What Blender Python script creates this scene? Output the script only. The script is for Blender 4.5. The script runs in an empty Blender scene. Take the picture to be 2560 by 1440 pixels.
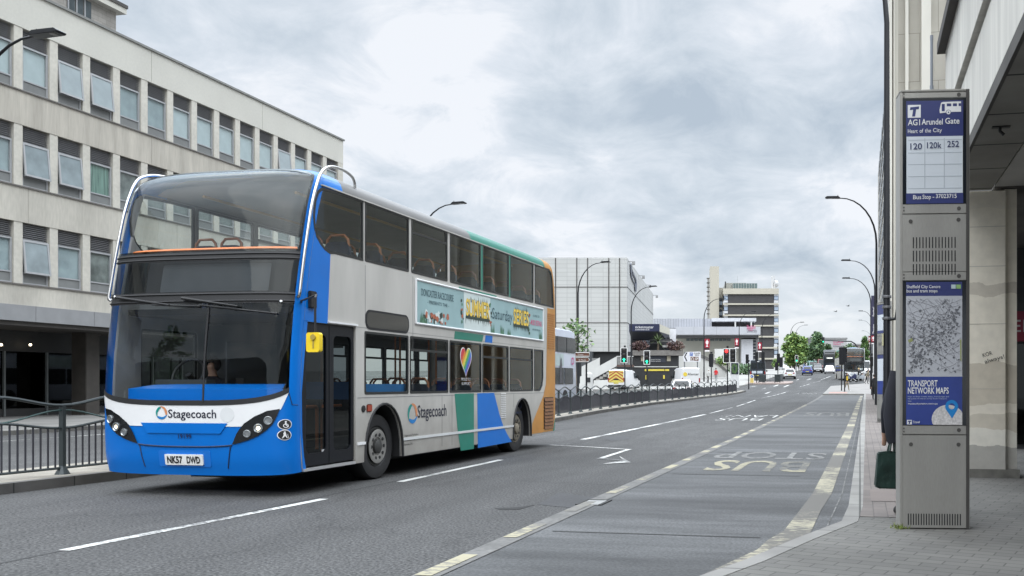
import bpy, bmesh, math, random
from math import sin, cos, tan, pi, radians, sqrt, atan2
from mathutils import Vector, Matrix
from mathutils.geometry import delaunay_2d_cdt
random.seed(7)
sc = bpy.context.scene
# ---------------------------------------------------------------- camera, sky, sun, exposure
FPX, CXP, HY, CAMH = 2306.0, 1700.0, 960.0, 1.42
TH = math.atan((2150 - CXP) / FPX)
CT, ST = cos(TH), sin(TH)
cam = bpy.data.cameras.new('camera')
cam.sensor_width = 36; cam.lens = FPX / 2560 * 36
cam.shift_x = (1280 - CXP) / 2560; cam.shift_y = (HY - 720) / 2560
cam.clip_end = 6000; cam.clip_start = 0.05
cob = bpy.data.objects.new('camera', cam); sc.collection.objects.link(cob)
cob.location = (0, 0, CAMH); cob.rotation_euler = (pi / 2, 0, TH)
sc.camera = cob
SUN_EL, SUN_AZ = radians(55), radians(176)
world = bpy.data.worlds.new('World'); sc.world = world; world.use_nodes = True
nt = world.node_tree; N = nt.nodes; L = nt.links
for n in list(N): N.remove(n)
def wn(t, **k):
    n = N.new(t)
    for a, b in k.items():
        if isinstance(a, str) and hasattr(n, a): setattr(n, a, b)
    return n
def wmath(op, a, b=None, clamp=False):
    n = N.new('ShaderNodeMath'); n.operation = op; n.use_clamp = clamp
    for i, s in enumerate((a, b)):
        if s is None: continue
        if isinstance(s, (int, float)): n.inputs[i].default_value = s
        else: L.new(s, n.inputs[i])
    return n.outputs[0]
tcw = N.new('ShaderNodeTexCoord'); sx = N.new('ShaderNodeSeparateXYZ'); L.new(tcw.outputs['Generated'], sx.inputs[0])
zc = wmath('MAXIMUM', sx.outputs[2], 0.0)
den = wmath('ADD', zc, 0.34)
cx_ = wmath('DIVIDE', sx.outputs[0], den); cy_ = wmath('DIVIDE', sx.outputs[1], den)
cmb = N.new('ShaderNodeCombineXYZ'); L.new(cx_, cmb.inputs[0]); L.new(cy_, cmb.inputs[1])
def cloudnoise(scale, detail, off, rough=.55, dist=0.4):
    mp = N.new('ShaderNodeMapping'); mp.inputs['Location'].default_value = off; L.new(cmb.outputs[0], mp.inputs[0])
    n = N.new('ShaderNodeTexNoise'); n.inputs['Scale'].default_value = scale; n.inputs['Detail'].default_value = detail
    n.inputs['Roughness'].default_value = rough; n.inputs['Distortion'].default_value = dist
    L.new(mp.outputs[0], n.inputs[0]); return n.outputs[0]
n1 = cloudnoise(2.1, 8, (3.3, 1.2, 0), .52, .15); n2 = cloudnoise(5.5, 8, (9.1, 4.0, 2), .62, .5)
mixn = wmath('ADD', wmath('MULTIPLY', n1, .60), wmath('MULTIPLY', n2, .40))
cr = N.new('ShaderNodeValToRGB'); L.new(mixn, cr.inputs[0])
e = cr.color_ramp.elements
e[0].position = .37; e[0].color = (.47, .55, .64, 1)
e[1].position = .575; e[1].color = (.88, .91, .96, 1)
m_ = e.new(.465); m_.color = (.63, .70, .775, 1)
m_ = e.new(.525); m_.color = (.745, .80, .87, 1)
# paler towards the horizon, brighter overhead (standard overcast luminance)
hor = N.new('ShaderNodeMapRange'); hor.interpolation_type = 'SMOOTHSTEP'
L.new(zc, hor.inputs[0]); hor.inputs[1].default_value = 0.0; hor.inputs[2].default_value = .15; hor.inputs[3].default_value = .6; hor.inputs[4].default_value = 0
mh = N.new('ShaderNodeMix'); mh.data_type = 'RGBA'; L.new(hor.outputs[0], mh.inputs[0]); L.new(cr.outputs[0], mh.inputs[6]); mh.inputs[7].default_value = (.84, .875, .89, 1)
zen = N.new('ShaderNodeMapRange'); zen.interpolation_type = 'SMOOTHSTEP'
L.new(zc, zen.inputs[0]); zen.inputs[1].default_value = .38; zen.inputs[2].default_value = .75; zen.inputs[3].default_value = 1.0; zen.inputs[4].default_value = 5.6
bg2 = N.new('ShaderNodeBackground'); L.new(mh.outputs[2], bg2.inputs[0]); L.new(zen.outputs[0], bg2.inputs[1])
sky = N.new('ShaderNodeTexSky'); sky.sky_type = 'NISHITA'; sky.sun_disc = False
sky.sun_elevation = SUN_EL; sky.sun_rotation = SUN_AZ; sky.dust_density = 2.0
bg1 = N.new('ShaderNodeBackground'); L.new(sky.outputs[0], bg1.inputs[0]); bg1.inputs[1].default_value = 0.1
mxs = N.new('ShaderNodeMixShader'); mxs.inputs[0].default_value = .93
L.new(bg1.outputs[0], mxs.inputs[1]); L.new(bg2.outputs[0], mxs.inputs[2])
wo = N.new('ShaderNodeOutputWorld'); L.new(mxs.outputs[0], wo.inputs[0])
sun = bpy.data.lights.new('sun', 'SUN'); sun.energy = 1.4; sun.angle = radians(75); sun.color = (1, .96, .9)
so = bpy.data.objects.new('sun', sun); sc.collection.objects.link(so)
sd = Vector((sin(SUN_AZ) * cos(SUN_EL), cos(SUN_AZ) * cos(SUN_EL), sin(SUN_EL)))
so.rotation_euler = sd.to_track_quat('Z', 'Y').to_euler(); so.location = (0, 0, 60)
vs = sc.view_settings; vs.view_transform = 'Standard'; vs.look = 'None'; vs.exposure = 0.09; vs.gamma = 1
sc.cycles.max_bounces = 10; sc.cycles.transparent_max_bounces = 24

# ---------------------------------------------------------------- materials
MC = {}
def M(name, col, rough=.6, metal=0., var=.10, scale=3., bump=0., bscale=40., stretch=(1, 1, 1), coat=0., spec=.5, emit=0., fine=0., fscale=60., ramp=None):
    if name in MC: return MC[name]
    m = bpy.data.materials.new(name); m.use_nodes = True; t = m.node_tree; n = t.nodes; l = t.links
    b = n['Principled BSDF']; b.inputs['Roughness'].default_value = rough; b.inputs['Metallic'].default_value = metal
    b.inputs['Specular IOR Level'].default_value = spec
    if coat: b.inputs['Coat Weight'].default_value = coat; b.inputs['Coat Roughness'].default_value = .08
    c4 = tuple(col) + (1,)
    b.inputs['Base Color'].default_value = c4
    if var or bump or fine:
        tc = n.new('ShaderNodeTexCoord'); mp = n.new('ShaderNodeMapping'); mp.inputs['Scale'].default_value = stretch
        l.new(tc.outputs['Object'], mp.inputs[0])
        cur = None
        def layer(sc_, amt, cur, det):
            nz = n.new('ShaderNodeTexNoise'); nz.inputs['Scale'].default_value = sc_; nz.inputs['Detail'].default_value = det
            l.new(mp.outputs[0], nz.inputs[0])
            mr = n.new('ShaderNodeMapRange'); l.new(nz.outputs[0], mr.inputs[0])
            mr.inputs[1].default_value = .3; mr.inputs[2].default_value = .7; mr.inputs[3].default_value = 1 - amt; mr.inputs[4].default_value = 1 + amt
            vm = n.new('ShaderNodeVectorMath'); vm.operation = 'SCALE'
            if cur is None: vm.inputs[0].default_value = col
            else: l.new(cur, vm.inputs[0])
            l.new(mr.outputs[0], vm.inputs['Scale']); return vm.outputs[0]
        if var: cur = layer(scale, var, cur, 6)
        if fine: cur = layer(fscale, fine, cur, 2)
        if cur: l.new(cur, b.inputs['Base Color'])
        if bump:
            nz = n.new('ShaderNodeTexNoise'); nz.inputs['Scale'].default_value = bscale; nz.inputs['Detail'].default_value = 4
            l.new(mp.outputs[0], nz.inputs[0]); bp = n.new('ShaderNodeBump'); bp.inputs['Strength'].default_value = bump; bp.inputs['Distance'].default_value = .02
            l.new(nz.outputs[0], bp.inputs['Height']); l.new(bp.outputs[0], b.inputs['Normal'])
    if emit: b.inputs['Emission Color'].default_value = c4; b.inputs['Emission Strength'].default_value = emit
    MC[name] = m; return m
def glass(name, tint=(.6, .63, .62), ior=1.45, rough=.02):
    if name in MC: return MC[name]
    m = bpy.data.materials.new(name); m.use_nodes = True; t = m.node_tree; n = t.nodes; l = t.links
    n.remove(n['Principled BSDF']); o = n['Material Output']
    tr = n.new('ShaderNodeBsdfTransparent'); tr.inputs[0].default_value = tuple(tint) + (1,)
    gl = n.new('ShaderNodeBsdfGlossy'); gl.inputs['Roughness'].default_value = rough; gl.inputs[0].default_value = (.9, .95, .95, 1)
    ge = n.new('ShaderNodeNewGeometry'); dt = n.new('ShaderNodeVectorMath'); dt.operation = 'DOT_PRODUCT'; l.new(ge.outputs['Normal'], dt.inputs[0]); l.new(ge.outputs['Incoming'], dt.inputs[1])
    def mt(op, a, b):
        k = n.new('ShaderNodeMath'); k.operation = op
        for i, s in enumerate((a, b)):
            if isinstance(s, (int, float)): k.inputs[i].default_value = s
            elif s is not None: l.new(s, k.inputs[i])
        return k.outputs[0]
    f0 = 1.1 * ((ior - 1) / (ior + 1)) ** 2
    fr = mt('ADD', mt('MULTIPLY', mt('POWER', mt('SUBTRACT', 1.0, mt('ABSOLUTE', dt.outputs['Value'], None)), 5.0), 1 - f0), f0)
    mx = n.new('ShaderNodeMixShader'); l.new(fr, mx.inputs[0]); l.new(tr.outputs[0], mx.inputs[1]); l.new(gl.outputs[0], mx.inputs[2])
    l.new(mx.outputs[0], o.inputs[0]); MC[name] = m; return m
def brickmat(name, c1, c2, mortar, scale, bw, bh, ms=.02, off=.5, rough=.8, axis='XY', bump=.3, var=.15, vscale=1.2, rot=0., wear=None):
    if name in MC: return MC[name]
    m = bpy.data.materials.new(name); m.use_nodes = True; t = m.node_tree; n = t.nodes; l = t.links
    b = n['Principled BSDF']; b.inputs['Roughness'].default_value = rough
    tc = n.new('ShaderNodeTexCoord'); sp = n.new('ShaderNodeSeparateXYZ'); l.new(tc.outputs['Object'], sp.inputs[0])
    cb = n.new('ShaderNodeCombineXYZ')
    l.new(sp.outputs['XYZ'.index(axis[0])], cb.inputs[0]); l.new(sp.outputs['XYZ'.index(axis[1])], cb.inputs[1])
    mp = n.new('ShaderNodeMapping'); mp.inputs['Rotation'].default_value = (0, 0, rot); l.new(cb.outputs[0], mp.inputs[0])
    br = n.new('ShaderNodeTexBrick'); l.new(mp.outputs[0], br.inputs[0])
    br.offset = off; br.inputs['Scale'].default_value = scale; br.inputs['Brick Width'].default_value = bw; br.inputs['Row Height'].default_value = bh
    br.inputs['Mortar Size'].default_value = ms; br.inputs['Mortar Smooth'].default_value = .2
    br.inputs['Color1'].default_value = tuple(c1) + (1,); br.inputs['Color2'].default_value = tuple(c2) + (1,); br.inputs['Mortar'].default_value = tuple(mortar) + (1,)
    nz = n.new('ShaderNodeTexNoise'); nz.inputs['Scale'].default_value = vscale; nz.inputs['Detail'].default_value = 6; l.new(tc.outputs['Object'], nz.inputs[0])
    mr = n.new('ShaderNodeMapRange'); l.new(nz.outputs[0], mr.inputs[0]); mr.inputs[1].default_value = .3; mr.inputs[2].default_value = .7; mr.inputs[3].default_value = 1 - var; mr.inputs[4].default_value = 1 + var
    vm = n.new('ShaderNodeVectorMath'); vm.operation = 'SCALE'; l.new(br.outputs[0], vm.inputs[0]); l.new(mr.outputs[0], vm.inputs['Scale'])
    l.new(vm.outputs[0], b.inputs['Base Color'])
    if bump:
        bp = n.new('ShaderNodeBump'); bp.inputs['Strength'].default_value = bump; bp.inputs['Distance'].default_value = .01; bp.invert = True
        l.new(br.outputs['Fac'], bp.inputs['Height']); l.new(bp.outputs[0], b.inputs['Normal'])
    MC[name] = m; return m

# ---------------------------------------------------------------- mesh helpers
class MB:
    def __init__(s): s.v = []; s.f = []; s.m = []
    def add(s, vs_, fs, mi=0):
        o = len(s.v); s.v += [tuple(p) for p in vs_]
        for f in fs: s.f.append(tuple(i + o for i in f)); s.m.append(mi)
        return s
    def box(s, x0, x1, y0, y1, z0, z1, mi=0):
        return s.add([(x0, y0, z0), (x1, y0, z0), (x1, y1, z0), (x0, y1, z0), (x0, y0, z1), (x1, y0, z1), (x1, y1, z1), (x0, y1, z1)],
                     [(3, 2, 1, 0), (4, 5, 6, 7), (0, 1, 5, 4), (1, 2, 6, 5), (2, 3, 7, 6), (3, 0, 4, 7)], mi)
    def tube(s, pts, r, n=8, mi=0, cap=True, sq=1.0):
        pts = [Vector(p) for p in pts]; k = len(pts)
        rs = r if isinstance(r, (list, tuple)) else [r] * k
        t0 = (pts[1] - pts[0]).normalized(); a = Vector((0, 0, 1)) if abs(t0.z) < .9 else Vector((1, 0, 0))
        nn = t0.cross(a).normalized(); V = []; F = []
        for i, p in enumerate(pts):
            t = (pts[min(i + 1, k - 1)] - pts[max(i - 1, 0)]).normalized()
            nn = (nn - t * nn.dot(t)).normalized(); b = t.cross(nn)
            for j in range(n):
                q = 2 * pi * j / n; V.append(p + nn * cos(q) * rs[i] + b * sin(q) * rs[i] * sq)
        for i in range(k - 1):
            for j in range(n): F.append((i * n + j, i * n + (j + 1) % n, (i + 1) * n + (j + 1) % n, (i + 1) * n + j))
        if cap: F.append(tuple(range(n - 1, -1, -1))); F.append(tuple((k - 1) * n + j for j in range(n)))
        return s.add(V, F, mi)
    def cyl(s, p0, p1, r, r2=None, n=12, mi=0): return s.tube([p0, p1], [r, r if r2 is None else r2], n, mi)
    def lathe(s, prof, c=(0, 0, 0), axis='Z', n=24, mi=0):
        V = []; F = []
        for (r, h) in prof:
            for j in range(n):
                q = 2 * pi * j / n; a, b = r * cos(q), r * sin(q)
                V.append({'Z': (c[0] + a, c[1] + b, c[2] + h), 'X': (c[0] + h, c[1] + a, c[2] + b), 'Y': (c[0] + a, c[1] + h, c[2] + b)}[axis])
        for i in range(len(prof) - 1):
            for j in range(n): F.append((i * n + j, i * n + (j + 1) % n, (i + 1) * n + (j + 1) % n, (i + 1) * n + j))
        if prof[0][0] > 0: F.append(tuple(range(n - 1, -1, -1)))
        if prof[-1][0] > 0: F.append(tuple((len(prof) - 1) * n + j for j in range(n)))
        return s.add(V, F, mi)
    def ball(s, c, rx, ry=None, rz=None, n=12, mi=0):
        ry = ry or rx; rz = rz or rx; V = []; F = []; m = n // 2
        for i in range(m + 1):
            a = -pi / 2 + pi * i / m
            for j in range(n): V.append((c[0] + rx * cos(a) * cos(2 * pi * j / n), c[1] + ry * cos(a) * sin(2 * pi * j / n), c[2] + rz * sin(a)))
        for i in range(m):
            for j in range(n): F.append((i * n + j, i * n + (j + 1) % n, (i + 1) * n + (j + 1) % n, (i + 1) * n + j))
        return s.add(V, F, mi)
    def prism(s, poly, d0, d1, fn, mi=0):
        k = len(poly); V = [fn(a, b, d0) for a, b in poly] + [fn(a, b, d1) for a, b in poly]
        return s.add(V, [tuple(range(k - 1, -1, -1)), tuple(range(k, 2 * k))] + [(i, (i + 1) % k, k + (i + 1) % k, k + i) for i in range(k)], mi)
    def plate(s, loops, d0, d1, fn, mi=0, cutx=None, cuty=None):
        V, F = fill2d(loops, cutx, cuty)
        s.add([fn(a, b, d1) for a, b in V], F, mi)
        if d0 is not None:
            s.add([fn(a, b, d0) for a, b in V], [tuple(reversed(f)) for f in F], mi)
            for lp in loops:
                k = len(lp); s.add([fn(a, b, d0) for a, b in lp] + [fn(a, b, d1) for a, b in lp], [(i, (i + 1) % k, k + (i + 1) % k, k + i) for i in range(k)], mi)
        return s
    def build(s, name, mats, parent=None, bevel=0., smooth=35, loc=None):
        me = bpy.data.meshes.new(name); me.from_pydata(s.v, [], s.f)
        if not isinstance(mats, (list, tuple)): mats = [mats]
        for m in mats: me.materials.append(m)
        me.polygons.foreach_set('material_index', s.m)
        bm = bmesh.new(); bm.from_mesh(me)
        bmesh.ops.recalc_face_normals(bm, faces=bm.faces)
        if bevel:
            ed = [e_ for e_ in bm.edges if len(e_.link_faces) == 2 and e_.calc_face_angle(0) > .6]
            bmesh.ops.bevel(bm, geom=ed, offset=bevel, segments=2, affect='EDGES', clamp_overlap=True)
        bm.to_mesh(me); bm.free()
        if smooth:
            me.polygons.foreach_set('use_smooth', [True] * len(me.polygons)); me.set_sharp_from_angle(angle=radians(smooth))
        me.update()
        o = bpy.data.objects.new(name, me); sc.collection.objects.link(o)
        if parent: o.parent = parent
        if loc: o.location = loc
        return o
def fill2d(loops, cutx=None, cuty=None):
    pts = []; ed = []
    for lp in loops:
        o = len(pts); k = len(lp); pts += [Vector((a, b)) for a, b in lp]; ed += [(o + i, o + (i + 1) % k) for i in range(k)]
    vo, _, fo, _, _, _ = delaunay_2d_cdt(pts, ed, [], 0, 1e-6)
    def odd(x, y):
        c = False
        for lp in loops:
            for i in range(len(lp)):
                (x0, y0), (x1, y1) = lp[i - 1], lp[i]
                if (y0 > y) != (y1 > y) and x < (x1 - x0) * (y - y0) / (y1 - y0) + x0: c = not c
        return c
    fo = [f for f in fo if odd(sum(vo[i].x for i in f) / 3, sum(vo[i].y for i in f) / 3)]
    V = [(v.x, v.y) for v in vo]; F = [tuple(f) for f in fo]
    if not (cutx or cuty): return V, F
    bm = bmesh.new(); bv = [bm.verts.new((a, b, 0)) for a, b in V]
    for f in F: bm.faces.new([bv[i] for i in f])
    for ax, cuts in ((0, cutx), (1, cuty)):
        for c in cuts or []:
            co = [0, 0, 0]; co[ax] = c; no = [0, 0, 0]; no[ax] = 1
            bmesh.ops.bisect_plane(bm, geom=bm.verts[:] + bm.edges[:] + bm.faces[:], plane_co=co, plane_no=no, dist=1e-6)
    bm.verts.index_update()
    V = [(v.co.x, v.co.y) for v in bm.verts]; F = [tuple(v.index for v in f.verts) for f in bm.faces]; bm.free()
    return V, F
def textm(body, size, bold=0., align='CENTER', sx=1.0, space=1.0):
    cu = bpy.data.curves.new('tmp', 'FONT'); cu.body = body; cu.size = size; cu.align_x = align; cu.offset = bold * size; cu.space_character = space; cu.space_line = .9
    cu.resolution_u = 3
    ob = bpy.data.objects.new('tmp', cu); me = bpy.data.meshes.new_from_object(ob)
    V = [(v.co.x * sx, v.co.y) for v in me.vertices]; F = [tuple(p.vertices) for p in me.polygons]
    bpy.data.objects.remove(ob); bpy.data.curves.remove(cu); bpy.data.meshes.remove(me)
    return V, F
def fittext(mb, body, a0, a1, b0, height, fn, d, mi=0, bold=.012, space=1.0):
    """text whose inked box runs a0..a1 and stands 'height' tall on baseline b0"""
    V, F = textm(body, 1.0, bold, 'LEFT', 1.0, space)
    if not V: return
    x0 = min(v[0] for v in V); x1 = max(v[0] for v in V); kx = (a1 - a0) / (x1 - x0); kz = height / .7
    mb.add([fn(a0 + (v[0] - x0) * kx, b0 + v[1] * kz, d) for v in V], F, mi)
def thing(name, label, cat, loc=(0, 0, 0), rz=0., group=None):
    o = bpy.data.objects.new(name, None); sc.collection.objects.link(o); o.empty_display_size = .2
    o.location = loc; o.rotation_euler = (0, 0, rz); return tag(o, label, cat, group)
def tag(o, label, cat, group=None):
    o['label'] = label; o['category'] = cat
    if group: o['group'] = group
    return o
def struct(o, kind='structure'): o['kind'] = kind; return o
def dup(root, loc, rz, label, group=None):
    r = root.copy(); sc.collection.objects.link(r); r.location = loc; r.rotation_euler = (0, 0, rz); r['label'] = label
    if group: r['group'] = group
    for ch in list(root.children):
        c = ch.copy(); sc.collection.objects.link(c); c.parent = r
        for g in ch.children:
            d = g.copy(); sc.collection.objects.link(d); d.parent = c
    return r
def smoothpts(pts, n=5):
    pts = [Vector(p) for p in pts]; out = []
    for i in range(len(pts) - 1):
        p0, p1, p2, p3 = pts[max(0, i - 1)], pts[i], pts[i + 1], pts[min(len(pts) - 1, i + 2)]
        for k in range(n):
            t = k / n; out.append(.5 * (2 * p1 + (p2 - p0) * t + (2 * p0 - 5 * p1 + 4 * p2 - p3) * t * t + (3 * p1 - p0 - 3 * p2 + p3) * t ** 3))
    return out + [pts[-1]]
def circ(cx, cy, r, n=24, ry=None): return [(cx + r * cos(2 * pi * i / n), cy + (ry or r) * sin(2 * pi * i / n)) for i in range(n)]
def rrect(x0, x1, y0, y1, r, n=5):
    out = []
    for cx, cy, a in ((x1 - r, y1 - r, 0), (x0 + r, y1 - r, 90), (x0 + r, y0 + r, 180), (x1 - r, y0 + r, 270)):
        for i in range(n + 1):
            q = radians(a + 90 * i / n); out.append((cx + r * cos(q), cy + r * sin(q)))
    return out
def lerp(tab, x):
    if x <= tab[0][0]: return tab[0][1]
    for (x0, y0), (x1, y1) in zip(tab, tab[1:]):
        if x <= x1: return y0 + (y1 - y0) * (x - x0) / (x1 - x0)
    return tab[-1][1]
# ---------------------------------------------------------------- site: x across the road, y along it, z up
HT = [(-80, 0), (22, 0), (40, .07), (60, .19), (80, .42), (100, 1.0), (120, 1.72), (150, 2.85), (200, 4.3), (300, 6.2), (600, 9), (4000, 12)]
def h(v):     # the road climbs gently beyond the junction
    return (lerp(HT, v - 6) + lerp(HT, v) + lerp(HT, v + 6)) / 3
def P(px, py, Z):
    X = (px - CXP) / FPX * Z; return Vector((X * CT - Z * ST, X * ST + Z * CT, CAMH + (HY - py) / FPX * Z))
def G(px, py, off=0.):
    Z = 4.0; last = 4.0
    while Z < 900:
        p = P(px, py, Z)
        if p.z < h(p.y) + off:
            a, b = last, Z
            for _ in range(30):
                m = (a + b) / 2; p = P(px, py, m)
                if p.z < h(p.y) + off: b = m
                else: a = m
            return P(px, py, b)
        last = Z; Z *= 1.01
    return P(px, py, 300)
def U(px, py, u): return P(px, py, u * FPX / (CT * (px - 2150)))
def onground(px, Z, off=0.):
    p = P(px, HY, Z); p.z = h(p.y) + off; return p
# ---------------------------------------------------------------- the double-decker bus
blue = M('bus_blue', (.0, .135, .50), .35, var=.06, scale=1.5, coat=.08, spec=.3)
blued = M('bus_blue_dark', (.004, .145, .54), .32, var=.06, coat=.4)
white = M('bus_white', (.72, .72, .72), .35, var=.04, coat=.3)
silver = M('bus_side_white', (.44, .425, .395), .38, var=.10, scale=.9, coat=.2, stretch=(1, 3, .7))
def grime(m, z0, z1, col, amt):
    t = m.node_tree; n = t.nodes; l = t.links; b = n['Principled BSDF']; src = b.inputs['Base Color'].links[0].from_socket
    tc = n.new('ShaderNodeTexCoord'); sp = n.new('ShaderNodeSeparateXYZ'); l.new(tc.outputs['Object'], sp.inputs[0])
    z = n.new('ShaderNodeTexNoise'); z.inputs['Scale'].default_value = 3.5; z.inputs['Detail'].default_value = 7; l.new(tc.outputs['Object'], z.inputs[0])
    a = n.new('ShaderNodeMath'); a.operation = 'MULTIPLY_ADD'; l.new(z.outputs[0], a.inputs[0]); a.inputs[1].default_value = .9; l.new(sp.outputs[2], a.inputs[2])
    r = n.new('ShaderNodeMapRange'); l.new(a.outputs[0], r.inputs[0]); r.inputs[1].default_value = z0 + .45; r.inputs[2].default_value = z1 + .45; r.inputs[3].default_value = amt; r.inputs[4].default_value = 0
    mx = n.new('ShaderNodeMix'); mx.data_type = 'RGBA'; l.new(r.outputs[0], mx.inputs[0]); l.new(src, mx.inputs[6]); mx.inputs[7].default_value = tuple(col) + (1,); l.new(mx.outputs[2], b.inputs['Base Color'])
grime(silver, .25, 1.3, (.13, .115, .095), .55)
green = M('bus_green', (.0, .165, .115), .35, var=.06, coat=.3)
orange = M('bus_orange', (.45, .20, .032), .4, var=.14, scale=2, coat=.2)
black = M('gloss_black', (.008, .009, .010), .12, var=0, coat=.5)
rubber = M('rubber_black', (.014, .014, .015), .65, var=.2)
mblack = M('matt_black', (.012, .012, .013), .55, var=.1)
chrome = M('chrome', (.52, .52, .52), .18, 1, var=0)
alu = M('aluminium', (.62, .62, .62), .35, .7, var=.05)
wglass = glass('windscreen_glass', (.93, .95, .95), 1.5)
sglass = glass('side_glass', (.70, .74, .72), 1.5)
dglass = glass('door_glass', (.16, .18, .19), 1.4)
liner = M('interior_grey', (.24, .24, .235), .6, var=.08)
dark_in = M('interior_dark', (.025, .025, .028), .7, var=.1)
seatm = M('seat_moquette', (.018, .024, .05), .85, var=.4, scale=18)
seato = M('seat_rail_orange', (.36, .12, .04), .4, var=.05)
railo = M('handrail_orange', (.75, .20, .04), .35, var=.05)
BW, BL = 1.38, 9.97
BX, BY = -6.97 - BW, 10.56
bus = thing('double_decker_bus', 'blue, white and orange double decker bus driving towards us beside the median', 'bus', (BX, BY, 0))
def S(px, py):      # pixel on the door side of the bus -> (along, up)
    p = U(px, py, -6.97); return (p.y - BY, p.z)
RK = [(.26, .07), (.45, .02), (.8, 0), (1.3, 0), (1.8, .03), (2.2, .08), (2.5, .12), (3.05, .23), (3.4, .31), (3.7, .39), (3.95, .48), (4.1, .56), (4.2, .66), (4.28, .82), (4.34, 1.02), (4.38, 1.3), (4.40, 1.7)]
zr = lambda z: z if z < 4.04 else 4.04 + (z - 4.04) * 1.44
WT = [(0, BW - .03), (.5, BW), (4.04, BW), (4.10, BW - .010), (4.16, BW - .035), (4.23, BW - .10), (4.30, BW - .26), (4.36, BW - .66), (4.385, BW - .95), (4.40, .25)]
NT = [(0, .37), (3.4, .37), (4.0, .40), (4.4, .45)]
RE = [(0, BL - .04), (.6, BL), (3.0, BL), (3.6, BL - .05), (3.9, BL - .13), (4.06, BL - .22), (4.21, BL - .36), (4.30, BL - .52), (4.36, BL - .8), (4.40, BL - 1.4)]
def rk(z): return (lerp(RK, z - .06) + lerp(RK, z) + lerp(RK, z + .06)) / 3
def hw(z): return lerp(WT, z)
NE = 3.0
def FR(q, z, off=0.):      # front surface: q in -1..1 across (nearside +1), z up
    w, nn = hw(z), lerp(NT, z)
    def pt(q):
        f = q * pi / 2; return Vector((math.copysign(w * abs(sin(f)) ** (2 / NE), f), rk(z) - nn * abs(cos(f)) ** (2 / NE), z))
    p = pt(q)
    if off:
        a, b = pt(max(-1, q - .01)), pt(min(1, q + .01)); t = b - a
        p = p + Vector((t.y, -t.x, 0)).normalized() * off
    return p
def FQ(px, py):            # pixel on the bus front -> (q, z)
    def g(Z):
        p = P(px, py, Z); x, y, z = p.x - BX, p.y - BY, p.z
        w = hw(z); t = abs(x) / w
        if t >= 1: return -1, x, z
        return y - (rk(z) - lerp(NT, z) * (1 - t ** NE) ** (1 / NE)), x, z
    Z = 9.5
    while Z < 14:
        if g(Z)[0] > 0: break
        Z += .02
    a, b = Z - .02, Z
    for _ in range(25):
        m = (a + b) / 2
        if g(m)[0] > 0: b = m
        else: a = m
    _, x, z = g(b); t = min(.9999, abs(x) / hw(z))
    return (math.copysign(math.asin(t ** (NE / 2)) / (pi / 2), x), z)
def FA(a, z): return math.copysign(math.asin(min(1, (abs(a) / hw(z))) ** (NE / 2)) / (pi / 2), a)    # lateral metres -> q
def FM(a, z, d): return FR(FA(a, z), z, d)
QC = [i / 30 for i in range(-29, 30)]
ZC = [i * .08 for i in range(4, 54)] + [4.27, 4.29, 4.31, 4.33, 4.35]
def fpatch(name, loops, mat, off=0., parent=bus, th=None):
    return MB().plate(loops, None if th is None else off - th, off, lambda a, b, d: FR(a, b, d), 0, QC, ZC).build(name, mat, parent, smooth=60)
def fpx(pts): return [FQ(*p) for p in pts]
def mirror(r):     # right-hand half contour (centre -> edge ...) closed by its mirror image
    return r + [(-q, z) for q, z in reversed(r)]
# windscreen lower edge ("smile")
def smile(q): return 1.185 + .27 * abs(q) ** 2.2
EQ = .80          # glazing edge
nq = 14
lowq = [EQ * i / nq for i in range(nq + 1)]
ZT = 4.29
def arch(q): return ZT - .10 * abs(q / EQ) ** 4
glaz = mirror([(q, smile(q)) for q in lowq] + [(EQ, 1.9), (EQ, 2.5), (EQ, 3.0), (EQ, 3.5), (EQ, 3.9)] + [(EQ * i / nq, arch(EQ * i / nq)) for i in range(nq, -1, -1)])
bodyb = [(-1 + i / 20, .27 - .0 + .03 * abs(-1 + i / 20) ** 2) for i in range(41)] + [(1, 4.36)] + [(-1, 4.36)]
fpatch('front_panel', [bodyb, glaz], blue)
def band(z0, z1, q0=-EQ, q1=EQ, n=24): return [(q0 + (q1 - q0) * i / n, z0(q0 + (q1 - q0) * i / n)) for i in range(n + 1)] + [(q1 + (q0 - q1) * i / n, z1(q1 + (q0 - q1) * i / n)) for i in range(n + 1)]
k_ = lambda z: (lambda q: z)
lw = fpatch('windscreen', [band(smile, k_(2.47))], wglass, .004)
fpatch('windscreen_seal', [band(lambda q: smile(q) - .035, lambda q: smile(q) + .03)], rubber, .010, lw)
sl = MB(); sl.tube([FR(.06, z, .012) for z in (1.2, 1.6, 2.0, 2.44)], .012, 6); sl.build('centre_seal', rubber, lw)
uw = fpatch('upper_windscreen', [band(k_(3.09), arch)], wglass, .004)
ew = .035
fpatch('windscreen_border', [band(k_(3.09), arch), band(k_(3.14), lambda q: arch(q) - .05, -EQ + ew, EQ - ew)], glass('border_tint', (.16, .17, .175), 1.45), .008, uw)
blk = [band(k_(2.44), k_(2.585)), band(k_(2.995), k_(3.11))]
for b_ in blk: fpatch('front_trim_band', [b_], mblack, .010)
for zz in (2.47, 2.56, 3.02, 3.08):
    MB().tube([FR(q / 20, zz, .016) for q in range(-16, 17)], .010, 6).build('trim_bead', rubber, bus)
dp = fpatch('destination_screen', [band(k_(2.57), k_(3.0))], glass('dest_glass', (.45, .47, .48), 1.5), .004)
MB().plate([rrect(-.52, 1.02, 2.60, 2.96, .02)], None, -.06, lambda a, b, d: FM(a, b, d), 0, [i * .1 for i in range(-6, 11)]).build('display_blind', M('blind_grey', (.15, .155, .16), .7, var=.1), dp)
MB().plate([band(k_(2.5), k_(3.1), -.95, .95)], None, -.12, lambda a, b, d: FR(a, b, d), 0, QC).build('display_backing', mblack, dp)
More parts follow.
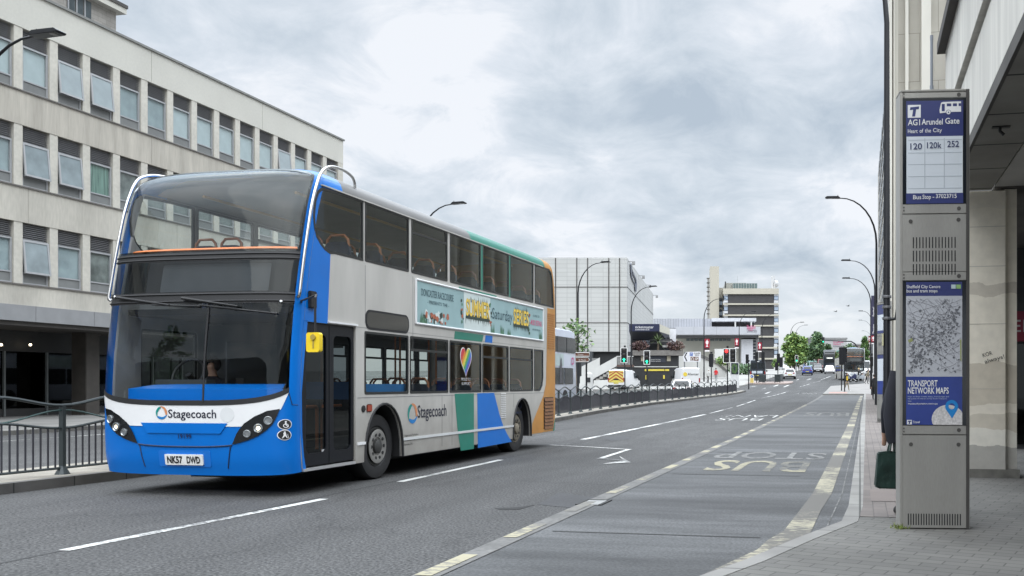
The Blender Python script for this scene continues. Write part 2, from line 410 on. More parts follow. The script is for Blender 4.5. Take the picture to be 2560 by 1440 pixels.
# white band with fleet name, headlights
hl = fpx([(700, 1022), (668, 1027), (637, 1041), (612, 1058), (600, 1072), (592, 1084.6), (581, 1111.7), (619, 1100.9), (645, 1090), (666, 1075.6), (682, 1060), (693, 1040)])
wb_top = [(q, smile(q) - .03) for q in [EQ * i / nq for i in range(nq + 1)]]
wb = wb_top + fpx([(702, 1024), (668, 1029), (637, 1043), (612, 1060), (603, 1066.5)]); zb0 = wb[-1][1]
wb = mirror(wb + [(.0, zb0 - .005)])
fpatch('white_band', [wb], white, .006)
lensm = M('lamp_lens', (.34, .36, .37), .06, .6, var=0); litm = M('lit_headlamp', (1, .86, .6), .3, var=0, emit=3.0)
for sgn in (1, -1):
    lp = [(sgn * q, z) for q, z in hl]
    hd = fpatch('headlight', [lp], black, .012)
    for i, (px, py, r, lit) in enumerate(((671.5, 1051, .047, 0), (647, 1070.5, .050, 1), (619.5, 1084, .042, 0))):
        q, z = FQ(px, py); c = FR(sgn * q, z, .014); n_ = (FR(sgn * q, z, .03) - c).normalized()
        b = MB()
        t = Vector((-n_.y, n_.x, 0)); up = Vector((0, 0, 1))
        def ring(r0, dd): return [c + n_ * dd + t * (r0 * cos(2 * pi * j / 16)) + up * (r0 * sin(2 * pi * j / 16)) for j in range(16)]
        rs = [ring(r * 1.15, 0), ring(r * 1.12, .014), ring(r, .016), ring(r * .85, .006), ring(r * .5, .004)]
        for k in range(4): b.add(rs[k] + rs[k + 1], [(j, (j + 1) % 16, 16 + (j + 1) % 16, 16 + j) for j in range(16)], 0)
        b.add(rs[4], [tuple(range(16))], 1)
        b.build('headlamp', [lensm, litm if lit else lensm], hd)
# lower front: panel gaps, grille lip, plate, numbers
gap = M('panel_gap', (.004, .02, .07), .6, var=0)
for sgn in (1, -1):
    MB().tube([FR(sgn * q, z, .003) for q, z in fpx([(580, 1112), (576, 1120), (573, 1145), (571, 1171)])], .008, 5).build('panel_gap', gap, bus)
    MB().tube([FR(sgn * q, z, .003) for q, z in ((.80, smile(.8) - .04), (.86, 1.16), (.97, 1.155))], .006, 5).build('panel_gap', gap, bus)
ql, zl = FQ(580, 1113)
MB().tube([FR(-ql + 2 * ql * i / 20, zl - .025 * (1 - (2 * i / 20 - 1) ** 2), .004) for i in range(21)], .010, 6).build('panel_gap', gap, bus)
MB().plate([[(-.62, .93), (-.52, .80), (.52, .80), (.62, .93)]], -.01, .012, FM, 0, [i * .1 for i in range(-6, 7)]).build('grille_lip', blue, bus, bevel=.008)
fl = MB(); fittext(fl, '19199', -.075, .115, .735, .055, FM, .009, 0, .014); fl.build('fleet_number', M('ink_navy', (.006, .012, .06), .5, var=0), bus)
a0, a1 = [sin(FQ(p, 1152)[0] * pi / 2) ** (2 / NE) * BW for p in (465.5, 514)]
rec = MB(); rec.plate([rrect(-.37, .37, .375, .585, .03)], -.01, .006, FM, 0, [i * .1 for i in range(-3, 4)]); rec.build('plate_recess', blued, bus)
pl = MB(); pl.plate([rrect(-.27, .27, .40, .535, .012)], -.01, .022, FM, 0, [i * .06 for i in range(-4, 5)]); plo = pl.build('number_plate', M('plate_white', (.75, .75, .73), .4, var=.03), bus)
for w_, a_, b_ in (('NK57', -.235, -.015), ('DWD', .045, .235)):
    pt = MB(); fittext(pt, w_, a_, b_, .425, .085, FM, .0255, 0, .034); pt.build('plate_lettering', mblack, plo)
LOGO = [M('logo_teal', (0, .22, .19), .4, var=0), M('logo_blue', (.01, .17, .45), .4, var=0), M('logo_orange', (.55, .22, .10), .4, var=0)]
def logo(b, ca, cb, r, fn, d, kx=1.0):      # ring of three swept crescents
    for k in range(3):
        pts_o = []; pts_i = []
        for i in range(15):
            t = i / 14; q = radians(100 + 120 * k) + t * radians(125)
            wdt = r * (.09 + .30 * sin(pi * min(1, .12 + t * .88) ** .8))
            pts_o.append((ca + r * cos(q) * kx, cb + r * sin(q))); pts_i.append((ca + (r - wdt) * cos(q) * kx, cb + (r - wdt) * sin(q)))
        pp = pts_o + pts_i[::-1]
        b.add([fn(x, z, d + .0007 * k) for x, z in pp], [(i, i + 1, 28 - i, 29 - i) for i in range(14)], k)
fa = lambda px, py: (lambda q: (math.copysign(abs(sin(q[0] * pi / 2)) ** (2 / NE) * hw(q[1]), q[0]), q[1]))(FQ(px, py))
c_ = fa(405, 1032); t0 = fa(421.6, 1045); t1 = fa(541.5, 1047)
lg = MB(); logo(lg, c_[0], c_[1], .083, FM, .010); lgo = lg.build('logo_ring', LOGO, bus)
tx = MB(); fittext(tx, 'Stagecoach', t0[0], t1[0], t0[1] + .005, .105, FM, .010, 0, .011); tx.build('fleet_name', M('ink_dark', (.012, .014, .03), .4, var=0), bus)
s_ = fa(568.5, 1036.6); MB().plate([circ(s_[0], s_[1], .095)], None, .0085, FM).build('round_sticker', M('sticker_grey', (.62, .63, .63), .5, var=.05), bus)
for (px, py, k) in ((713, 1061, 0), (712, 1087.5, 1)):
    q, z = FQ(px, py); fq = lambda a, b, d, q=q: FR(q + a / .62, b, d)
    st = MB(); cc = [i * .012 for i in range(-5, 6)]; st.plate([circ(0, z, .066, 20)], None, .006, fq, 1, cc); st.plate([circ(0, z, .058, 20)], None, .0085, fq, 0, cc)
    if k == 0:
        st.plate([circ(.005, z + .034, .010, 8)], None, .0105, fq, 1, cc); st.plate([[(-.004, z + .024), (.010, z + .024), (.012, z - .006), (.034, z - .03), (.026, z - .035), (.0, z - .004)]], None, .0105, fq, 1, cc)
        st.plate([circ(.006, z - .016, .026, 16), circ(.006, z - .016, .019, 16)], None, .011, fq, 1, cc)
    else:
        st.plate([circ(.0, z + .036, .010, 8)], None, .0105, fq, 1, cc); st.plate([[(-.014, z + .026), (.010, z + .026), (.014, z - .004), (.028, z - .04), (.018, z - .04), (.002, z - .01), (-.018, z - .04), (-.026, z - .04), (-.01, z)]], None, .0105, fq, 1, cc)
        st.plate([[(.024, z + .01), (.028, z + .01), (.036, z - .04), (.032, z - .04)]], None, .011, fq, 1, cc)
    st.build('access_sticker', [mblack, white], bus)
# ---- sides
def SX(a, b, d): return (BW + d, a, b)
def OX(a, b, d): return (-BW - d, a, b)
zs = [i * .15 + .3 for i in range(25)]
edge_f = [(rk(z), z) for z in [.30, .5, .8, 1.3, 1.8, 2.2, 2.5, 2.8, 3.1, 3.4, 3.7, 3.95, 4.04]]
edge_r = [(lerp(RE, z), z) for z in [4.04, 3.9, 3.6, 3.0, .6, .32]]
def archp(yc, r, ztop):
    return [(yc + r * cos(radians(a)) * 1.0, .30 + (ztop - .30) * sin(radians(a)) ** .8) for a in range(0, 181, 12)]
YF, YR = S(960, 1100)[0], S(1303, 1080)[0]
a0, a1 = S(913, 1100)[0], S(1006, 1100)[0]; fr_r = (a1 - a0) / 2; YFa = (a0 + a1) / 2
b0_, b1_ = S(1283, 1070)[0], S(1327, 1070)[0]; rr_r = (b1_ - b0_) / 2; YRa = (b0_ + b1_) / 2
zfa, zra = S(961, 1011)[1], S(1308, 997.5)[1]
outline = edge_f + edge_r + [(p[0], p[1]) for p in archp(YRa, rr_r, zra)] + [(p[0], p[1]) for p in archp(YFa, fr_r, zfa)]
UZB = (S(917, 656)[1] + S(1208, 725.6)[1]) / 2; UZT = (S(1018, 542)[1] + S(1332, 657.5)[1]) / 2
LZB = S(1118, 982)[1]; LZT = S(1118, 849.5)[1]
w1 = [S(*p) for p in ((902, 496), (870, 487), (840, 478), (815, 471), (803, 468.6), (793.6, 477), (786.7, 497.8), (783, 536.7), (785, 570), (790, 592), (800.5, 611.7), (811, 625), (824, 635))]
w1[0] = (w1[0][0], UZT)
w1 = [(y, min(z, UZT)) for y, z in w1]; yr1 = S(908, 600)[0]; w1[0] = (yr1, UZT); w1.append((w1[-1][0] + .12, UZB)); w1.append((yr1, UZB))
uy = [(S(a, 600)[0], S(b, 640)[0]) for a, b in ((912, 1022), (1028, 1118.5), (1124.5, 1201.5), (1206.5, 1272), (1275.5, 1333.5))]
ly = [(S(a, 900)[0], S(b, 900)[0]) for a, b in ((911, 1021), (1024.5, 1120.5), (1123.5, 1203.5), (1205.5, 1271.5), (1274, 1332.5))]
u7a = S(1336.5, 700)[0]
w7 = [(u7a, UZT), (BL - .42, UZT), (BL - .28, UZT - .06), (BL - .20, UZT - .22), (BL - .13, UZB + .25), (BL - .10, UZB), (u7a, UZB)]
l6a = S(1335, 900)[0]; l6b = S(1358, 900)[0]
w6 = [(l6a, LZT), (l6b, LZT), (l6b, LZB + .3), (l6b - .06, LZB + .12), (l6b - .17, LZB + .02), (l6b - .25, LZB), (l6a, LZB)]
rect = lambda y0, y1, z0, z1: rrect(y0, y1, z0, z1, .03, 2)
dy0, dy1, dz0, dz1 = .035, S(889, 900)[0], .33, S(888, 817)[1]
door_hole = [(.13, dz0), (dy1, dz0), (dy1, dz1), (.16, dz1), (.09, 1.75), (dy0, 1.3), (dy0 + .01, .8), (.08, .5)]
uph = [w1] + [rect(a, b, UZB, UZT) for a, b in uy] + [w7]
lwh = [rect(a, b, LZB, LZT) for a, b in ly] + [w6]
MB().plate([outline] + uph + lwh + [door_hole], -.03, 0, SX).build('side_panel', silver, bus, smooth=30)
dw = rect(.45, 1.55, 1.25, LZT)
MB().plate([outline] + uph + lwh[1:] + [dw], -.03, 0, OX).build('side_panel', silver, bus, smooth=30)
MB().plate([outline] + uph + lwh + [door_hole], -.045, -.04, SX).build('inner_lining', liner, bus, smooth=30)
MB().plate([outline] + uph + lwh[1:] + [dw], -.045, -.04, OX).build('inner_lining', liner, bus, smooth=30)
# livery panels, a hair proud of the body side
gb = S(855, 452)[0]; bb1 = S(826, 638); bb2 = S(818.5, 800)
lf = [(max(rk(z), 0) - .0, z) for z in [dz1, 2.5, 2.8, 3.1, 3.4, 3.7, 3.95, 4.04]]
w1left = [p for p in w1 if p[0] < gb - .01][0:]
blp = lf + [(gb, 4.04), (gb - .04, UZT)] + w1left + [(bb1[0], UZB - .0), (bb2[0], dz1 + .02), (bb2[0], dz1)]
blp = [(y, z) for y, z in blp]
MB().plate([blp], None, .003, SX).build('livery_blue', blue, bus, smooth=0)
MB().plate([[(-p[0], p[1]) for p in blp]], None, .003, lambda a, b, d: OX(-a, b, d)).build('livery_blue', blue, bus, smooth=0)
MB().plate([[(rk(.31), .31), (.128, .31), (.078, .5), (dy0 + .006, .8), (dy0 - .004, 1.3), (.086, 1.75), (.156, dz1 - .01), (.156, dz1 + .01), (rk(2.2), dz1 + .01), (rk(1.75), 1.75), (0, 1.3), (0, .8)]], None, .003, SX).build('livery_blue', blue, bus, smooth=0)
ga = lambda *pts: [S(*p) for p in pts]
def liv(name, poly, mat, d=.003): return MB().plate([poly], None, d, SX).build(name, mat, bus, smooth=0)
ZL = LZB - .02
sg = [(S(1136, 983)[0], ZL), S(1139, 1020), S(1143, 1068), S(1151.5, 1127), S(1184.5, 1122), (S(1184.5, 1000)[0], ZL)]; liv('livery_green', sg, green)
sb_ = [(S(1193, 983)[0], ZL), S(1194.5, 1120), S(1279, 1104.5), S(1267, 1084), S(1257.7, 1064), S(1249, 1038), S(1242.5, 1012), (S(1235, 982)[0], ZL)]; liv('livery_blue_swoosh', sb_, blue)
ZA = LZT + .03; za1 = S(1200, 836)[1]
liv('livery_green', [(S(1135, 850)[0], ZA), (S(1205, 850)[0], ZA), (S(1209, 840)[0], za1), (S(1137, 840)[0], za1)], green)
liv('livery_blue_swoosh', [(S(1212, 850)[0], ZA), (S(1230.5, 850)[0], ZA), (S(1231, 840)[0], za1), (S(1214, 840)[0], za1)], blue)
zt_, zb_ = UZB - .035, UZB - .20
liv('livery_green', [(S(1147, 720)[0], zt_), (S(1147, 720)[0], zb_), (S(1232, 740)[0], zb_), (S(1242, 740)[0], zt_)], green)
for (a, b) in ((uy[2][1], uy[3][0]), (uy[3][1], uy[4][0])):
    liv('livery_green', [(a, UZB), (b, UZB), (b, UZT + .0), (a, UZT + .0)], green)
liv('livery_green', [(S(1178, 600)[0], UZT + .01), (S(1334, 600)[0], UZT + .01), (S(1334, 600)[0], 4.04), (S(1178, 600)[0], 4.04)], green)
yo = [(S(1368, 768)[0], UZB - .03), S(1368, 790), S(1366, 900), S(1364.5, 960), S(1358, 990), S(1349, 1012), S(1338, 1040), S(1331, 1058), (S(1329, 1080)[0], .34), (BL - .16, .34), (BL - .03, .62), (BL - .01, .8), (BL - .01, UZB - .03)]
liv('livery_orange', yo, orange)
liv('livery_orange', [(w7[1][0] - .25, 4.04), (w7[1][0] - .1, UZT + .01), (w7[2][0] + .01, w7[2][1] + .012), (w7[3][0] + .012, w7[3][1]), (w7[4][0] + .012, w7[4][1]), (w7[5][0] + .012, UZB - .03), (BL - .02, UZB - .03), (BL - .06, 3.6), (BL - .14, 3.9), (BL - .22, 4.04)], orange)
liv('livery_teal', [(BL - .16, .34), (BL - .05, .34), (BL - .01, .62), (BL - .03, .62)], green)
# skirt rail, panel seams
MB().box(BW + .001, BW + .014, dy1 + .04, YFa - fr_r * 1.0, S(890, 1110)[1] - .02, S(890, 1110)[1] + .02).build('rub_rail', white, bus)
MB().box(BW + .001, BW + .014, YFa + fr_r, YRa - rr_r, S(1100, 1087)[1] - .02, S(1100, 1087)[1] + .02).build('rub_rail', M('rail_silver', (.55, .56, .56), .35, var=.05), bus)
seam = M('seam_grey', (.17, .17, .17), .7, var=0)
sm = MB()
for (px, z0, z1) in ((913, UZB - .05, 1.9 + .4), (1032, UZB - .05, 1.32), (1105, .36, LZB - .05), (1284, .95, LZB - .05), (1130, .36, LZB - .05)):
    y = S(px, 900)[0]; sm.box(BW + .0005, BW + .002, y - .004, y + .004, z0, z1)
zz = LZB - .045; sm.box(BW + .0005, BW + .002, dy1 + .05, l6b + .1, zz - .004, zz + .004)
zz = LZT + .045; sm.box(BW + .0005, BW + .002, dy1 + .05, l6b + .1, zz - .003, zz + .003)
sm.build('panel_seams', seam, bus)
# windows
frm = M('window_frame_black', (.012, .013, .013), .4, var=.1)
def inset(lp, t):
    cy = sum(p[0] for p in lp) / len(lp); y0, y1 = min(p[0] for p in lp), max(p[0] for p in lp); z0, z1 = min(p[1] for p in lp), max(p[1] for p in lp)
    return [(y0 + t + (p[0] - y0) * (y1 - y0 - 2 * t) / (y1 - y0), z0 + t + (p[1] - z0) * (z1 - z0 - 2 * t) / (z1 - z0)) for p in lp]
def window(lp, fx, bar=None, gm=sglass, both=True):
    o = MB().plate([lp], None, -.004, fx).build('window', gm, bus, smooth=0)
    b = MB().plate([lp, inset(lp, .035)], -.03, .005, fx)
    if bar:
        y0, y1 = min(p[0] for p in lp), max(p[0] for p in lp); z1 = max(p[1] for p in lp); z0 = min(p[1] for p in lp); zb = z1 - bar * (z1 - z0)
        b.plate([[(y0 + .03, zb - .02), (y1 - .03, zb - .02), (y1 - .03, zb + .02), (y0 + .03, zb + .02)]], -.02, .004, fx)
        b.plate([[(y1 - .085, zb), (y1 - .03, zb), (y1 - .03, z1 - .03), (y1 - .085, z1 - .03)], [(y1 - .07, zb + .02), (y1 - .045, zb + .02), (y1 - .045, z1 - .05), (y1 - .07, z1 - .05)]], -.02, .003, fx)
    b.build('window_frame', frm, o, smooth=0); return o
for i, lp in enumerate(uph): window(lp, SX, {2: .25}.get(i)); window(lp, OX, .3 if i in (2, 4) else None)
for i, lp in enumerate(lwh):
    window(lp, SX, {1: .24, 3: .27, 4: .27}.get(i))
    if i: window(lp, OX, .25)
window(dw, OX)
# doors
for k, (y0, y1) in enumerate(((.06, .675), (.69, dy1 - .02))):
    yy = lambda z, k=k, y0=y0: y0 if k else lerp([(.3, .13), (.5, .08), (.8, dy0 + .01), (1.3, dy0), (1.75, .09), (2.3, .17)], z)
    lo = [(yy(.36), .36), (y1, .36), (y1, dz1 - .03), (yy(2.2), dz1 - .03), (yy(1.75), 1.75), (yy(1.3), 1.3), (yy(.8), .8)]
    ins = rrect(y0 + .10, y1 - .06, .52, dz1 - .15, .08, 4)
    d_ = MB().plate([lo, ins], -.06, -.02, SX).build('door', M('door_black', (.008, .009, .012), .35, var=0, spec=.25), bus, smooth=20)
    MB().plate([ins], None, -.04, SX).build('door_window', dglass, d_, smooth=0)
MB().box(BW - .08, BW - .03, .02, dy1, dz1 - .03, dz1).build('door_header', mblack, bus)
MB().box(BW - .05, BW + .015, .06, dy1 - .02, .30, .335).build('door_sill', alu, bus)
MB().box(BW, BW + .03, bb2[0], dy1 + .02, dz1 + .012, dz1 + .035).build('drip_rail', white, bus)
b = MB(); b.tube([(BW - .16, .36, 1.12), (BW - .16, .60, 1.12), (BW - .16, .62, 1.10), (BW - .16, .62, .55)], .022, 8); b.tube([(BW - .16, .76, 1.12), (BW - .16, 1.2, 1.12)], .022, 8); b.build('door_handrail', railo, bus)
MB().plate([rrect(.54, .66, .42, .55, .01)], -.04, -.035, SX).build('door_notice', M('notice_grey', (.45, .45, .45), .6, var=0), bus)
# side destination box, advert
y0, z0 = S(913, 800)[0], S(916, 823)[1]; y1 = S(1022, 800)[0]; z1 = S(916, 773)[1]
db = MB().plate([rrect(y0, y1, z0, z1, .12, 6)], -.01, .006, SX).build('side_destination_box', rubber, bus)
MB().plate([rrect(y0 + .03, y1 - .03, z0 + .03, z1 - .03, .10, 6)], None, .009, SX).build('destination_glass', black, db)
ay0, ay1 = S(1038, 750)[0], S(1356.5, 800)[0]; az0, az1 = (S(1037, 809)[1] + S(1355.5, 851)[1]) / 2, (S(1039.4, 699)[1] + S(1357.5, 772.8)[1]) / 2
ad = MB().plate([[(ay0, az0), (ay1, az0), (ay1, az1), (ay0, az1)]], -.005, .012, SX).build('advert_panel', M('advert_sky', (.27, .40, .41), .5, var=.12, scale=1.2), bus, smooth=0)
f_ = MB()
for (p, q) in (((ay0, az0), (ay1, az0)), ((ay0, az1), (ay1, az1)), ((ay0, az0), (ay0, az1)), ((ay1, az0), (ay1, az1))):
    f_.tube([SX(p[0], p[1], .012), SX(q[0], q[1], .012)], .020, 6)
f_.build('advert_frame', white, ad)
def adx(px): return S(px, 780)[0]
W_ = ay1 - ay0; H_ = az1 - az0
ink = [M('ad_ink_teal', (.05, .10, .12), .6, var=0), M('ad_yellow', (.72, .50, .07), .6, var=.1, scale=8), M('ad_dark', (.03, .05, .04), .6, var=.3), M('ad_red', (.36, .11, .06), .6, var=.5, scale=20), M('ad_pink', (.62, .10, .22), .6, var=0), M('ad_pale', (.55, .62, .60), .6, var=.05), M('ad_leaf', (.07, .17, .10), .6, var=.4, scale=10)]
def adtext(*a):
    m_ = MB(); fittext(m_, *a[:7], 0, a[8]); m_.build('advert_lettering', ink[a[7]], ad, smooth=0)
at = MB(); Y = lambda f: ay0 + f * W_; Zq = lambda f: az0 + f * H_
adtext('DONCASTER RACECOURSE', Y(.03), Y(.23), Zq(.66), .115 * 1.0, SX, .016, 0, .006)
adtext('- PRESENTS THE -', Y(.065), Y(.20), Zq(.50), .055, SX, .016, 0, .004)
for i in range(26):
    y = Y(.035 + .16 * random.random()); z = Zq(.09 + .20 * random.random()); r = random.uniform(.03, .075)
    at.plate([[(y + r * random.uniform(.6, 1.2) * cos(a), z + r * random.uniform(.5, 1.1) * sin(a)) for a in [j * pi / 3.5 for j in range(7)]]], None, .0162 + i * .00012, SX, random.choice([3, 3, 2, 5]))
at.plate([[(Y(.30), Zq(.02)), (Y(.50), Zq(.02)), (Y(.50), Zq(.98)), (Y(.30), Zq(.98))]], None, .0148, SX, 5)
def tuft(yc, zc, w, hgt, n, mi, up=1):
    for i in range(n):
        y = yc + (i / (n - 1) - .5) * w; hh = hgt * random.uniform(.4, 1); at.add([SX(y - .018, zc, .0172), SX(y + .018, zc, .0172), SX(y + random.uniform(-.04, .04), zc + up * hh, .0172)], [(0, 1, 2)], mi)
for (f0, f1, word) in ((.315, .495, 'SUMMER'), (.70, .845, 'SERIES')):
    tuft(Y((f0 + f1) / 2), Zq(.74), (f1 - f0) * W_ * .8, .15, 14, 2, 1); tuft(Y((f0 + f1) / 2), Zq(.36), (f1 - f0) * W_, .16, 22, 2, -1)
    at.plate([[(Y(f0), Zq(.30)), (Y(f1), Zq(.30)), (Y(f1), Zq(.42)), (Y(f0), Zq(.42))]], None, .0165, SX, 2)
    adtext(word, Y(f0), Y(f1), Zq(.38), H_ * .42, SX, .0158, 2, .045); adtext(word, Y(f0), Y(f1), Zq(.39), H_ * .42, SX, .0178, 1, .022)
adtext('Saturday', Y(.515), Y(.69), Zq(.42), H_ * .30, SX, .0175, 0, .0)
for f in (.29, .50, .855):
    for i in range(9): at.plate([circ(Y(f) + random.uniform(-.05, .05), Zq(random.uniform(.15, .8)), random.uniform(.02, .05), 7)], None, .0168 + i * .0001, SX, random.choice([3, 3, 6, 2]))
for f in (.035, .05, .52, .60, .66, .97): tuft(Y(f), Zq(.03), .14, .22, 6, 6)
adtext('- A LINE OF -', Y(.885), Y(.965), Zq(.70), .05, SX, .016, 0, 0); adtext('MUSIC FESTIVALS', Y(.87), Y(.985), Zq(.44), .11, SX, .016, 4, .01); adtext('and entertainment', Y(.885), Y(.97), Zq(.28), .05, SX, .016, 0, 0)
at.build('advert_artwork', ink, ad, smooth=0)
c_ = S(1031, 1033.6); lg = MB(); logo(lg, c_[0], c_[1], .16, SX, .004, 1.0); lg.build('logo_ring', LOGO, bus)
t0, t1 = S(1043.5, 1041), S(1115.7, 1041); tx = MB(); fittext(tx, 'Stagecoach', t0[0], t1[0], c_[1] - .075, .20, SX, .004, 0, .011); tx.build('fleet_name', MC['ink_dark'], bus)
for i, w in enumerate(('Stagecoach Yorkshire', 'Wheatley Road', 'Barnsley S70')):
    tx = MB(); fittext(tx, w, YFa + fr_r + .06, YFa + fr_r + .42 + .1 * (1 - i), .60 - i * .07, .032, SX, .004, 0, 0); tx.build('legal_lettering', mblack, bus)
# rainbow heart sticker on third lower window
hy, hz = S(1164, 900)[0], S(1164, 900)[1]
hp = [(0.16 * sin(t) ** 3, (.13 * cos(t) - .05 * cos(2 * t) - .02 * cos(3 * t) - .01 * cos(4 * t)) * 1.4) for t in [2 * pi * i / 36 for i in range(36)]]
hm = MB(); hm.plate([[(hy + y * 1.55, hz + z * 1.35) for y, z in hp]], None, .0065, SX, 0)
cols = [M('rainbow_%d' % i, c, .5, var=0) for i, c in enumerate([(.5, .03, .04), (.6, .2, .03), (.6, .5, .06), (.06, .3, .10), (.04, .13, .45), (.2, .06, .3)])]
V, F = fill2d([[(y * 1.4, z * 1.25) for y, z in hp]], [i * .02 for i in range(-14, 15)], [i * .02 for i in range(-14, 15)])
for f in F:
    cy = sum(V[i][0] for i in f) / len(f); cz = sum(V[i][1] for i in f) / len(f); k = int(max(0, min(5, ((cy - cz * .7) / .5 + .5) * 6)))
    hm.add([SX(hy + V[i][0], hz + V[i][1], .008) for i in f], [tuple(range(len(f)))], k + 1)
hmo = hm.build('heart_sticker', [white] + cols, bus, smooth=0)
tx = MB(); fittext(tx, 'PROUD TO', hy - .2, hy + .2, hz - .37, .05, SX, .0065, 0, .004); fittext(tx, 'SUPPORT', hy - .18, hy + .2, hz - .45, .05, SX, .0065, 0, .004); tx.build('sticker_lettering', M('sticker_ink', (.5, .5, .5), .6, var=0), hmo)
# vents
vm_ = MB(); vy0, vy1 = S(1359, 1030)[0], S(1383, 1030)[0]; vz0, vz1 = S(1371, 1070)[1], S(1371, 993)[1]
vm_.box(BW + .001, BW + .006, vy0, vy1, vz0, vz1, 0)
for i in range(9):
    z = vz0 + (vz1 - vz0) * (i + .15) / 9; vm_.add([(BW + .008, vy0 + .02, z), (BW + .008, vy1 - .02, z), (BW + .03, vy1 - .02, z - .02), (BW + .03, vy0 + .02, z - .02), (BW + .008, vy0 + .02, z + .05), (BW + .008, vy1 - .02, z + .05)], [(0, 1, 2, 3), (3, 2, 5, 4)], 1)
vm_.build('engine_grille', [mblack, M('bus_brown', (.16, .065, .02), .5, var=.2)], bus, smooth=0)
vm_ = MB(); vy0, vy1 = S(1369, 830)[0], S(1385, 830)[0]; vz0, vz1 = S(1377, 872)[1], S(1377, 782)[1]
for i in range(16):
    z = vz0 + (vz1 - vz0) * i / 16; vm_.box(BW + .002, BW + .012, vy0, vy1, z, z + .025, 0)
vm_.build('vent_louvres', M('bus_orange_deep', (.36, .15, .03), .5, var=.1), bus, smooth=0)
vm_ = MB(); vy0 = S(1259, 1000)[0]
for i in range(14):
    z = S(1259, 1044)[1] + i * .036; vm_.box(BW + .0035, BW + .012, vy0 - .16, vy0 + .10, z, z + .015, 0)
vm_.build('vent_louvres', white, bus, smooth=0)
b = MB(); y, z = S(922, 1020); b.box(BW + .001, BW + .02, y - .07, y + .07, z - .055, z + .055); b.build('side_marker_lamp', M('lamp_red', (.30, .045, .02), .3, var=0), bus, bevel=.012)
b = MB(); y, z = S(908, 1022); b.lathe([(.05, 0), (.05, .01), (.03, .014)], (BW, y, z), 'X', 16); b.build('fuel_cap', mblack, bus)
# roof
zl = [4.04, 4.07, 4.10, 4.13, 4.16, 4.19, 4.22, 4.25, 4.28, 4.31, 4.335, 4.36, 4.38, 4.40]
ycut = [None, gb + .02, S(1177, 576)[0], w7[1][0] - .3]
def roofsec(name, ya, yb, mat, front=False, rear=False):
    V = []; F = []; n = 0
    rows = []
    for z in zl:
        w = hw(z); row = []
        a_ = rk(z) if front else ya; b_ = lerp(RE, z) if rear else yb
        near = [(w, a_ + (b_ - a_) * t) for t in (0, .34, .67, 1)] if a_ < b_ else [(w, b_)] * 4
        row = near[::-1]
        if front:
            row += [tuple(FR(q / 16, z)[:2]) for q in range(15, -16, -1)] if z <= 4.27 else [tuple(FR(q / 16, z)[:2]) for q in range(15, -16, -1)]
        row += [(-x, y) for x, y in near]
        rows.append([(x, y, z) for x, y in row])
    k = len(rows[0]); b = MB()
    V = [p for r in rows for p in r]
    for i in range(len(rows) - 1):
        for j in range(k - 1):
            if not front and j == 3: continue
            F.append((i * k + j, i * k + j + 1, (i + 1) * k + j + 1, (i + 1) * k + j))
    b.add(V, F); t = rows[-1]; b.add(t, [tuple(range(len(t)))])
    if front:   # keep only the part above the front panel's top edge
        keep = [f for f in b.f if not all(b.v[i][2] <= 4.362 and abs(b.v[i][0]) < hw(b.v[i][2]) - 1e-4 for i in f)]
        b.f = keep; b.m = [0] * len(keep)
    return b.build(name, mat, bus, smooth=50)
roofsec('roof', None, ycut[1], M('bus_blue_roof', (.0, .17, .58), .3, var=.05, coat=.3), front=True)
roofsec('roof', ycut[1], ycut[2], M('roof_grey', (.17, .168, .165), .5, var=.10, scale=1))
roofsec('roof', ycut[2], ycut[3], green)
roofsec('roof', ycut[3], None, orange, rear=True)
g_ = MB()
g_.box(BW - .01, BW + .022, gb - .5, BL - .9, 4.035, 4.052); g_.build('roof_gutter', silver, bus)
# rear
rr = MB(); rz_ = [.32, .6, 1.2, 2.0, 3.0, 3.3, 3.6, 3.9, 4.06, 4.21, 4.30, 4.36, 4.40]
V = []; F = []
for z in rz_:
    w = hw(z); V += [(w, lerp(RE, z), z), (w * .94, lerp(RE, z) + .05, z), (0, lerp(RE, z) + .09, z), (-w * .94, lerp(RE, z) + .05, z), (-w, lerp(RE, z), z)]
for i in range(len(rz_) - 1):
    for j in range(4): F.append((i * 5 + j, i * 5 + j + 1, i * 5 + j + 6, i * 5 + j + 5))
rr.add(V, F).build('rear_panel', orange, bus, smooth=60)
# wheels
def wheel(y, side, name='wheel', rimc=alu):
    x = side * (BW - .12); b = MB(); s = side
    b.lathe([(.27, -.28 * s), (.47, -.28 * s), (.49, -.24 * s), (.49, -.05 * s), (.47, 0), (.40, .012 * s), (.31, .0), (.29, -.03 * s)], (x, y, .49), 'X', 36)
    o = b.build('wheel', rubber, bus, smooth=40)
    r_ = MB(); r_.lathe([(.295, -.035 * s), (.29, -.01 * s), (.25, -.02 * s), (.235, -.05 * s), (.11, -.055 * s), (.105, .03 * s), (.07, .05 * s), (.0, .052 * s)], (x, y, .49), 'X', 32)
    r_.build('rim', M('rim_dark', (.05, .05, .048), .6, .2, var=.2) if rimc is alu else rimc, o, smooth=40)
    MB().lathe([(.235, -.01 * s), (.255, .018 * s), (.225, .028 * s), (.135, .01 * s), (.13, -.02 * s)], (x, y, .49), 'X', 32).build('wheel_trim', M('trim_dusty', (.38, .37, .35), .4, .7, var=.2) if rimc is alu else M('rim_brown', (.12, .105, .08), .7, .1, var=.2), o, smooth=40)
    for k in range(10):
        n_ = MB(); q = 2 * pi * k / 10; n_.cyl((x + .0 * s, y + .18 * cos(q), .49 + .18 * sin(q)), (x + .023 * s, y + .18 * cos(q), .49 + .18 * sin(q)), .028, None, 8)
        n_.build('wheel_nut', mblack, o)
wheel(YF, 1); wheel(YR, 1, rimc=M('rim_dusty', (.25, .22, .17), .6, .3, var=.2)); wheel(YF, -1); wheel(YR, -1)
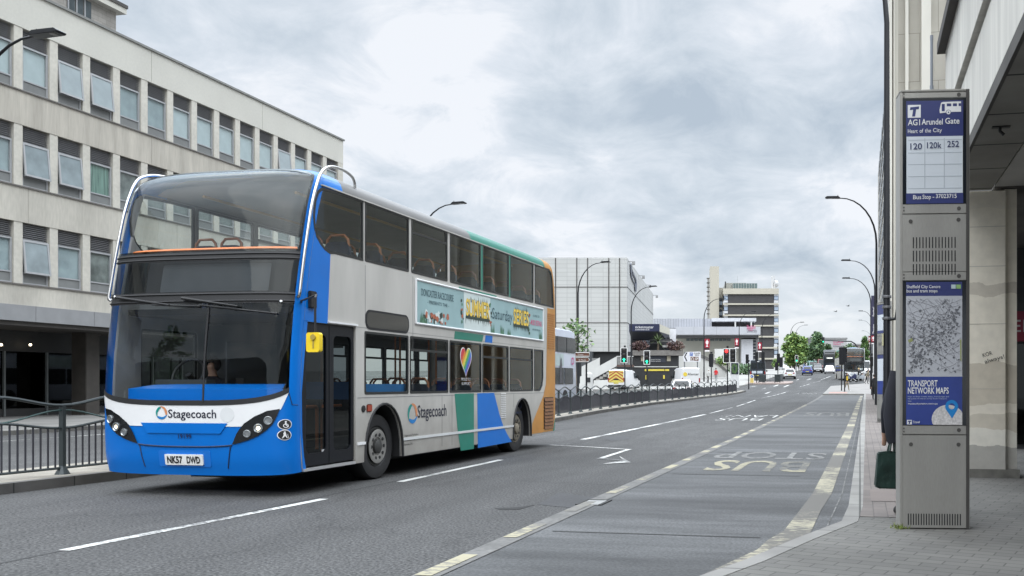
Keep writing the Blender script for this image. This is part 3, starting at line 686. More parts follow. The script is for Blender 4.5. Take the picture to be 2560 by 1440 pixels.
for yc, r_, zt in ((YFa, fr_r, zfa), (YRa, rr_r, zra)):
    for sd_ in (1, -1):
        ww = MB(); ap = archp(yc, r_ + .01, zt + .01); k = len(ap)
        ww.add([(sd_ * (BW - .02), y, z) for y, z in ap] + [(sd_ * (BW - .62), y, z) for y, z in ap], [(i, i + 1, k + i + 1, k + i) for i in range(k - 1)] + [tuple(range(k, 2 * k))])
        o_ = MB().tube([(sd_ * (BW + .004), y, z) for y, z in ap], .020, 6)
        ww.add(o_.v, o_.f)
        ww.build('wheel_arch', rubber, bus)
def floorbox(z0, z1, e):
    b = MB(); b.box(-.72, .72, .2, BL - .1, z0, z1)
    for y0, y1 in ((.2, YFa - fr_r - .03), (YFa + fr_r + .03, YRa - rr_r - .03), (YRa + rr_r + .03, BL - .1)):
        for sd_ in (-1, 1): b.box(min(sd_ * .72, sd_ * (BW - e)), max(sd_ * .72, sd_ * (BW - e)), y0, y1, z0, z1)
    return b
floorbox(.30, .355, .1).build('chassis', mblack, bus)
MB().box(-.6, .6, .5, BL - .4, .16, .30).build('underframe', rubber, bus)
# rails, mirror, wipers
for sgn in (1, -1):
    pts = [FR(sgn * .845, z, .05 if z > 2.55 else .02) for z in (2.52, 2.56, 2.75, 3.0, 3.25, 3.5, 3.7, 3.88, 4.0)]
    q = pts[-1]; pts += [Vector((q.x, q.y + .07, 4.14)), Vector((q.x, q.y + .18, 4.26)), Vector((q.x * .985, q.y + .40, 4.345)), Vector((q.x * .97, q.y + .70, 4.37)), Vector((q.x * .95, q.y + .96, 4.345)), Vector((q.x * .94, q.y + 1.06, 4.29)), Vector((q.x * .94, q.y + 1.08, 4.2))]
    MB().tube(smoothpts(pts), .020, 10).build('grab_rail', chrome, bus, smooth=60)
m0 = Vector((BW - .02, .06, 2.46)); c_ = P(786, 856, 10.85) - Vector((BX, BY, 0))
MB().tube([m0, (m0.x + .06, m0.y - .10, 2.47), (c_.x, c_.y + .04, 2.47), (c_.x + .01, c_.y, 2.44), (c_.x + .01, c_.y, c_.z + .08)], .014, 8).build('mirror_arm', mblack, bus)
b = MB(); b.plate([rrect(c_.x - .085, c_.x + .085, c_.z - .115, c_.z + .115, .03, 5)], c_.y - .035, c_.y + .035, lambda a, b_, d: (a, d, b_)); mo = b.build('mirror', M('mirror_yellow', (.78, .56, .02), .4, var=.04), bus, bevel=.012)
b = MB(); b.lathe([(.032, -.018), (.032, 0), (.02, .004)], (c_.x + .01, c_.y - .037, c_.z + .06), 'Y', 14); b.box(c_.x, c_.x + .018, c_.y - .04, c_.y - .034, c_.z - .07, c_.z + .1, 0); b.build('mirror_bracket', M('brass_dull', (.35, .26, .05), .5, var=0), mo)
mb_ = MB(); mb_.box(BW - .0, BW + .05, .16, .30, 2.40, 2.62); mb_.build('mirror_mount', mblack, bus, bevel=.01)
for (p0, p1, p2, p3) in (((300, 744), (430, 763), (385, 762), (505, 766)), ((462, 746), (600, 766), (502, 763), (695, 784))):
    A = [FR(*FQ(*p), .05) for p in (p0, p1)]; B = [FR(*FQ(*p), .03) for p in (p2, ((p2[0] + p3[0]) / 2, (p2[1] + p3[1]) / 2), p3)]
    w_ = MB().tube(A, [.022, .012], 6).tube(B, .012, 6).build('wiper', rubber, bus)
for (px, py) in ((292, 743), (465, 746), (703, 754)):
    q, z = FQ(px, py); c = FR(q, z, .02); MB().ball(c, .022, n=8).build('washer_jet', chrome, bus)
# ---- inside
floorbox(.36, .40, .05).build('lower_floor', dark_in, bus)
fm = MB(); fm.box(-BW + .05, BW - .05, .22, BL - .15, 2.34, 2.42); fm.build('upper_floor', dark_in, bus)
MB().add([(x, y, z) for y in (.75, BL - .5) for x, z in ((-BW + .05, UZT + .02), (-BW + .2, 4.15), (0, 4.2), (BW - .2, 4.15), (BW - .05, UZT + .02))], [(i, i + 1, i + 6, i + 5) for i in range(4)]).build('ceiling', liner, bus)
b = MB()
for x in (-.72, .72): b.tube([(x, .9, 4.06), (x, BL - 1, 4.06)], .022, 6)
b.build('ceiling_handrail', M('handrail_yellow', (.6, .33, .05), .4, var=0), bus)
MB().tube([FR(q / 20, 3.17, -.16) for q in range(-16, 17)], .022, 8).build('front_handrail', railo, bus)
def seat():
    b = MB(); b.box(-.42, .42, -.22, .22, .38, .46)
    for s in (-.21, .21): b.plate([rrect(s - .19, s + .19, .46, 1.02, .10, 4)], .20, .27, lambda a, c, d: (a, d, c))
    b.box(-.03, .03, -.1, .1, 0, .38)
    r_ = MB()
    for s in (-.21, .21): r_.tube([(s - .17, .235, .95), (s - .16, .235, 1.05), (s - .10, .235, 1.115), (s + .10, .235, 1.115), (s + .16, .235, 1.05), (s + .17, .235, .95)], .020, 6)
    return b, r_
sb_m, sr_m = seat(); first = None
for dk, z0, ys in (('u', 2.42, [1.15 + .88 * i for i in range(10)]), ('l', .40, [3.6 + .86 * i for i in range(6)])):
    for y in ys:
        for x in (-.85, .85):
            if dk == 'l' and y < 2.5: continue
            if first is None:
                s1 = sb_m.build('seat', seatm, bus, bevel=.02, loc=(x, y, z0)); r1 = sr_m.build('seat_rail', seato, s1); first = (s1, r1)
            else:
                c = first[0].copy(); sc.collection.objects.link(c); c.location = (x, y, z0); d = first[1].copy(); sc.collection.objects.link(d); d.parent = c
b = MB()
for y in (2.0, 3.2, 4.4, 5.8, 7.2):
    for x in (-.42, .42): b.cyl((x, y, .4), (x, y, 2.34), .018, None, 6)
b.build('grab_pole', railo, bus)
# cab: dash, wheel, driver's partition, staircase
b = MB().plate([[(-.78, 1.02), (.78, 1.02), (.78, 1.36), (-.78, 1.36)]], -.32, -.26, lambda a, c, d: FR(a, c, d), 0, QC); b.build('dashboard', blue, bus)
b = MB(); 
V = [FR(q / 20, 1.36, -.26) for q in range(-15, 16)] + [FR(q / 20, 1.42, -.62) for q in range(-15, 16)]; b.add(V, [(i, i + 1, 31 + i + 1, 31 + i) for i in range(30)]); b.build('dash_top', blue, bus)
b = MB(); b.box(-1.05, -.15, .25, .55, .9, 1.48); b.build('instrument_binnacle', M('binnacle', (.04, .045, .045), .5, var=.1), bus, bevel=.06)
st_ = MB(); c0 = Vector((-.6, .45, 1.55)); st_.tube([c0 + Vector((.23 * cos(t), .10 * sin(t), .21 * sin(t))) for t in [2 * pi * i / 20 for i in range(21)]], .018, 6, cap=False); st_.cyl(c0 + Vector((0, .1, -.1)), c0, .04, None, 8); st_.build('steering_wheel', mblack, bus)
MB().box(-.15, -.12, .6, 1.7, .4, 2.0).build('cab_partition', M('cab_panel', (.02, .022, .025), .5, var=.1), bus)
MB().box(-1.25, -.15, 1.7, 1.75, .4, 2.3).build('cab_bulkhead', dark_in, bus)
b = MB(); b.box(-1.2, -.35, 1.9, 3.2, .4, 2.34); b.build('staircase', dark_in, bus)
b = MB(); b.box(.35, BW - .06, 1.45, 1.5, 1.2, 1.45); b.box(.35, BW - .06, 1.5, 2.9, 1.25, 1.42); b.build('luggage_pen', M('pen_blue', (.02, .16, .42), .5, var=.1), bus)
MB().box(-.10, .02, .75, .81, .4, 1.5).build('ticket_machine', mblack, bus)
# ---------------------------------------------------------------- ground, roads, pavements
def strip(name, edges, off, mat, skirt=0., kind='structure', step=2.0, mi=None):
    """edges: (v, u0, u1) rows; a sheet that follows the road's rise, with kerb faces when skirt > 0"""
    rows = []
    for (v0, a0, b0), (v1, a1, b1) in zip(edges, edges[1:]):
        n = max(1, int((v1 - v0) / step))
        for i in range(n): t = i / n; rows.append((v0 + (v1 - v0) * t, a0 + (a1 - a0) * t, b0 + (b1 - b0) * t))
    rows.append(edges[-1]); b = MB(); V = []
    for v, u0, u1 in rows: z = h(v) + off; V += [(u0, v, z - skirt), (u0, v, z), (u1, v, z), (u1, v, z - skirt)]
    F = []
    for i in range(len(rows) - 1):
        o = i * 4; F.append((o + 1, o + 2, o + 6, o + 5))
        if skirt: F += [(o, o + 1, o + 5, o + 4), (o + 2, o + 3, o + 7, o + 6)]
    if skirt: F += [(0, 3, 2, 1), (len(V) - 4, len(V) - 3, len(V) - 2, len(V) - 1)]
    b.add(V, F); o = b.build(name, mat, smooth=20)
    if kind: o['kind'] = kind
    return o
def asphaltmat(name, col, speck, patch, rough, stain=None, pscale=.35, stretch=(1, .35, 1), cracks=0., streak=0.):
    m = bpy.data.materials.new(name); m.use_nodes = True; t = m.node_tree; n = t.nodes; l = t.links; b = n['Principled BSDF']
    b.inputs['Roughness'].default_value = rough; b.inputs['Specular IOR Level'].default_value = .35
    tc = n.new('ShaderNodeTexCoord'); mp = n.new('ShaderNodeMapping'); mp.inputs['Scale'].default_value = stretch; l.new(tc.outputs['Object'], mp.inputs[0])
    def noise(src, sc_, det, lo, hi, a, c):
        z = n.new('ShaderNodeTexNoise'); z.inputs['Scale'].default_value = sc_; z.inputs['Detail'].default_value = det; l.new(src, z.inputs[0])
        r = n.new('ShaderNodeMapRange'); l.new(z.outputs[0], r.inputs[0]); r.inputs[1].default_value = lo; r.inputs[2].default_value = hi; r.inputs[3].default_value = a; r.inputs[4].default_value = c; return r.outputs[0]
    def mul(a, c):
        k = n.new('ShaderNodeMath'); k.operation = 'MULTIPLY'; l.new(a, k.inputs[0]); l.new(c, k.inputs[1]); return k.outputs[0]
    f = mul(noise(mp.outputs[0], pscale, 5, .3, .7, 1 - patch, 1 + patch), noise(tc.outputs['Object'], 38, 4, .33, .67, 1 - speck, 1 + speck))
    f = mul(f, noise(tc.outputs['Object'], 110, 2, .62, .75, 1, 1 + 2.2 * speck)); f = mul(f, noise(mp.outputs[0], 2.2, 4, .35, .65, 1 - patch * .5, 1 + patch * .5))
    if streak:
        m3 = n.new('ShaderNodeMapping'); m3.inputs['Scale'].default_value = (1, .02, 1); l.new(tc.outputs['Object'], m3.inputs[0]); f = mul(f, noise(m3.outputs[0], 1.1, 3, .35, .65, 1 - streak, 1 + streak))
    if cracks:
        vo = n.new('ShaderNodeTexVoronoi'); vo.feature = 'DISTANCE_TO_EDGE'; vo.inputs['Scale'].default_value = .28
        dz = n.new('ShaderNodeTexNoise'); dz.inputs['Scale'].default_value = 1.6; dz.inputs['Detail'].default_value = 5; l.new(tc.outputs['Object'], dz.inputs[0])
        ad_ = n.new('ShaderNodeVectorMath'); ad_.operation = 'ADD'; l.new(tc.outputs['Object'], ad_.inputs[0]); l.new(dz.outputs[1], ad_.inputs[1]); l.new(ad_.outputs[0], vo.inputs[0])
        r = n.new('ShaderNodeMapRange'); l.new(vo.outputs[0], r.inputs[0]); r.inputs[1].default_value = 0; r.inputs[2].default_value = .018; r.inputs[3].default_value = 1 - cracks; r.inputs[4].default_value = 1
        f = mul(f, r.outputs[0])
    vm = n.new('ShaderNodeVectorMath'); vm.operation = 'SCALE'; vm.inputs[0].default_value = col; l.new(f, vm.inputs['Scale']); l.new(vm.outputs[0], b.inputs['Base Color'])
    z = n.new('ShaderNodeTexNoise'); z.inputs['Scale'].default_value = 60; z.inputs['Detail'].default_value = 3; l.new(tc.outputs['Object'], z.inputs[0])
    bp = n.new('ShaderNodeBump'); bp.inputs['Strength'].default_value = .3; bp.inputs['Distance'].default_value = .006; l.new(z.outputs[0], bp.inputs['Height']); l.new(bp.outputs[0], b.inputs['Normal'])
    MC[name] = m; return m
asph = asphaltmat('asphalt', (.050, .0495, .049), .85, .20, .80, cracks=.2, streak=.13)
bayas = asphaltmat('bay_asphalt', (.058, .059, .060), .35, .40, .66, pscale=.5, stretch=(.35, 1.6, 1), cracks=.0)
patchm = asphaltmat('patch_asphalt', (.045, .045, .047), .25, .15, .75)
kerbm = brickmat('kerb_stone', (.22, .215, .20), (.19, .185, .175), (.07, .07, .065), 1, .92, 5, .012, 0, .85, 'YX', .2, .16, 2)
kerbdark = brickmat('kerb_grimy', (.105, .10, .09), (.085, .08, .075), (.03, .03, .028), 1, .92, 5, .012, 0, .85, 'YX', .2, .25, 2)
pave = brickmat('paving_blocks', (.125, .122, .112), (.105, .102, .095), (.06, .057, .053), 1, .27, .135, .006, .5, .85, 'XY', .4, .24, .8, rot=.30)
paver = brickmat('paving_pinkish', (.15, .13, .118), (.125, .11, .102), (.09, .08, .075), 1, .27, .135, .006, .5, .85, 'YX', .4, .2, .8)
pavef = brickmat('paving_flags', (.17, .165, .155), (.15, .145, .135), (.12, .115, .11), 1, .6, .6, .010, .5, .85, 'XY', .25, .2, .6)
medm = M('median_concrete', (.25, .23, .195), .9, var=.28, scale=1.6, fine=.12, fscale=30, bump=.4)
gm = M('ground_grey', (.12, .12, .115), .9, var=.2, scale=.05)
b = MB(); vv = [-60, -20, 0, 20, 40, 60, 80, 100, 120, 150, 200, 260, 320, 420, 600, 1000, 2000, 4500]
V = []
for v in vv: V += [(-1500, v, h(v) - .06), (1500, v, h(v) - .06)]
b.add(V, [(2 * i, 2 * i + 1, 2 * i + 3, 2 * i + 2) for i in range(len(vv) - 1)]); struct(b.build('ground', gm))
strip('road', [(-50, -75, 4), (430, -75, 4)], 0, asph)
BE = G(2120, 988).y     # far end of the bus bay
def ku(v): return lerp([(-50, -3.0), (1.0, -3.0), (3.5, -2.05), (6.75, -.84), (7.82, -.52), (8.87, -.17), (10, -.12), (92, .42), (400, .42)], v)
strip('bus_bay', [(-10, -3.13, 2), (BE, -3.13, 2)], .004, bayas)
kv = [-12, 1.0, 3.5, 6.75, 7.82, 8.87, 10, 30, 60, BE]
strip('pavement', [(v, ku(v) + .14, 16) for v in kv], .12, pave, .2)
strip('pavement', [(BE, -3.0, 16), (BE + 22, -3.0, 16), (BE + 30, 0.5, 16), (430, 0.9, 16)], .121, M('pavement_tarmac', (.20, .19, .18), .85, var=.12, scale=.8, fine=.1), .2)
strip('kerb', [(v, ku(v), ku(v) + .15) for v in kv], .124, kerbm, .2)
strip('kerb', [(BE - .15, -3.0, .6), (BE, -3.0, .6)], .126, kerbm, .2, step=.1)
strip('kerb', [(BE, -3.14, -2.99), (BE + 22, -3.14, -2.99)], .126, kerbm, .2)
strip('paving_strip', [(v, ku(v) + .15, ku(v) + .72) for v in (9.2, 10, 30, 60, BE - .2)], .1245, paver)
# tactile slabs beside the kerb
strip('tactile_paving', [(10.4, .12, .60), (11.6, .12, .60)], .129, M('tactile_pink', (.155, .13, .118), .85, var=.12, scale=2), step=.3)
strip('tactile_paving', [(BE + 1.0, -2.7, -1.1), (BE + 4.5, -2.7, -1.1)], .129, M('tactile_red', (.30, .19, .165), .85, var=.12, scale=2), step=1)
# drain channel kerb with yellow dashes
strip('channel_kerb', [(-12, -3.24, -3.03), (BE + 0, -3.24, -3.03)], .010, M('channel_stone', (.115, .113, .108), .85, var=.2, scale=2, fine=.2, fscale=20))
yel = M('road_paint_yellow', (.46, .40, .22), .75, var=.22, scale=2.5, fine=.3, fscale=14)
whp = M('road_paint_white', (.56, .56, .54), .75, var=.18, scale=2.5, fine=.35, fscale=12)

fadew = M('road_paint_pale', (.125, .125, .12), .8, var=.3, scale=2.0, fine=.5, fscale=9)
def worn(name, base, under, amount, sc_=6.):
    m = bpy.data.materials.new(name); m.use_nodes = True; t = m.node_tree; n = t.nodes; l = t.links; b = n['Principled BSDF']; b.inputs['Roughness'].default_value = .8
    tc = n.new('ShaderNodeTexCoord'); mp = n.new('ShaderNodeMapping'); mp.inputs['Scale'].default_value = (1, 2.6, 1); l.new(tc.outputs['Object'], mp.inputs[0])
    z = n.new('ShaderNodeTexNoise'); z.inputs['Scale'].default_value = sc_; z.inputs['Detail'].default_value = 8; z.inputs['Roughness'].default_value = .7; l.new(mp.outputs[0], z.inputs[0])
    z2 = n.new('ShaderNodeTexNoise'); z2.inputs['Scale'].default_value = .5; l.new(tc.outputs['Object'], z2.inputs[0])
    a_ = n.new('ShaderNodeMath'); a_.operation = 'ADD'; l.new(z.outputs[0], a_.inputs[0]); l.new(z2.outputs[0], a_.inputs[1])
    r = n.new('ShaderNodeMapRange'); l.new(a_.outputs[0], r.inputs[0]); r.inputs[1].default_value = amount; r.inputs[2].default_value = amount + .10
    mx = n.new('ShaderNodeMix'); mx.data_type = 'RGBA'; l.new(r.outputs[0], mx.inputs[0]); mx.inputs[6].default_value = tuple(under) + (1,); mx.inputs[7].default_value = tuple(base) + (1,)
    l.new(mx.outputs[2], b.inputs['Base Color']); MC[name] = m; return m
faded = worn('worn_bay_paint', (.26, .24, .165), (.085, .084, .08), .90, 9); ywide = worn('worn_yellow', (.30, .28, .205), (.105, .10, .09), 1.01)
wworn = worn('worn_white', (.46, .46, .44), (.10, .10, .10), .90, 11)
yworn = worn('worn_dash', (.30, .275, .19), (.13, .125, .115), .97, 8)
v = -4.
i = 0
while v < BE:
    strip('yellow_dash', [(v, -3.225, -3.09), (v + .85, -3.225, -3.09)], .0145, yworn, step=.8); v += 1.72 + .06 * sin(v)
    if v > 55: break
strip('yellow_line', [(7.85, -.86, -.70), (8.35, -.82, -.50), (8.9, -.72, -.46), (10.4, -.66, -.43), (12, -.60, -.36), (30, -.42, -.18), (60, -.20, .04), (BE - 1.5, .02, .25)], .0085, ywide, step=1)
strip('yellow_line', [(3.5, -2.17, -2.07), (6.75, -1.14, -1.03), (7.85, -.86, -.70)], .0085, ywide, step=.5)
cd = [((160, 1377), (810, 1248)), ((1000, 1205), (1252, 1150)), ((1457, 1099), (1762, 1036.5)), ((1775, 1033.5), (1830, 1019)), ((1842, 1016), (1888, 1000.5)), ((1905, 995), (1972, 978)), ((2000, 967), (2024, 960)), ((2034, 957), (2052, 952)), ((2052, 950), (2078, 940))]
for k, (a, c) in enumerate(cd):
    A, B = G(*a), G(*c); w = .06 if k not in (2,) else .085
    strip('lane_line', [(A.y, A.x - w, A.x + w), (B.y, B.x - w, B.x + w)], .005, wworn, step=.5)
for a, c in (((1873, 967), (1893, 965)), ((1913, 984), (1928, 979)), ((1905, 973), (1914, 970)), ((1937, 966), (1944, 962)), ((1958, 968), (1972, 963)), ((2016, 950), (2028, 947)), ((1990, 951), (1997, 948))):
    A, B = G(*a), G(*c); 
    if B.y < A.y + .4: B.y = A.y + .4
    strip('lane_line', [(A.y, min(A.x, B.x) - .08, max(A.x, B.x) * .5 + min(A.x, B.x) * .5 + .08), (B.y, (A.x + B.x) / 2 - .08, max(A.x, B.x) + .08)], .005, wworn, step=.5)
def roadtext(body, pxl, pxr, ya, yb, mat, off=.009, bold=.012):      # lettering read by drivers coming towards the camera
    A, B = G(pxl, ya), G(pxr, ya); C = G((pxl + pxr) / 2, yb); b = MB(); 
    x0, x1, v0, v1 = A.x, B.x, A.y, C.y
    fittext(b, body, 0, 1, 0, 1, lambda a, c, d: (x1 - a * (x1 - x0), v1 - c * (v1 - v0), h(v1 - c * (v1 - v0)) + off), 0, 0, bold)
    struct(b.build('road_lettering', mat, smooth=0))
roadtext('BUS', 1750, 2015, 1177, 1153, faded); roadtext('STOP', 1776, 2062, 1146, 1132, fadew)
roadtext('BUS', 2004, 2122, 1040, 1032, fadew)
roadtext('BUS', 1783, 1900, 1051, 1045.5, wworn, .006, -.012); roadtext('LANE', 1790, 1936, 1043.5, 1038, wworn, .006, -.012); roadtext('ONLY', 1985, 2040, 985.5, 982, fadew, .006)
def paintline(pts, w, mat, off=.006):
    b = MB()
    P_ = [G(*p) for p in pts]
    for p, q in zip(P_, P_[1:]):
        d = Vector((q.x - p.x, q.y - p.y, 0)).normalized(); n = Vector((-d.y, d.x, 0)) * w; p2 = p - d * w; q2 = q + d * w
        b.add([(x.x, x.y, h(x.y) + off) for x in (p2 - n, q2 - n, q2 + n, p2 + n)], [(0, 1, 2, 3)]); off += .0006
    struct(b.build('road_marking', mat, smooth=0))
paintline([(1380, 1113), (1468, 1117.5), (1572, 1124), (1500, 1147), (1552, 1151)], .055, wworn)
b = MB(); A = [G(*p) for p in ((1577, 1157), (1548, 1141), (1558, 1152), (1507, 1161))]; b.add([(p.x, p.y, .010) for p in A], [(0, 1, 2), (0, 2, 3)]); struct(b.build('road_marking', wworn, smooth=0))
def patch(pts, mat, name='road_patch', off=.003):
    b = MB(); A = [G(*p) for p in pts]; b.add([(p.x, p.y, h(p.y) + off) for p in A], [tuple(range(len(A)))]); struct(b.build(name, mat, smooth=0))
patch([(1345, 1262), (1395, 1232), (1500, 1245), (1525, 1252), (1480, 1275)], patchm)
patch([(1500, 1093), (1560, 1089), (1582, 1096), (1530, 1103)], patchm)
patch([(1775, 1098), (1850, 1090), (1870, 1097), (1790, 1103)], patchm)
patch([(1236, 1271), (1300, 1268), (1340, 1262), (1300, 1274), (1250, 1275)], M('crack_dark', (.02, .02, .02), .9, var=.3), 'road_crack', .0035)
# long joint in the tarmac
strip('road_joint', [(4, -6.70, -6.66), (28, -6.62, -6.585)], .0025, M('joint_dark', (.028, .028, .028), .8, var=.3), step=1)
strip('bay_joint', [(8.45, -2.9, -.9), (8.49, -2.9, -.9)], .0075, MC['joint_dark'], step=1)
strip('bay_joint', [(14.2, -2.9, -.9), (14.24, -2.9, -.9)], .0075, MC['joint_dark'], step=1)
strip('bay_joint', [(18.9, -2.9, -.7), (18.94, -2.9, -.7)], .0075, MC['joint_dark'], step=1)
strip('gutter_line', [(8.9, -.34, -.325), (12, -.235, -.22), (60, .12, .135)], .009, fadew, step=1)
# drain grate
A, B = G(1441, 1262), G(1510, 1262); b = MB(); g0, g1 = A.y - .05, A.y + .42
b.box(A.x, B.x, g0, g1, -.05, .006, 0)
b.box(A.x, B.x, g1 - .04, g1, .006, .016, 0); b.box(A.x, A.x + .04, g0, g1 - .04, .006, .016, 0); b.box(B.x - .04, B.x, g0, g1 - .04, .006, .016, 0)
for i in range(7): x = A.x + .05 + (B.x - A.x - .1) * i / 7; b.box(x, x + .035, g0 + .02, g1 - .06, .007, .014, 1)
tag(b.build('drain_grate', [M('iron_dark', (.03, .03, .03), .7, .3, var=.2), M('iron_worn', (.30, .30, .29), .5, .4, var=.2)], smooth=0), 'cast iron drain grate sunk in the road beside the yellow dashed kerb', 'drain')
# median and left pavement
med = [G(*p) for p in ((-500, 1300), (0, 1237), (256, 1205), (1390, 1054.5), (1500, 1033), (1632, 1012), (1750, 997), (1843, 985), (1866, 980))]
mrows = [(p.y, p.x - 1.75 + .0 * p.x, p.x) for p in med]
mrows[-1] = (med[-1].y + .4, med[-1].x - .5, med[-1].x - .1)
def medu(v): return lerp([(p.y, p.x) for p in med], v)
strip('median', mrows, .13, medm, .2)
strip('kerb', [(r[0], r[2] - .14, r[2] + .004) for r in mrows], .134, kerbdark, .2)
strip('left_pavement', [(-50, -60, -23), (20, -60, -23), (45, -60, -23.5), (66, -60, -24.0), (72, -60, -28)], .12, pavef, .2)
strip('kerb', [(-50, -23.14, -22.99), (20, -23.14, -22.99), (45, -23.64, -23.49), (66, -24.14, -23.99)], .124, kerbdark, .2)
struct(strip('plaza', [(92, -70, -22), (98, -70, -15.5), (104, -70, -13.2), (118, -70, -12.6), (430, -70, -12.6)], .12, M('plaza_concrete', (.27, .265, .25), .85, var=.15, scale=.5), .2))
for v0 in (31, 33.5, 40): strip('parking_line', [(v0, -22.6, -20.6), (v0 + .1, -22.6, -20.6)], .005, wworn, step=1)
strip('lane_line', [(-20, -20.7, -20.6), (60, -21.0, -20.9)], .005, wworn)
isl = [G(1862, 961), G(1975, 961)]; V0 = isl[0].y
island2 = strip('traffic_island', [(V0, isl[0].x, isl[1].x - .4), (V0 + 2, isl[0].x, isl[1].x), (V0 + 5.5, isl[0].x + .3, isl[1].x), (V0 + 7.5, isl[0].x + 1.2, isl[1].x - .2)], .13, M('island_paving', (.25, .20, .18), .9, var=.12, scale=1), .2)

# ---------------------------------------------------------------- left: the office building
stone = M('facade_stone', (.45, .425, .37), .85, var=.14, scale=.5, stretch=(1, 1.6, .35), fine=.06, fscale=8, bump=.08)
stoned = M('facade_stone_stained', (.42, .39, .335), .85, var=.20, scale=.8, stretch=(1, 2.2, .22), fine=.07, fscale=8, bump=.08)
stonep = M('facade_parapet', (.53, .515, .46), .8, var=.05, scale=.5, fine=.03, fscale=10)
pilm = M('pilaster_stone', (.51, .485, .425), .85, var=.09, scale=1, fine=.05, fscale=8)
lou = M('louvre_grey', (.19, .19, .195), .6, var=.1)
ofr = M('office_frame', (.33, .335, .34), .5, .1, var=.06)
opan = M('office_panel', (.17, .175, .17), .6, var=.08)
opane = glass('office_glass', (.93, .97, .97), 1.5)
blindm = [M('blind_pale', (.42, .465, .47), .8, var=.06), M('blind_mid', (.28, .325, .335), .8, var=.15, scale=2), M('blind_green', (.14, .22, .18), .8, var=.5, scale=3, stretch=(1, 6, .3)), M('blind_dark', (.15, .16, .15), .8, var=.5, scale=2.5)]
UF = -29.6
off_ = thing('office_building', 'long pale stone office building with three rows of louvred windows, left of the bus', 'building', (UF, 0, 0))
vE = U(858, 500, UF).y; vS = -6.0
bay = 1.485
def pz(x, y): return U(x, y, UF).z
zP, zH1, zS1, zH2, zS2, zH3, zS3, zG1, zG0 = 15.6, 14.25, 11.95, 10.75, 8.5, 7.25, 4.98, 4.25, 3.68
def ob(name, x0, x1, y0, y1, z0, z1, m, par=off_, **k): return MB().box(x0, x1, y0, y1, z0, z1).build(name, m, par, **k)
ob('parapet', -1.0, .0, vS, vE, zH1, zP, stonep)
ob('coping', -1.05, .07, vS, vE + .07, zP, zP + .09, M('coping_grey', (.20, .20, .19), .7, var=.1))
for z0, z1, m in ((zH2, zS1, stoned), (zH3, zS2, stone), (zG1, zS3, stone)):
    ob('spandrel', -1.0, 0, vS, vE, z0, z1, m)
    ob('sill', -.98, .05, vS, vE, z1, z1 + .05, M('sill_dark', (.13, .12, .11), .8, var=.15))
ob('end_wall', -15, -1.0, vE - .4, vE, 0, zP, stone); ob('roof', -15, -1.0, vS, vE - .4, zP - .6, zP - .4, M('roof_felt', (.08, .08, .08), .9))
ob('end_pier', -.99, -.01, vE - .5, vE - .002, zG1 + .002, zH1 - .002, pilm)
ob('back_wall', -15.4, -15, vS, vE, 0, zP, stone)
ob('fascia_band', -1.4, .12, vS, vE, zG0, zG1, M('fascia_grey', (.24, .243, .247), .6, var=.06))
fj = MB(); vj = U(83, 780, UF).y
k = -14
while vj + 2.62 * k < vE:
    y = vj + 2.62 * k; k += 1
    if y > vS: MB().box(.121, .128, y - .012, y + .012, zG0, zG1).build('fascia_joint', lou, off_, smooth=0)
for z0, z1 in ((zH1, zP), (zH2, zS1), (zH3, zS2), (zG1, zS3)):
    for k in range(9):
        y = vS + 3.1 + k * bay * 5 + (1.5 if z0 == zH3 else 0)
        if y < vE - 1: MB().box(-.01, .004, y - .006, y + .006, z0 + .01, z1 - .01).build('panel_joint', M('joint_stone', (.24, .225, .19), .9, var=.2), off_, smooth=0)
nb = int((vE - vS) / bay)
rnd = random.Random(5)
def winparts(zs_, zh):
    H = zh - zs_; zf = zs_ + H * .74
    f = MB(); w0, w1_ = .20, bay - .20
    for (a, b_, c, d) in ((w0, w1_, zs_ + .05, zs_ + .11), (w0, w1_, zf - .06, zf), (w0, w0 + .06, zs_ + .11, zf - .06), (w1_ - .06, w1_, zs_ + .11, zf - .06), (w0 + .06, w1_ - .06, zs_ + .43, zs_ + .48)): f.box(-.17, -.08, a, b_, c, d, 0)
    f.box(-.15, -.11, w0 + .06, w1_ - .06, zs_ + .11, zs_ + .43, 1)
    l_ = MB(); l_.box(-.27, -.25, w0, w1_, zf, zh)
    n = 8
    for i in range(n):
        z = zf + .02 + (zh - zf - .03) * i / n; l_.add([(-.22, w0, z + .07), (-.22, w1_, z + .07), (-.12, w1_, z), (-.12, w0, z), (-.12, w0, z + .02), (-.12, w1_, z + .02)], [(0, 1, 2, 3), (3, 2, 5, 4)])
    p_ = MB(); p_.add([(-.13, w0 + .06, zs_ + .48), (-.13, w1_ - .06, zs_ + .48), (-.13, w1_ - .06, zf - .06), (-.13, w0 + .06, zf - .06)], [(0, 1, 2, 3)])
    s_ = MB(); z0, z1 = zs_ + .44, zf - .02      # top-hung sash pushed out at the bottom
    tp = lambda y, z, d: (-.09 + (z1 - z) * .10 + d, y, z)
    for (a, b_, c, d) in ((w0, w1_, z0, z0 + .07), (w0, w1_, z1 - .07, z1), (w0, w0 + .07, z0 + .07, z1 - .07), (w1_ - .07, w1_, z0 + .07, z1 - .07)): s_.prism([(a, c), (b_, c), (b_, d), (a, d)], 0, .05, tp)
    sg_ = MB(); sg_.prism([(w0 + .07, z0 + .07), (w1_ - .07, z0 + .07), (w1_ - .07, z1 - .07), (w0 + .07, z1 - .07)], .02, .03, tp)
    bl = MB(); bl.add([(-.165, w0, zs_ + .3), (-.165, w1_, zs_ + .3), (-.165, w1_, zf), (-.165, w0, zf)], [(0, 1, 2, 3)])
    return f, l_, p_, s_, sg_, bl, zf
openw = {0: {1, 2, 10}, 1: {0, 1}, 2: {0}}; y_first = None
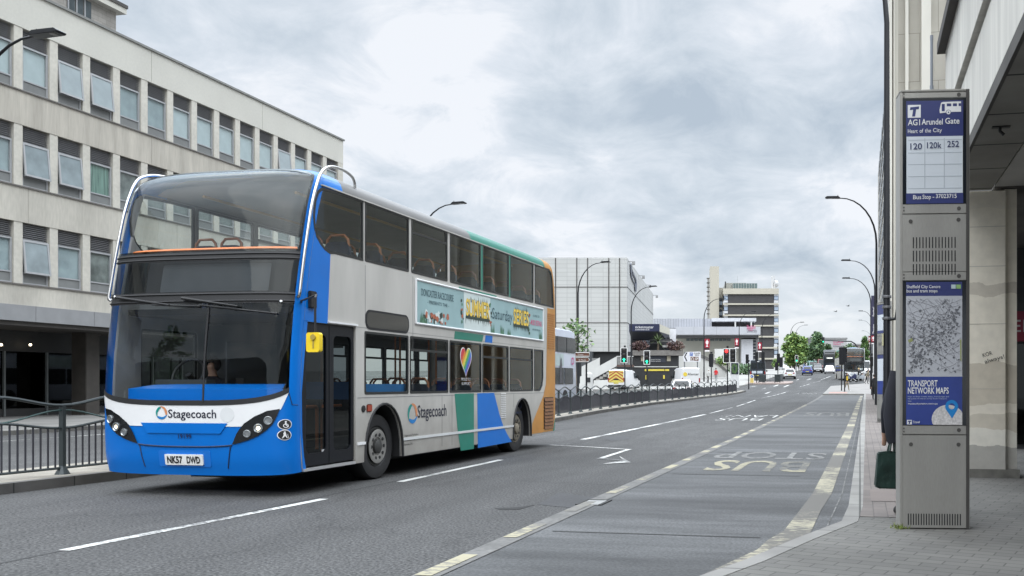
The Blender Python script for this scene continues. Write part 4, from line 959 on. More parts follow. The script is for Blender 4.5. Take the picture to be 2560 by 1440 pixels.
for r_, (zs_, zh) in enumerate(((zS1, zH1), (zS2, zH2), (zS3, zH3))):
    f, l_, p_, s_, sg_, bl, zf = winparts(zs_, zh)
    proto = {}
    vp = U(47, 300, UF).y          # a pilaster centre
    k0 = int((vS - vp) / bay)
    for k in range(k0, int((vE - vp) / bay) + 1):
        y = vp + k * bay
        if y < vS + .2 or y + bay > vE + .9: continue
        last = y + bay > vE
        def put(key, mb, name, mat, par):
            if key not in proto: o = mb.build(name, mat, par, smooth=0); proto[key] = o
            else: o = proto[key].copy(); sc.collection.objects.link(o); o.parent = par
            return o
        if 'pil' not in proto: proto['pil'] = MB().box(-.98, -.02, y - .175, y + .175, zs_ + .05, zh).build('pilaster', pilm, off_); proto['pily'] = y
        else:
            o = proto['pil'].copy(); sc.collection.objects.link(o); o.location.y = y - proto['pily']
        if last: continue
        w = put('w', f, 'window', [ofr, opan], off_); w.location.y = y
        put('l', l_, 'louvre', lou, w)
        if k in openw[r_]: q = put('s', s_, 'window_sash', ofr, w); put('sg', sg_, 'pane', M('sash_pane', ((.30, .345, .355), (.20, .24, .25), (.22, .27, .27))[r_], .12, var=.10, scale=1.5) if r_ == 0 else M('sash_pane_dim', (.22, .26, .27), .10, var=.2, scale=1.5), w)
        else: put('p', p_, 'pane', opane, w)
        c = 0 if r_ == 0 else (2 if (r_, k) in ((1, 2), (1, 1)) else (3 if k >= 2 else 1))
        if r_ == 0 and k in (3, 4): c = 1
        if r_ == 0 and rnd.random() < .2 and k > 4: c = 1
        put('b%d' % c, MB().add(bl.v, bl.f), 'blind', blindm[c], w)
ob('inner_wall', -1.4, -1.35, vS, vE - .4, zS3, zH1, M('room_dark', (.05, .05, .05), .9))
# ground floor: shaded shop windows set back behind the fascia
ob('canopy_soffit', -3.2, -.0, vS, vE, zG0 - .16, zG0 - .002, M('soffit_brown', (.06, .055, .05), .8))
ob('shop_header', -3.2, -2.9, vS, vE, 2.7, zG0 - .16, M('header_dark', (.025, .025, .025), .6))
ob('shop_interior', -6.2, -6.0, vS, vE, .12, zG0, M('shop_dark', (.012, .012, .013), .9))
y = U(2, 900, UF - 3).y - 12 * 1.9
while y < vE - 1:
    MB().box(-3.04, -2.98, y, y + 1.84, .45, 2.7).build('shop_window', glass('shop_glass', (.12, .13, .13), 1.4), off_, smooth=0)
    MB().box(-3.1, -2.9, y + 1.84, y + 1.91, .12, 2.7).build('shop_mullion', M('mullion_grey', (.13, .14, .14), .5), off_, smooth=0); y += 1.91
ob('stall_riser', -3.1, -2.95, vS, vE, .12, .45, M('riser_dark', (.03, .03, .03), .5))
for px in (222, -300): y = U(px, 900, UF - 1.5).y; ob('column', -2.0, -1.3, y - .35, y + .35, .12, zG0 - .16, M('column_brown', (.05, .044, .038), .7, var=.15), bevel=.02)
for px in (3, 76): q = U(px, 862, UF - 2.6); MB().ball((q.x - UF, q.y, q.z), .05, n=8).build('downlight', M('lit_bulb', (1, .85, .6), .4, var=0, emit=6), off_)
pent = thing('rooftop_plant_room', 'stone rooftop plant room with overhanging roof on the office building', 'plant room', (-36.5, 0, zP - .4))
pa, pb = U(-260, 0, -36.5).y, U(290, 0, -36.5).y; zt_ = U(290, 32, -36.5).z - zP + .4
MB().box(-6, 0, pa, pb, 0, zt_).build('wall', brickmat('plant_stone', (.34, .32, .29), (.28, .265, .24), (.22, .21, .19), 1, .5, .22, .01, .5, .9, 'YZ', .3), pent)
MB().box(-6.3, .35, pa, pb + .3, zt_, zt_ + .28).build('roof_slab', stonep, pent); MB().box(-6.3, .40, pa, pb + .34, zt_ + .28, zt_ + .45).build('roof_edge', M('roof_edge_dark', (.06, .055, .05), .7), pent)
wa, wb_ = U(167, 20, -36.5).y, U(229, 20, -36.5).y
for k in range(3):
    y0 = wa + (wb_ - wa) * k / 3; w = MB().box(-.05, .03, y0, y0 + (wb_ - wa) / 3 - .05, zt_ - 1.35, zt_ - .12).build('window', M('plant_window', (.06, .075, .08), .15, var=.2), pent, smooth=0)
    MB().box(.03, .06, y0, y0 + .07, zt_ - 1.35, zt_ - .12).build('window_frame', ofr, w, smooth=0)

# ---------------------------------------------------------------- right: canopy block, pillar, stone wall
conc = M('canopy_concrete', (.60, .58, .53), .85, var=.16, scale=1.4, stretch=(1, 3, .18), fine=.05, fscale=9)
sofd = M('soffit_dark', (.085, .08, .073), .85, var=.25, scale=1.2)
cb_ = thing('canopy_building', 'concrete canopy block jutting over the pavement at the right edge', 'building', (1.22, 0, 0))
vC = P(2373, 200, 12.85).y
fa_ = MB().box(0, 13, -14, vC, 4.24, 5.06).build('fascia', conc, cb_, smooth=0); MB().box(.06, 13, -14, vC - .05, 5.06, 5.14).build('fascia_groove', M('groove_dark', (.06, .055, .05), .9), cb_)
MB().box(-.05, 13, -14, vC, 5.14, 6.05).build('fascia', conc, cb_, smooth=0); MB().box(-.16, 13, -14, vC + .08, 6.05, 6.2).build('coping', M('coping_dark', (.07, .065, .06), .8), cb_)
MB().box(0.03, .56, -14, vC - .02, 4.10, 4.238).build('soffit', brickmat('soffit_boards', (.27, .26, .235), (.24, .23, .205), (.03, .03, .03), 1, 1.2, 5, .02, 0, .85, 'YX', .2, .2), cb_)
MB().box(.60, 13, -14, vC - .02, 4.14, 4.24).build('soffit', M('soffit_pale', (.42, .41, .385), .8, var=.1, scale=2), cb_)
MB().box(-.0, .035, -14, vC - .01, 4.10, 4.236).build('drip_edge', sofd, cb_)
MB().box(.9, 13, vC + .01, vP + 6.1, 4.13, 5.9).build('rear_ceiling', sofd, cb_) if False else None
hk = MB(); q = P(2500, 326, 9.6); hk.tube([(q.x - 1.22, q.y, 4.10), (q.x - 1.22, q.y, 4.05), (q.x - 1.18, q.y, 4.01)], .018, 6).box(q.x - 1.30, q.x - 1.12, q.y - .03, q.y + .03, 4.085, 4.10); hk.build('soffit_hook', mblack, cb_)
pm = bpy.data.materials.new('pillar_render'); pm.use_nodes = True
def pillarmat(m):
    t = m.node_tree; n = t.nodes; l = t.links; b = n['Principled BSDF']; b.inputs['Roughness'].default_value = .85
    tc = n.new('ShaderNodeTexCoord'); sp = n.new('ShaderNodeSeparateXYZ'); l.new(tc.outputs['Object'], sp.inputs[0])
    z = n.new('ShaderNodeTexNoise'); z.inputs['Scale'].default_value = 2.2; z.inputs['Detail'].default_value = 7; l.new(tc.outputs['Object'], z.inputs[0])
    a = n.new('ShaderNodeMath'); a.operation = 'MULTIPLY_ADD'; l.new(z.outputs[0], a.inputs[0]); a.inputs[1].default_value = .28; l.new(sp.outputs[2], a.inputs[2])
    r = n.new('ShaderNodeValToRGB'); 
    mr = n.new('ShaderNodeMapRange'); l.new(a.outputs[0], mr.inputs[0]); mr.inputs[1].default_value = .2; mr.inputs[2].default_value = 4.4; l.new(mr.outputs[0], r.inputs[0]); r.color_ramp.interpolation = 'CONSTANT'
    e = r.color_ramp.elements; e[0].position = 0; e[0].color = (.40, .385, .35, 1); e[1].position = .115; e[1].color = (.70, .67, .59, 1)
    for p, c in ((.17, (.58, .53, .44, 1)), (.22, (.73, .675, .57, 1)), (.255, (.57, .515, .42, 1)), (.39, (.77, .715, .60, 1)), (.62, (.58, .53, .445, 1)), (.66, (.77, .715, .60, 1)), (.90, (.73, .68, .58, 1))): q = e.new(p); q.color = c
    z2 = n.new('ShaderNodeTexNoise'); z2.inputs['Scale'].default_value = 9; z2.inputs['Detail'].default_value = 8; l.new(tc.outputs['Object'], z2.inputs[0])
    m2 = n.new('ShaderNodeMapRange'); l.new(z2.outputs[0], m2.inputs[0]); m2.inputs[1].default_value = .3; m2.inputs[2].default_value = .7; m2.inputs[3].default_value = .93; m2.inputs[4].default_value = 1.05
    vm = n.new('ShaderNodeVectorMath'); vm.operation = 'SCALE'; l.new(r.outputs[0], vm.inputs[0]); l.new(m2.outputs[0], vm.inputs['Scale']); l.new(vm.outputs[0], b.inputs['Base Color'])
pillarmat(pm)
q0, q1 = P(2515, 1195, 12.75), P(2533, 1190, 13.0); vP = q0.y
MB().box(0.02, q0.x - 1.22, vP, vP + .7, .118, 4.10).build('pillar', pm, cb_, bevel=.01)
MB().box(q0.x - 1.22, q1.x - 1.20, vP + .10, vP + .6, .118, 4.13).build('pillar_pilaster', pm, cb_)
MB().box(0.0, q1.x - 1.18, vP - .02, vP + .72, .1, .24).build('plinth', M('plinth_grimy', (.14, .135, .12), .9, var=.3, scale=5), cb_)
for z in (1.35, 2.25, 3.05, 3.6): MB().box(.02, q0.x - 1.22, vP - .002, vP, z, z + .008).build('render_joint', M('joint_shade', (.48, .45, .39), .9, var=0), cb_, smooth=0)
gq = P(2473, 893, 12.74); gr = MB()
gf = lambda a, c, d: (gq.x - 1.22 + a * .96 - c * .28, vP - .004, gq.z + a * .28 + c * .96)
fittext(gr, 'KOR', -.07, .06, .02, .055, gf, 0, 0, 0); fittext(gr, 'always!', -.07, .20, -.07, .055, gf, 0, 0, 0); gr.build('graffiti', mblack, cb_)
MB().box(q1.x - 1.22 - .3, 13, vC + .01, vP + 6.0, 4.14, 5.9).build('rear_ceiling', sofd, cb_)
shp = thing('arcade_shopfront', 'dark recessed shopfront with red sign behind the pillar at the right edge', 'shopfront', (2.6, vP + 6, .12))
MB().box(-.3, 9, 0, .2, 0, 4.1).build('shop_wall', M('arcade_dark', (.035, .035, .037), .6, var=.2), shp); MB().box(-.25, 9, -.06, 0, 2.15, 2.75).build('sign_board', M('sign_maroon', (.16, .012, .03), .5, var=0), shp)
tx = MB(); fittext(tx, 'Elec', .30, 1.2, 2.34, .24, lambda a, c, d: (a, -.066, c), 0, 0, .01); tx.build('sign_lettering', M('sign_grey', (.35, .33, .33), .6, var=0), shp)
for k in range(5): MB().box(.1 + k * 1.1, 1.1 + k * 1.1, -.03, 0, .1, 2.1).build('shop_window', glass('arcade_glass', (.2, .2, .2), 1.4), shp, smooth=0)
MB().box(9.0, 9.4, -26, 6, 0, 4.1).build('arcade_wall', MC['arcade_dark'], shp)
ashl = brickmat('stone_cladding', (.43, .41, .36), (.40, .38, .335), (.22, .21, .18), 1, 1.15, 1.95, .012, .37, .8, 'XZ', .2, .14, .5)
pale = M('fluted_stone', (.58, .56, .50), .8, var=.10, scale=.7, stretch=(1, 1, .3))
sb = thing('stone_tower_block', 'tall stone clad block with vertical pale ribs behind the bus stop sign', 'building', (1.22, 0, 0))
vA = P(2224, 900, 37.5).y
MB().box(.3, 9, vA, vA + 5, 4.2, 24).build('wall', ashl, sb)
MB().box(.35, 9, vA + .3, vA + 5, .1, 4.2).build('ground_floor', M('dark_shopfront', (.07, .075, .08), .4, var=.2), sb)
MB().box(.3, 9, vA - .05, vA + .3, 3.8, 4.2).build('lintel', pale, sb)
for x0, x1, d in ((2222, 2229, .5), (2233, 2237, .25), (2262, 2270, .3), (2301, 2324, .5), (2372, 2378, .3)):
    a, b_ = P(x0, 900, 37.5).x, P(x1, 900, 37.5).x; MB().box(a - 1.22, b_ - 1.22, vA - d, vA + .01, .12, 24).build('rib', pale, sb)
MB().box(0.0, .3, vA, vA + 5, .12, 24).build('corner_rib', pale, sb)
sf = thing('stone_street_frontage', 'stone street frontage with small dark windows running behind the lamp posts', 'building', (1.22, 0, 0))
vB0, vB1 = vA + 5, P(2194, 500, 64).y
MB().box(.0, 12, vB0, vB1, .1, 15.9).build('wall', M('frontage_stone', (.38, .36, .32), .85, var=.12, scale=.6), sf)
for z in [4.6 + 1.15 * i for i in range(10)]:
    for y in [vB0 + .8 + 2.6 * i for i in range(int((vB1 - vB0 - 1.5) / 2.6))]:
        w = MB().box(-.04, .02, y, y + 1.7, z, z + .62).build('window', M('frontage_window', (.03, .035, .04), .2, var=0), sf, smooth=0) if 'fw' not in MC else MC['fw'].copy()
        if 'fw' not in MC: MC['fw'] = w; fw0 = (y, z)
        else: sc.collection.objects.link(w); w.location = (0, y - fw0[0], z - fw0[1])
# ---------------------------------------------------------------- white clad arena, terrace, stairs
clad = brickmat('white_cladding', (.47, .475, .46), (.44, .445, .43), (.32, .32, .315), 1, 1.5, .52, .022, 0, .55, 'XZ', .2, .06, .15)
cladY = brickmat('white_cladding_side', (.45, .455, .445), (.42, .425, .415), (.31, .31, .305), 1, 1.5, .52, .022, 0, .55, 'YZ', .2, .06, .15)
dk = M('charcoal', (.018, .019, .021), .6, var=.15); wht = M('white_paint', (.52, .52, .50), .6, var=.08, scale=1, stretch=(1, 1, .4))
navy = M('sign_navy', (.012, .016, .05), .45, var=0)
def R0(px, Z, rz=TH):    # base point of something that squarely faces the camera's way
    p = P(px, HY, Z); return Vector((p.x, p.y, h(p.y) - .1))
def local(root, px, py, Z):
    return (Matrix.Rotation(-root.rotation_euler.z, 4, 'Z') @ (P(px, py, Z) - root.location))
ZA_ = 115.
ar = thing('clad_arena', 'windowless white panelled arena block with dark vertical joints and black base', 'building', R0(1568, ZA_), TH)
mpx = ZA_ / FPX; zt_ = local(ar, 1568, 645, ZA_).z; zb_ = local(ar, 1568, 879, ZA_).z
MB().box(-16, 0, 0, 40, zb_, zt_).build('front_wall', clad, ar, smooth=0)
sv = local(ar, 1633, 735, 161.)
MB().add([(0.004, .004, zb_), (sv.x, sv.y, zb_), (sv.x, sv.y, zt_), (0.004, .004, zt_)], [(0, 1, 2, 3)]).build('side_wall', cladY, ar, smooth=0)
MB().box(-16, -.05, .3, 40, zt_ + .001, zt_ + .12).build('coping', M('coping_pale', (.4, .4, .4), .6), ar)
for px in (1389, 1442, 1469, 1522, 1549): x = (px - 1568) * mpx; MB().box(x - .055, x + .055, -.06, -.002, zb_, zt_).build('cladding_joint', M('joint_brown', (.05, .045, .042), .7), ar, smooth=0)
for py in (717.6, 807): z = local(ar, 1568, py, ZA_).z; MB().box(-16, 0.02, -.04, -.003, z - .04, z + .04).build('cladding_joint', MC['joint_brown'], ar, smooth=0); MB().add([(.02, 0, z - .06), (sv.x + .02, sv.y, z - .06), (sv.x + .02, sv.y, z + .06), (.02, 0, z + .06)], [(0, 1, 2, 3)]).build('cladding_joint', dk, ar, smooth=0)
MB().box(-16, 3, .5, 30, -1, zb_).build('base_wall', dk, ar)
MB().box(-5.6, -4.2, -1.6, .5, zb_ - 3.2, zb_ - .1).build('base_door', M('slate', (.05, .055, .06), .6), ar)
lgp = [(-1.1, 1.3), (-.9, 1.6), (-.5, .9), (.9, .4), (1.1, -.2), (.9, -1.2), (.5, -1.3), (.3, -.6), (-.8, -.1), (-1.0, .4)]
zc_ = local(ar, 1580, 697, 122).z; sd = (sv / sv.length); MB().plate([[(a, b * 1.05) for a, b in lgp], [(a * .62, b * .62) for a, b in lgp]], 0, .12, lambda a, b, d: (sd.x * (8 + 4.5 * a) + d + .05, sd.y * (8 + 4.5 * a), zc_ + b)).build('wall_logo', M('logo_slate', (.10, .11, .14), .5), ar, smooth=0)
for t in (.02, .35, .62, .98):
    x, y = sv.x * t, sv.y * t; MB().box(x, x + .9, y - .05, y + .05, zt_ - .35, zt_ - .28).box(x + .5, x + .9, y - .2, y + .2, zt_ - .75, zt_ - .4).build('security_camera', M('camera_grey', (.25, .25, .25), .5), ar, smooth=0)  # small security cameras on brackets along the top edge of the side wall
# terrace entrance with canopy
ZT_ = 104.; te = thing('terrace_entrance', 'black terrace entrance with navy canopy sign and planted ledge beside the arena', 'building', R0(1640, ZT_), TH)
tl = lambda px, py, Z=ZT_: local(te, px, py, Z)
a, b_ = tl(1573, 810), tl(1649, 828.5); cs = MB().box(a.x, b_.x, -.1, .6, b_.z, a.z).build('canopy_sign', navy, te)
tx = MB(); q0, q1 = tl(1588, 821), tl(1634, 821); fittext(tx, 'ticketmaster', q0.x, q1.x, q0.z, .30, lambda x, z, d: (x, -.115, z), 0, 0, .0); tx.build('sign_lettering', white, cs)
tx = MB(); q1 = tl(1624, 826); fittext(tx, 'ticketmaster.co.uk', q0.x, q1.x, q1.z + .02, .13, lambda x, z, d: (x, -.115, z), 0, 0, .01); tx.build('sign_lettering', white, cs)
c0, c1 = tl(1573, 829), tl(1672, 842); MB().add([(a.x, .1, c0.z), (b_.x, .1, c0.z), (c1.x, 7, c0.z), (a.x, 7, c0.z), (a.x, 6.9, c1.z - .4), (c1.x, 6.9, c1.z - .4)], [(0, 1, 2, 3), (0, 1, 5, 4), (1, 2, 5)]).build('canopy_soffit', M('navy_soffit', (.012, .014, .025), .6), te, smooth=0)
MB().add([(b_.x, .0, b_.z - .02), (b_.x, .0, a.z), (c1.x, 8, a.z), (c1.x, 8, b_.z - .5)], [(0, 1, 2, 3)]).build('canopy_side', M('cream_paint', (.50, .48, .40), .7), te, smooth=0)
f0, f1 = tl(1653, 811), tl(1689, 849); MB().prism([(f0.x, f0.z), (f1.x, f0.z), (f1.x, f1.z), (f1.x - .4, f1.z), (f0.x, f1.z + .9)], 8, 10, lambda x, z, d: (x, d, z)).build('white_gable', M('gable_white', (.62, .63, .66), .5, var=.06), te, smooth=0)
g0, g1 = tl(1573, 838), tl(1700, 890); MB().box(g0.x, g1.x - 1.2, 5, 6, g1.z, g0.z).build('glazed_front', M('glazing_dark', (.014, .016, .02), .25, var=.2), te)
for r_ in range(3):
    for c in range(5): x = tl(1602 + c * 4, 0).x; z = tl(0, 846 + r_ * 5.2).z; MB().box(x, x + .14, 4.96, 4.99, z - .16, z).build('pale_window', M('pane_pale_blue', (.55, .62, .75), .4, var=0), te, smooth=0)  # grid of small panes in plain pale blue, no emission
for py in (848, 856): p, q = tl(1622, py), tl(1680, py); MB().box(p.x, q.x, 1.2, 1.3, p.z - .1, p.z + .08).build('terrace_rail', M('rail_charcoal', (.03, .03, .035), .5), te, smooth=0)
for a0, a1 in ((1640, 1676), (1655, 1674)): p, q = tl(a0, 846 if a0 == 1640 else 861), tl(a1, 853 if a0 == 1640 else 867); MB().box(p.x, q.x, 1.4, 1.45, q.z, p.z).build('terrace_panel', M('panel_white', (.5, .5, .48), .6), te, smooth=0)
p, q = tl(1582, 876), tl(1708, 889); pl_ = MB().box(p.x, q.x, -.6, 1.2, q.z, p.z).build('planter', M('planter_grey', (.17, .16, .15), .85, var=.2), te)
p, q = tl(1582, 889), tl(1697, 962); MB().box(p.x, q.x, -.2, 4, -.5, p.z).build('black_wall', dk, te)
p, q = tl(1582, 916), tl(1694, 918); MB().box(p.x, q.x, -.26, -.2, q.z, p.z).build('white_strip', wht, te, smooth=0)
p, q = tl(1625, 890), tl(1664, 906); ws = MB().box(p.x, q.x, -.26, -.2, q.z, p.z).build('wall_sign', M('slate_blue', (.03, .035, .05), .6), te, smooth=0)
for w, py in (('Steel Street', 900), ('Entrance', 904)): tx = MB(); fittext(tx, w, p.x + .1, p.x + 1.2, tl(0, py).z, .10, lambda x, z, d: (x, -.27, z), 0); tx.build('sign_lettering', wht, ws)
for px in (1606, 1671): p = tl(px, 890); MB().box(p.x - .15, p.x + .25, -.24, -.2, tl(0, 903).z, p.z).build('wall_lamp', M('lamp_cream', (.35, .32, .25), .6), te, smooth=0)
for x0, x1, y0, y1 in ((1612, 1618, 923, 928), (1621, 1661, 923, 927.5), (1663, 1673, 923, 927.5), (1614, 1618, 938, 949), (1658, 1662, 938, 947)): p, q = tl(x0, y0), tl(x1, y1); MB().box(p.x, q.x, -.27, -.21, q.z, p.z).build('height_notice', M('sign_yellow', (.58, .47, .06), .6, var=.05), te, smooth=0)
# stairs
ZS_ = 100.; st = thing('outdoor_staircase', 'white walled outdoor staircase climbing to the terrace below the arena', 'staircase', R0(1500, ZS_), TH)
c4 = lambda x, y, Z=ZS_: local(st, 1380 + x / 6, 800 + y / 6, Z)
def wall(name, pts, d0, d1, m): return MB().prism([(c4(*p).x, c4(*p).z) for p in pts], d0, d1, lambda x, z, d: (x, d, z)).build(name, m, st, smooth=0)
wall('flight_wall', [(420, 850), (970, 545), (970, 690), (660, 860), (600, 905), (420, 1000)], 0, .25, wht)
wall('upper_flight_wall', [(400, 690), (680, 552), (680, 690), (400, 830)], 3, 3.25, wht)
wall('low_wall', [(640, 905), (930, 895), (930, 1060), (640, 1060)], -1.2, -1.0, wht)
for i in range(6): a0 = 660 + i * 52; wall('step_edge', [(a0, 880 - i * 32), (a0 + 50, 880 - i * 32), (a0 + 50, 900 - i * 32 + 14), (a0, 900 - i * 32 + 14)], .05, 2.6, M('stair_concrete', (.30, .29, .27), .85))
wall('landing', [(970, 672), (1215, 672), (1215, 700), (970, 700)], 0, 2.6, M('landing_brown', (.10, .06, .05), .8))
for i in range(13): a0 = 975 + i * 18.5; wall('baluster', [(a0, 550), (a0 + 5, 550), (a0 + 5, 675), (a0, 675)], .05, .1, wht)
for i in range(9): a0 = 560 + i * 14; wall('baluster', [(a0, 560 - 0 * i), (a0 + 4, 560), (a0 + 4, 625 - i * 6), (a0, 628 - i * 6)], 3.3, 3.35, wht)
wall('handrail', [(970, 540), (1220, 540), (1220, 552), (970, 552)], 0, .15, wht)
rb = thing('recycling_bin', 'white round litter bin with dark opening at the foot of the stairs', 'bin', onground(1473, 88, .12))
MB().lathe([(.32, 0), (.36, .05), (.36, 1.5), (.30, 1.75), (0, 1.9)], n=16).build('bin_body', wht, rb); MB().box(-.22, .22, -.38, -.34, .9, 1.35).build('bin_opening', dk, rb)

# ---------------------------------------------------------------- university block, tower, far buildings
ZU = 190.; un = thing('university_block', 'low grey university block with ribbed upper storey and long overhanging band', 'building', R0(1790, ZU), TH)
ul = lambda x, y, Z=ZU: local(un, 1620 + x / 4, 640 + y / 4, Z)
def ub(name, x0, x1, y0, y1, d0, d1, m, par=None):
    p, q = ul(x0, y0), ul(x1, y1); return MB().box(p.x, q.x, d0, d1, q.z, p.z).build(name, m, par or un, smooth=0)
rib = brickmat('ribbed_metal', (.37, .38, .41), (.33, .34, .37), (.22, .23, .25), 1, .55, 60, .06, 0, .5, 'XZ', .2, .05)
pan = brickmat('grey_panels', (.42, .43, .46), (.39, .40, .43), (.24, .245, .26), 1, 4.6, 1.9, .04, 0, .5, 'XZ', .1, .05)
beige = M('university_beige', (.40, .395, .35), .8, var=.07, scale=.2)
ub('upper_storey', -300, 640, 620, 716, 2, 22, rib); ub('roof_fascia', 640, 1085, 618, 652, .5, 20, M('fascia_pale', (.48, .49, .51), .6)); ub('recess', 640, 1075, 652, 716, 4, 20, M('recess_dark', (.07, .07, .075), .6))
for x in (868, 1028): ub('recess_post', x, x + 14, 640, 716, .6, 1.0, wht)
ub('overhang_band', 278, 1112, 716, 796, -3, 16, pan); ub('overhang_soffit', 290, 1100, 796, 822, -1.5, 14, M('soffit_grey', (.11, .11, .115), .7)); ub('lower_wall', -300, 1040, 822, 1230, 1.5, 14, beige)
for i in range(11): ub('window', 384 + i * 41, 384 + i * 41 + 34, 824, 846, 1.3, 1.48, M('strip_glass', (.10, .12, .13), .25, var=.2))
ub('ribbed_bay', 930, 1046, 835, 1200, -1, 1.6, M('bay_white', (.50, .51, .54), .5, var=.04)); gz = ub('stair_glazing', 1046, 1078, 832, 1030, -.5, 1.6, M('stair_glass', (.03, .035, .045), .2))
for i in range(6): ub('glazing_bar', 1046, 1078, 838 + i * 31, 842 + i * 31, -.6, -.52, wht)
ub('entrance_pier', 1078, 1110, 822, 1030, .2, 8, M('pier_grey', (.28, .28, .28), .7))
pink = M('sign_pink', (.52, .10, .22), .5, var=0); slate = M('sign_slate', (.12, .10, .13), .5, var=0)
for i, (w, m) in enumerate((('Sheffield', pink), ('Hallam', pink), ('University', slate))): 
    p, q = ul(978, 738 + 17 * i), ul((1062, 1040, 1076)[i], 0); tx = MB(); fittext(tx, w, p.x, q.x, p.z, .78, lambda x, z, d: (x, -3.03, z), 0, 0, .004); tx.build('sign_lettering', m, un)
ub('white_screen', 650, 760, 945, 1060, -9, -8.8, wht)
rmp = thing('ramp_wall', 'long white ramp wall with grey coping sloping down beside the university block', 'wall', R0(1740, 130.), TH)
rl = lambda x, y: local(rmp, 1620 + x / 4, 640 + y / 4, 130.)
MB().prism([(rl(*p).x, rl(*p).z) for p in ((300, 990), (520, 1005), (800, 1165), (790, 1215), (300, 1225))], 0, .5, lambda x, z, d: (x, d, z)).build('wall_face', wht, rmp, smooth=0)
MB().prism([(rl(*p).x, rl(*p).z) for p in ((520, 980), (700, 1055), (800, 1150), (800, 1172), (690, 1085), (520, 1012))], -.1, .7, lambda x, z, d: (x, d, z)).build('wall_coping', M('coping_mid', (.13, .125, .12), .8), rmp, smooth=0)
ZW = 280.; tw = thing('university_tower', 'dark brick tower with cream floor bands and a tall cream shaft, in the distance', 'building', R0(1877, ZW), TH)
wl = lambda x, y, Z=ZW: local(tw, 1620 + x / 4, 640 + y / 4, Z)
def tb(name, x0, x1, y0, y1, d0, d1, m, par=None):
    p, q = wl(x0, y0), wl(x1, y1); return MB().box(p.x, q.x, d0, d1, q.z, p.z).build(name, m, par or tw, smooth=0)
cream = M('tower_cream', (.43, .405, .34), .8, var=.06, scale=.2, stretch=(1, 1, .3)); dbr = brickmat('tower_brick', (.052, .05, .052), (.042, .04, .043), (.07, .07, .07), 1, .8, .25, .02, .5, .8, 'XZ', .1, .08)
tb('tower_core', 800, 1258, 328, 1300, 0, 22, dbr); tb('parapet', 752, 1306, 326, 382, -.5, 24, cream)
for y in (474, 586, 690, 800, 911, 1020): tb('floor_band', 752, 1306, y, y + 15, -.5, 24, cream)
gl_ = M('tower_glass', (.30, .36, .44), .15, var=.1); spd = M('tower_spandrel', (.52, .53, .55), .5); frd = M('tower_frame', (.012, .02, .035), .5)
tops = (382, 489, 601, 705, 815, 926)
for x0, x1 in ((756, 800), (1258, 1305)):
    for y in tops:
        w = tb('window', x0, x1, y, y + 85, -.1, .3, frd); tb('pane', x0 + 5, x1 - 4, y + 22, y + 55, -.16, -.1, gl_, None).parent = w; s_ = tb('spandrel', x0 + 2, x1 - 2, y + 62, y + 85, -.15, -.1, spd); s_.parent = w; s2 = tb('spandrel', x0 + 2, x1 - 2, y, y + 15, -.15, -.1, spd); s2.parent = w
        
tb('service_shaft', 624, 713, 95, 1200, 2, 10, cream); tb('link_wing', 713, 757, 300, 1100, 5, 20, M('link_beige', (.36, .345, .30), .8))
for y in (415, 520): w = tb('window', 716, 752, y, y + 85, 4.8, 5, frd); tb('pane', 718, 750, y + 25, y + 60, 4.7, 4.78, gl_).parent = w
tb('flue', 600, 616, 205, 700, 5, 6, M('flue_grey', (.33, .32, .30), .6))
for i in range(9): tb('flue_collar', 592, 620, 200 + i * 45, 208 + i * 45, 4.8, 6.2, M('collar_brown', (.14, .13, .12), .7))
tb('plant_room', 782, 995, 247, 330, 6, 20, M('plant_beige', (.33, .33, .30), .8)); tb('plant_louvres', 852, 1098, 266, 328, 2, 14, M('plant_glass', (.11, .15, .15), .3))
for i in range(9): tb('louvre_post', 852 + i * 27, 856 + i * 27, 266, 328, 1.8, 2, M('post_pale', (.35, .37, .36), .6))
tb('mast', 776, 786, 240, 330, 4, 5, dk); tb('aerial', 911, 913, 170, 250, 8, 8.2, M('aerial_grey', (.3, .3, .3), .5))
p = wl(1276, 285); b = MB(); b.cyl((p.x, 3, wl(0, 328).z), (p.x, 3, p.z + 3), .18); b.lathe([(0, 0), (.9, .25), (1.2, .6)], (p.x + .2, 3, p.z + .6), 'Y', 12); b.box(p.x - 1, p.x - .4, 2.8, 3.2, p.z - 2.5, p.z + 3); b.build('roof_aerials', M('aerial_pale', (.5, .5, .5), .5), tw)
def farblock(px0, px1, y0, Z, m, label, d=14, signs=None):
    o = thing('distant_building', label, 'building', R0((px0 + px1) / 2, Z), TH); a, b_ = local(o, px0, y0, Z), local(o, px1, y0, Z)
    MB().box(a.x, b_.x, 0, d, -3, a.z).build('wall', m, o, smooth=0); MB().box(a.x - .2, b_.x + .2, -.2, d, a.z, a.z + .5).build('roof_edge', M('edge_grey', (.25, .25, .25), .7), o, smooth=0); return o, a, b_
o, a, b_ = farblock(2017, 2117, 848, 300, M('pale_concrete', (.40, .40, .40), .8, var=.05), 'pale grey distant university building with pink sign, above the far bus')
MB().box(a.x, a.x + 2, -.1, 0, -3, a.z).build('end_strip', M('strip_dark', (.15, .15, .16), .7), o, smooth=0)
for i, (w, m) in enumerate((('Sheffield', pink), ('Hallam', pink), ('University', slate))):
    p = local(o, 2083, 857.5 + 5 * i, 300); q = local(o, (2108, 2102, 2113)[i], 0, 300); tx = MB(); fittext(tx, w, p.x, q.x, p.z, .55, lambda x, z, d: (x, -.08, z), 0, 0, .006); tx.build('sign_lettering', m, o)
o, a, b_ = farblock(2135, 2182, 863, 330, M('far_brick', (.22, .19, .17), .85, var=.1), 'low brown distant building beyond the trees at the road end')
for i in range(4): MB().box(a.x + 1 + i * 1.5, a.x + 1.8 + i * 1.5, -.1, 0, a.z - 2.2, a.z - .8).build('window', frd, o, smooth=0)
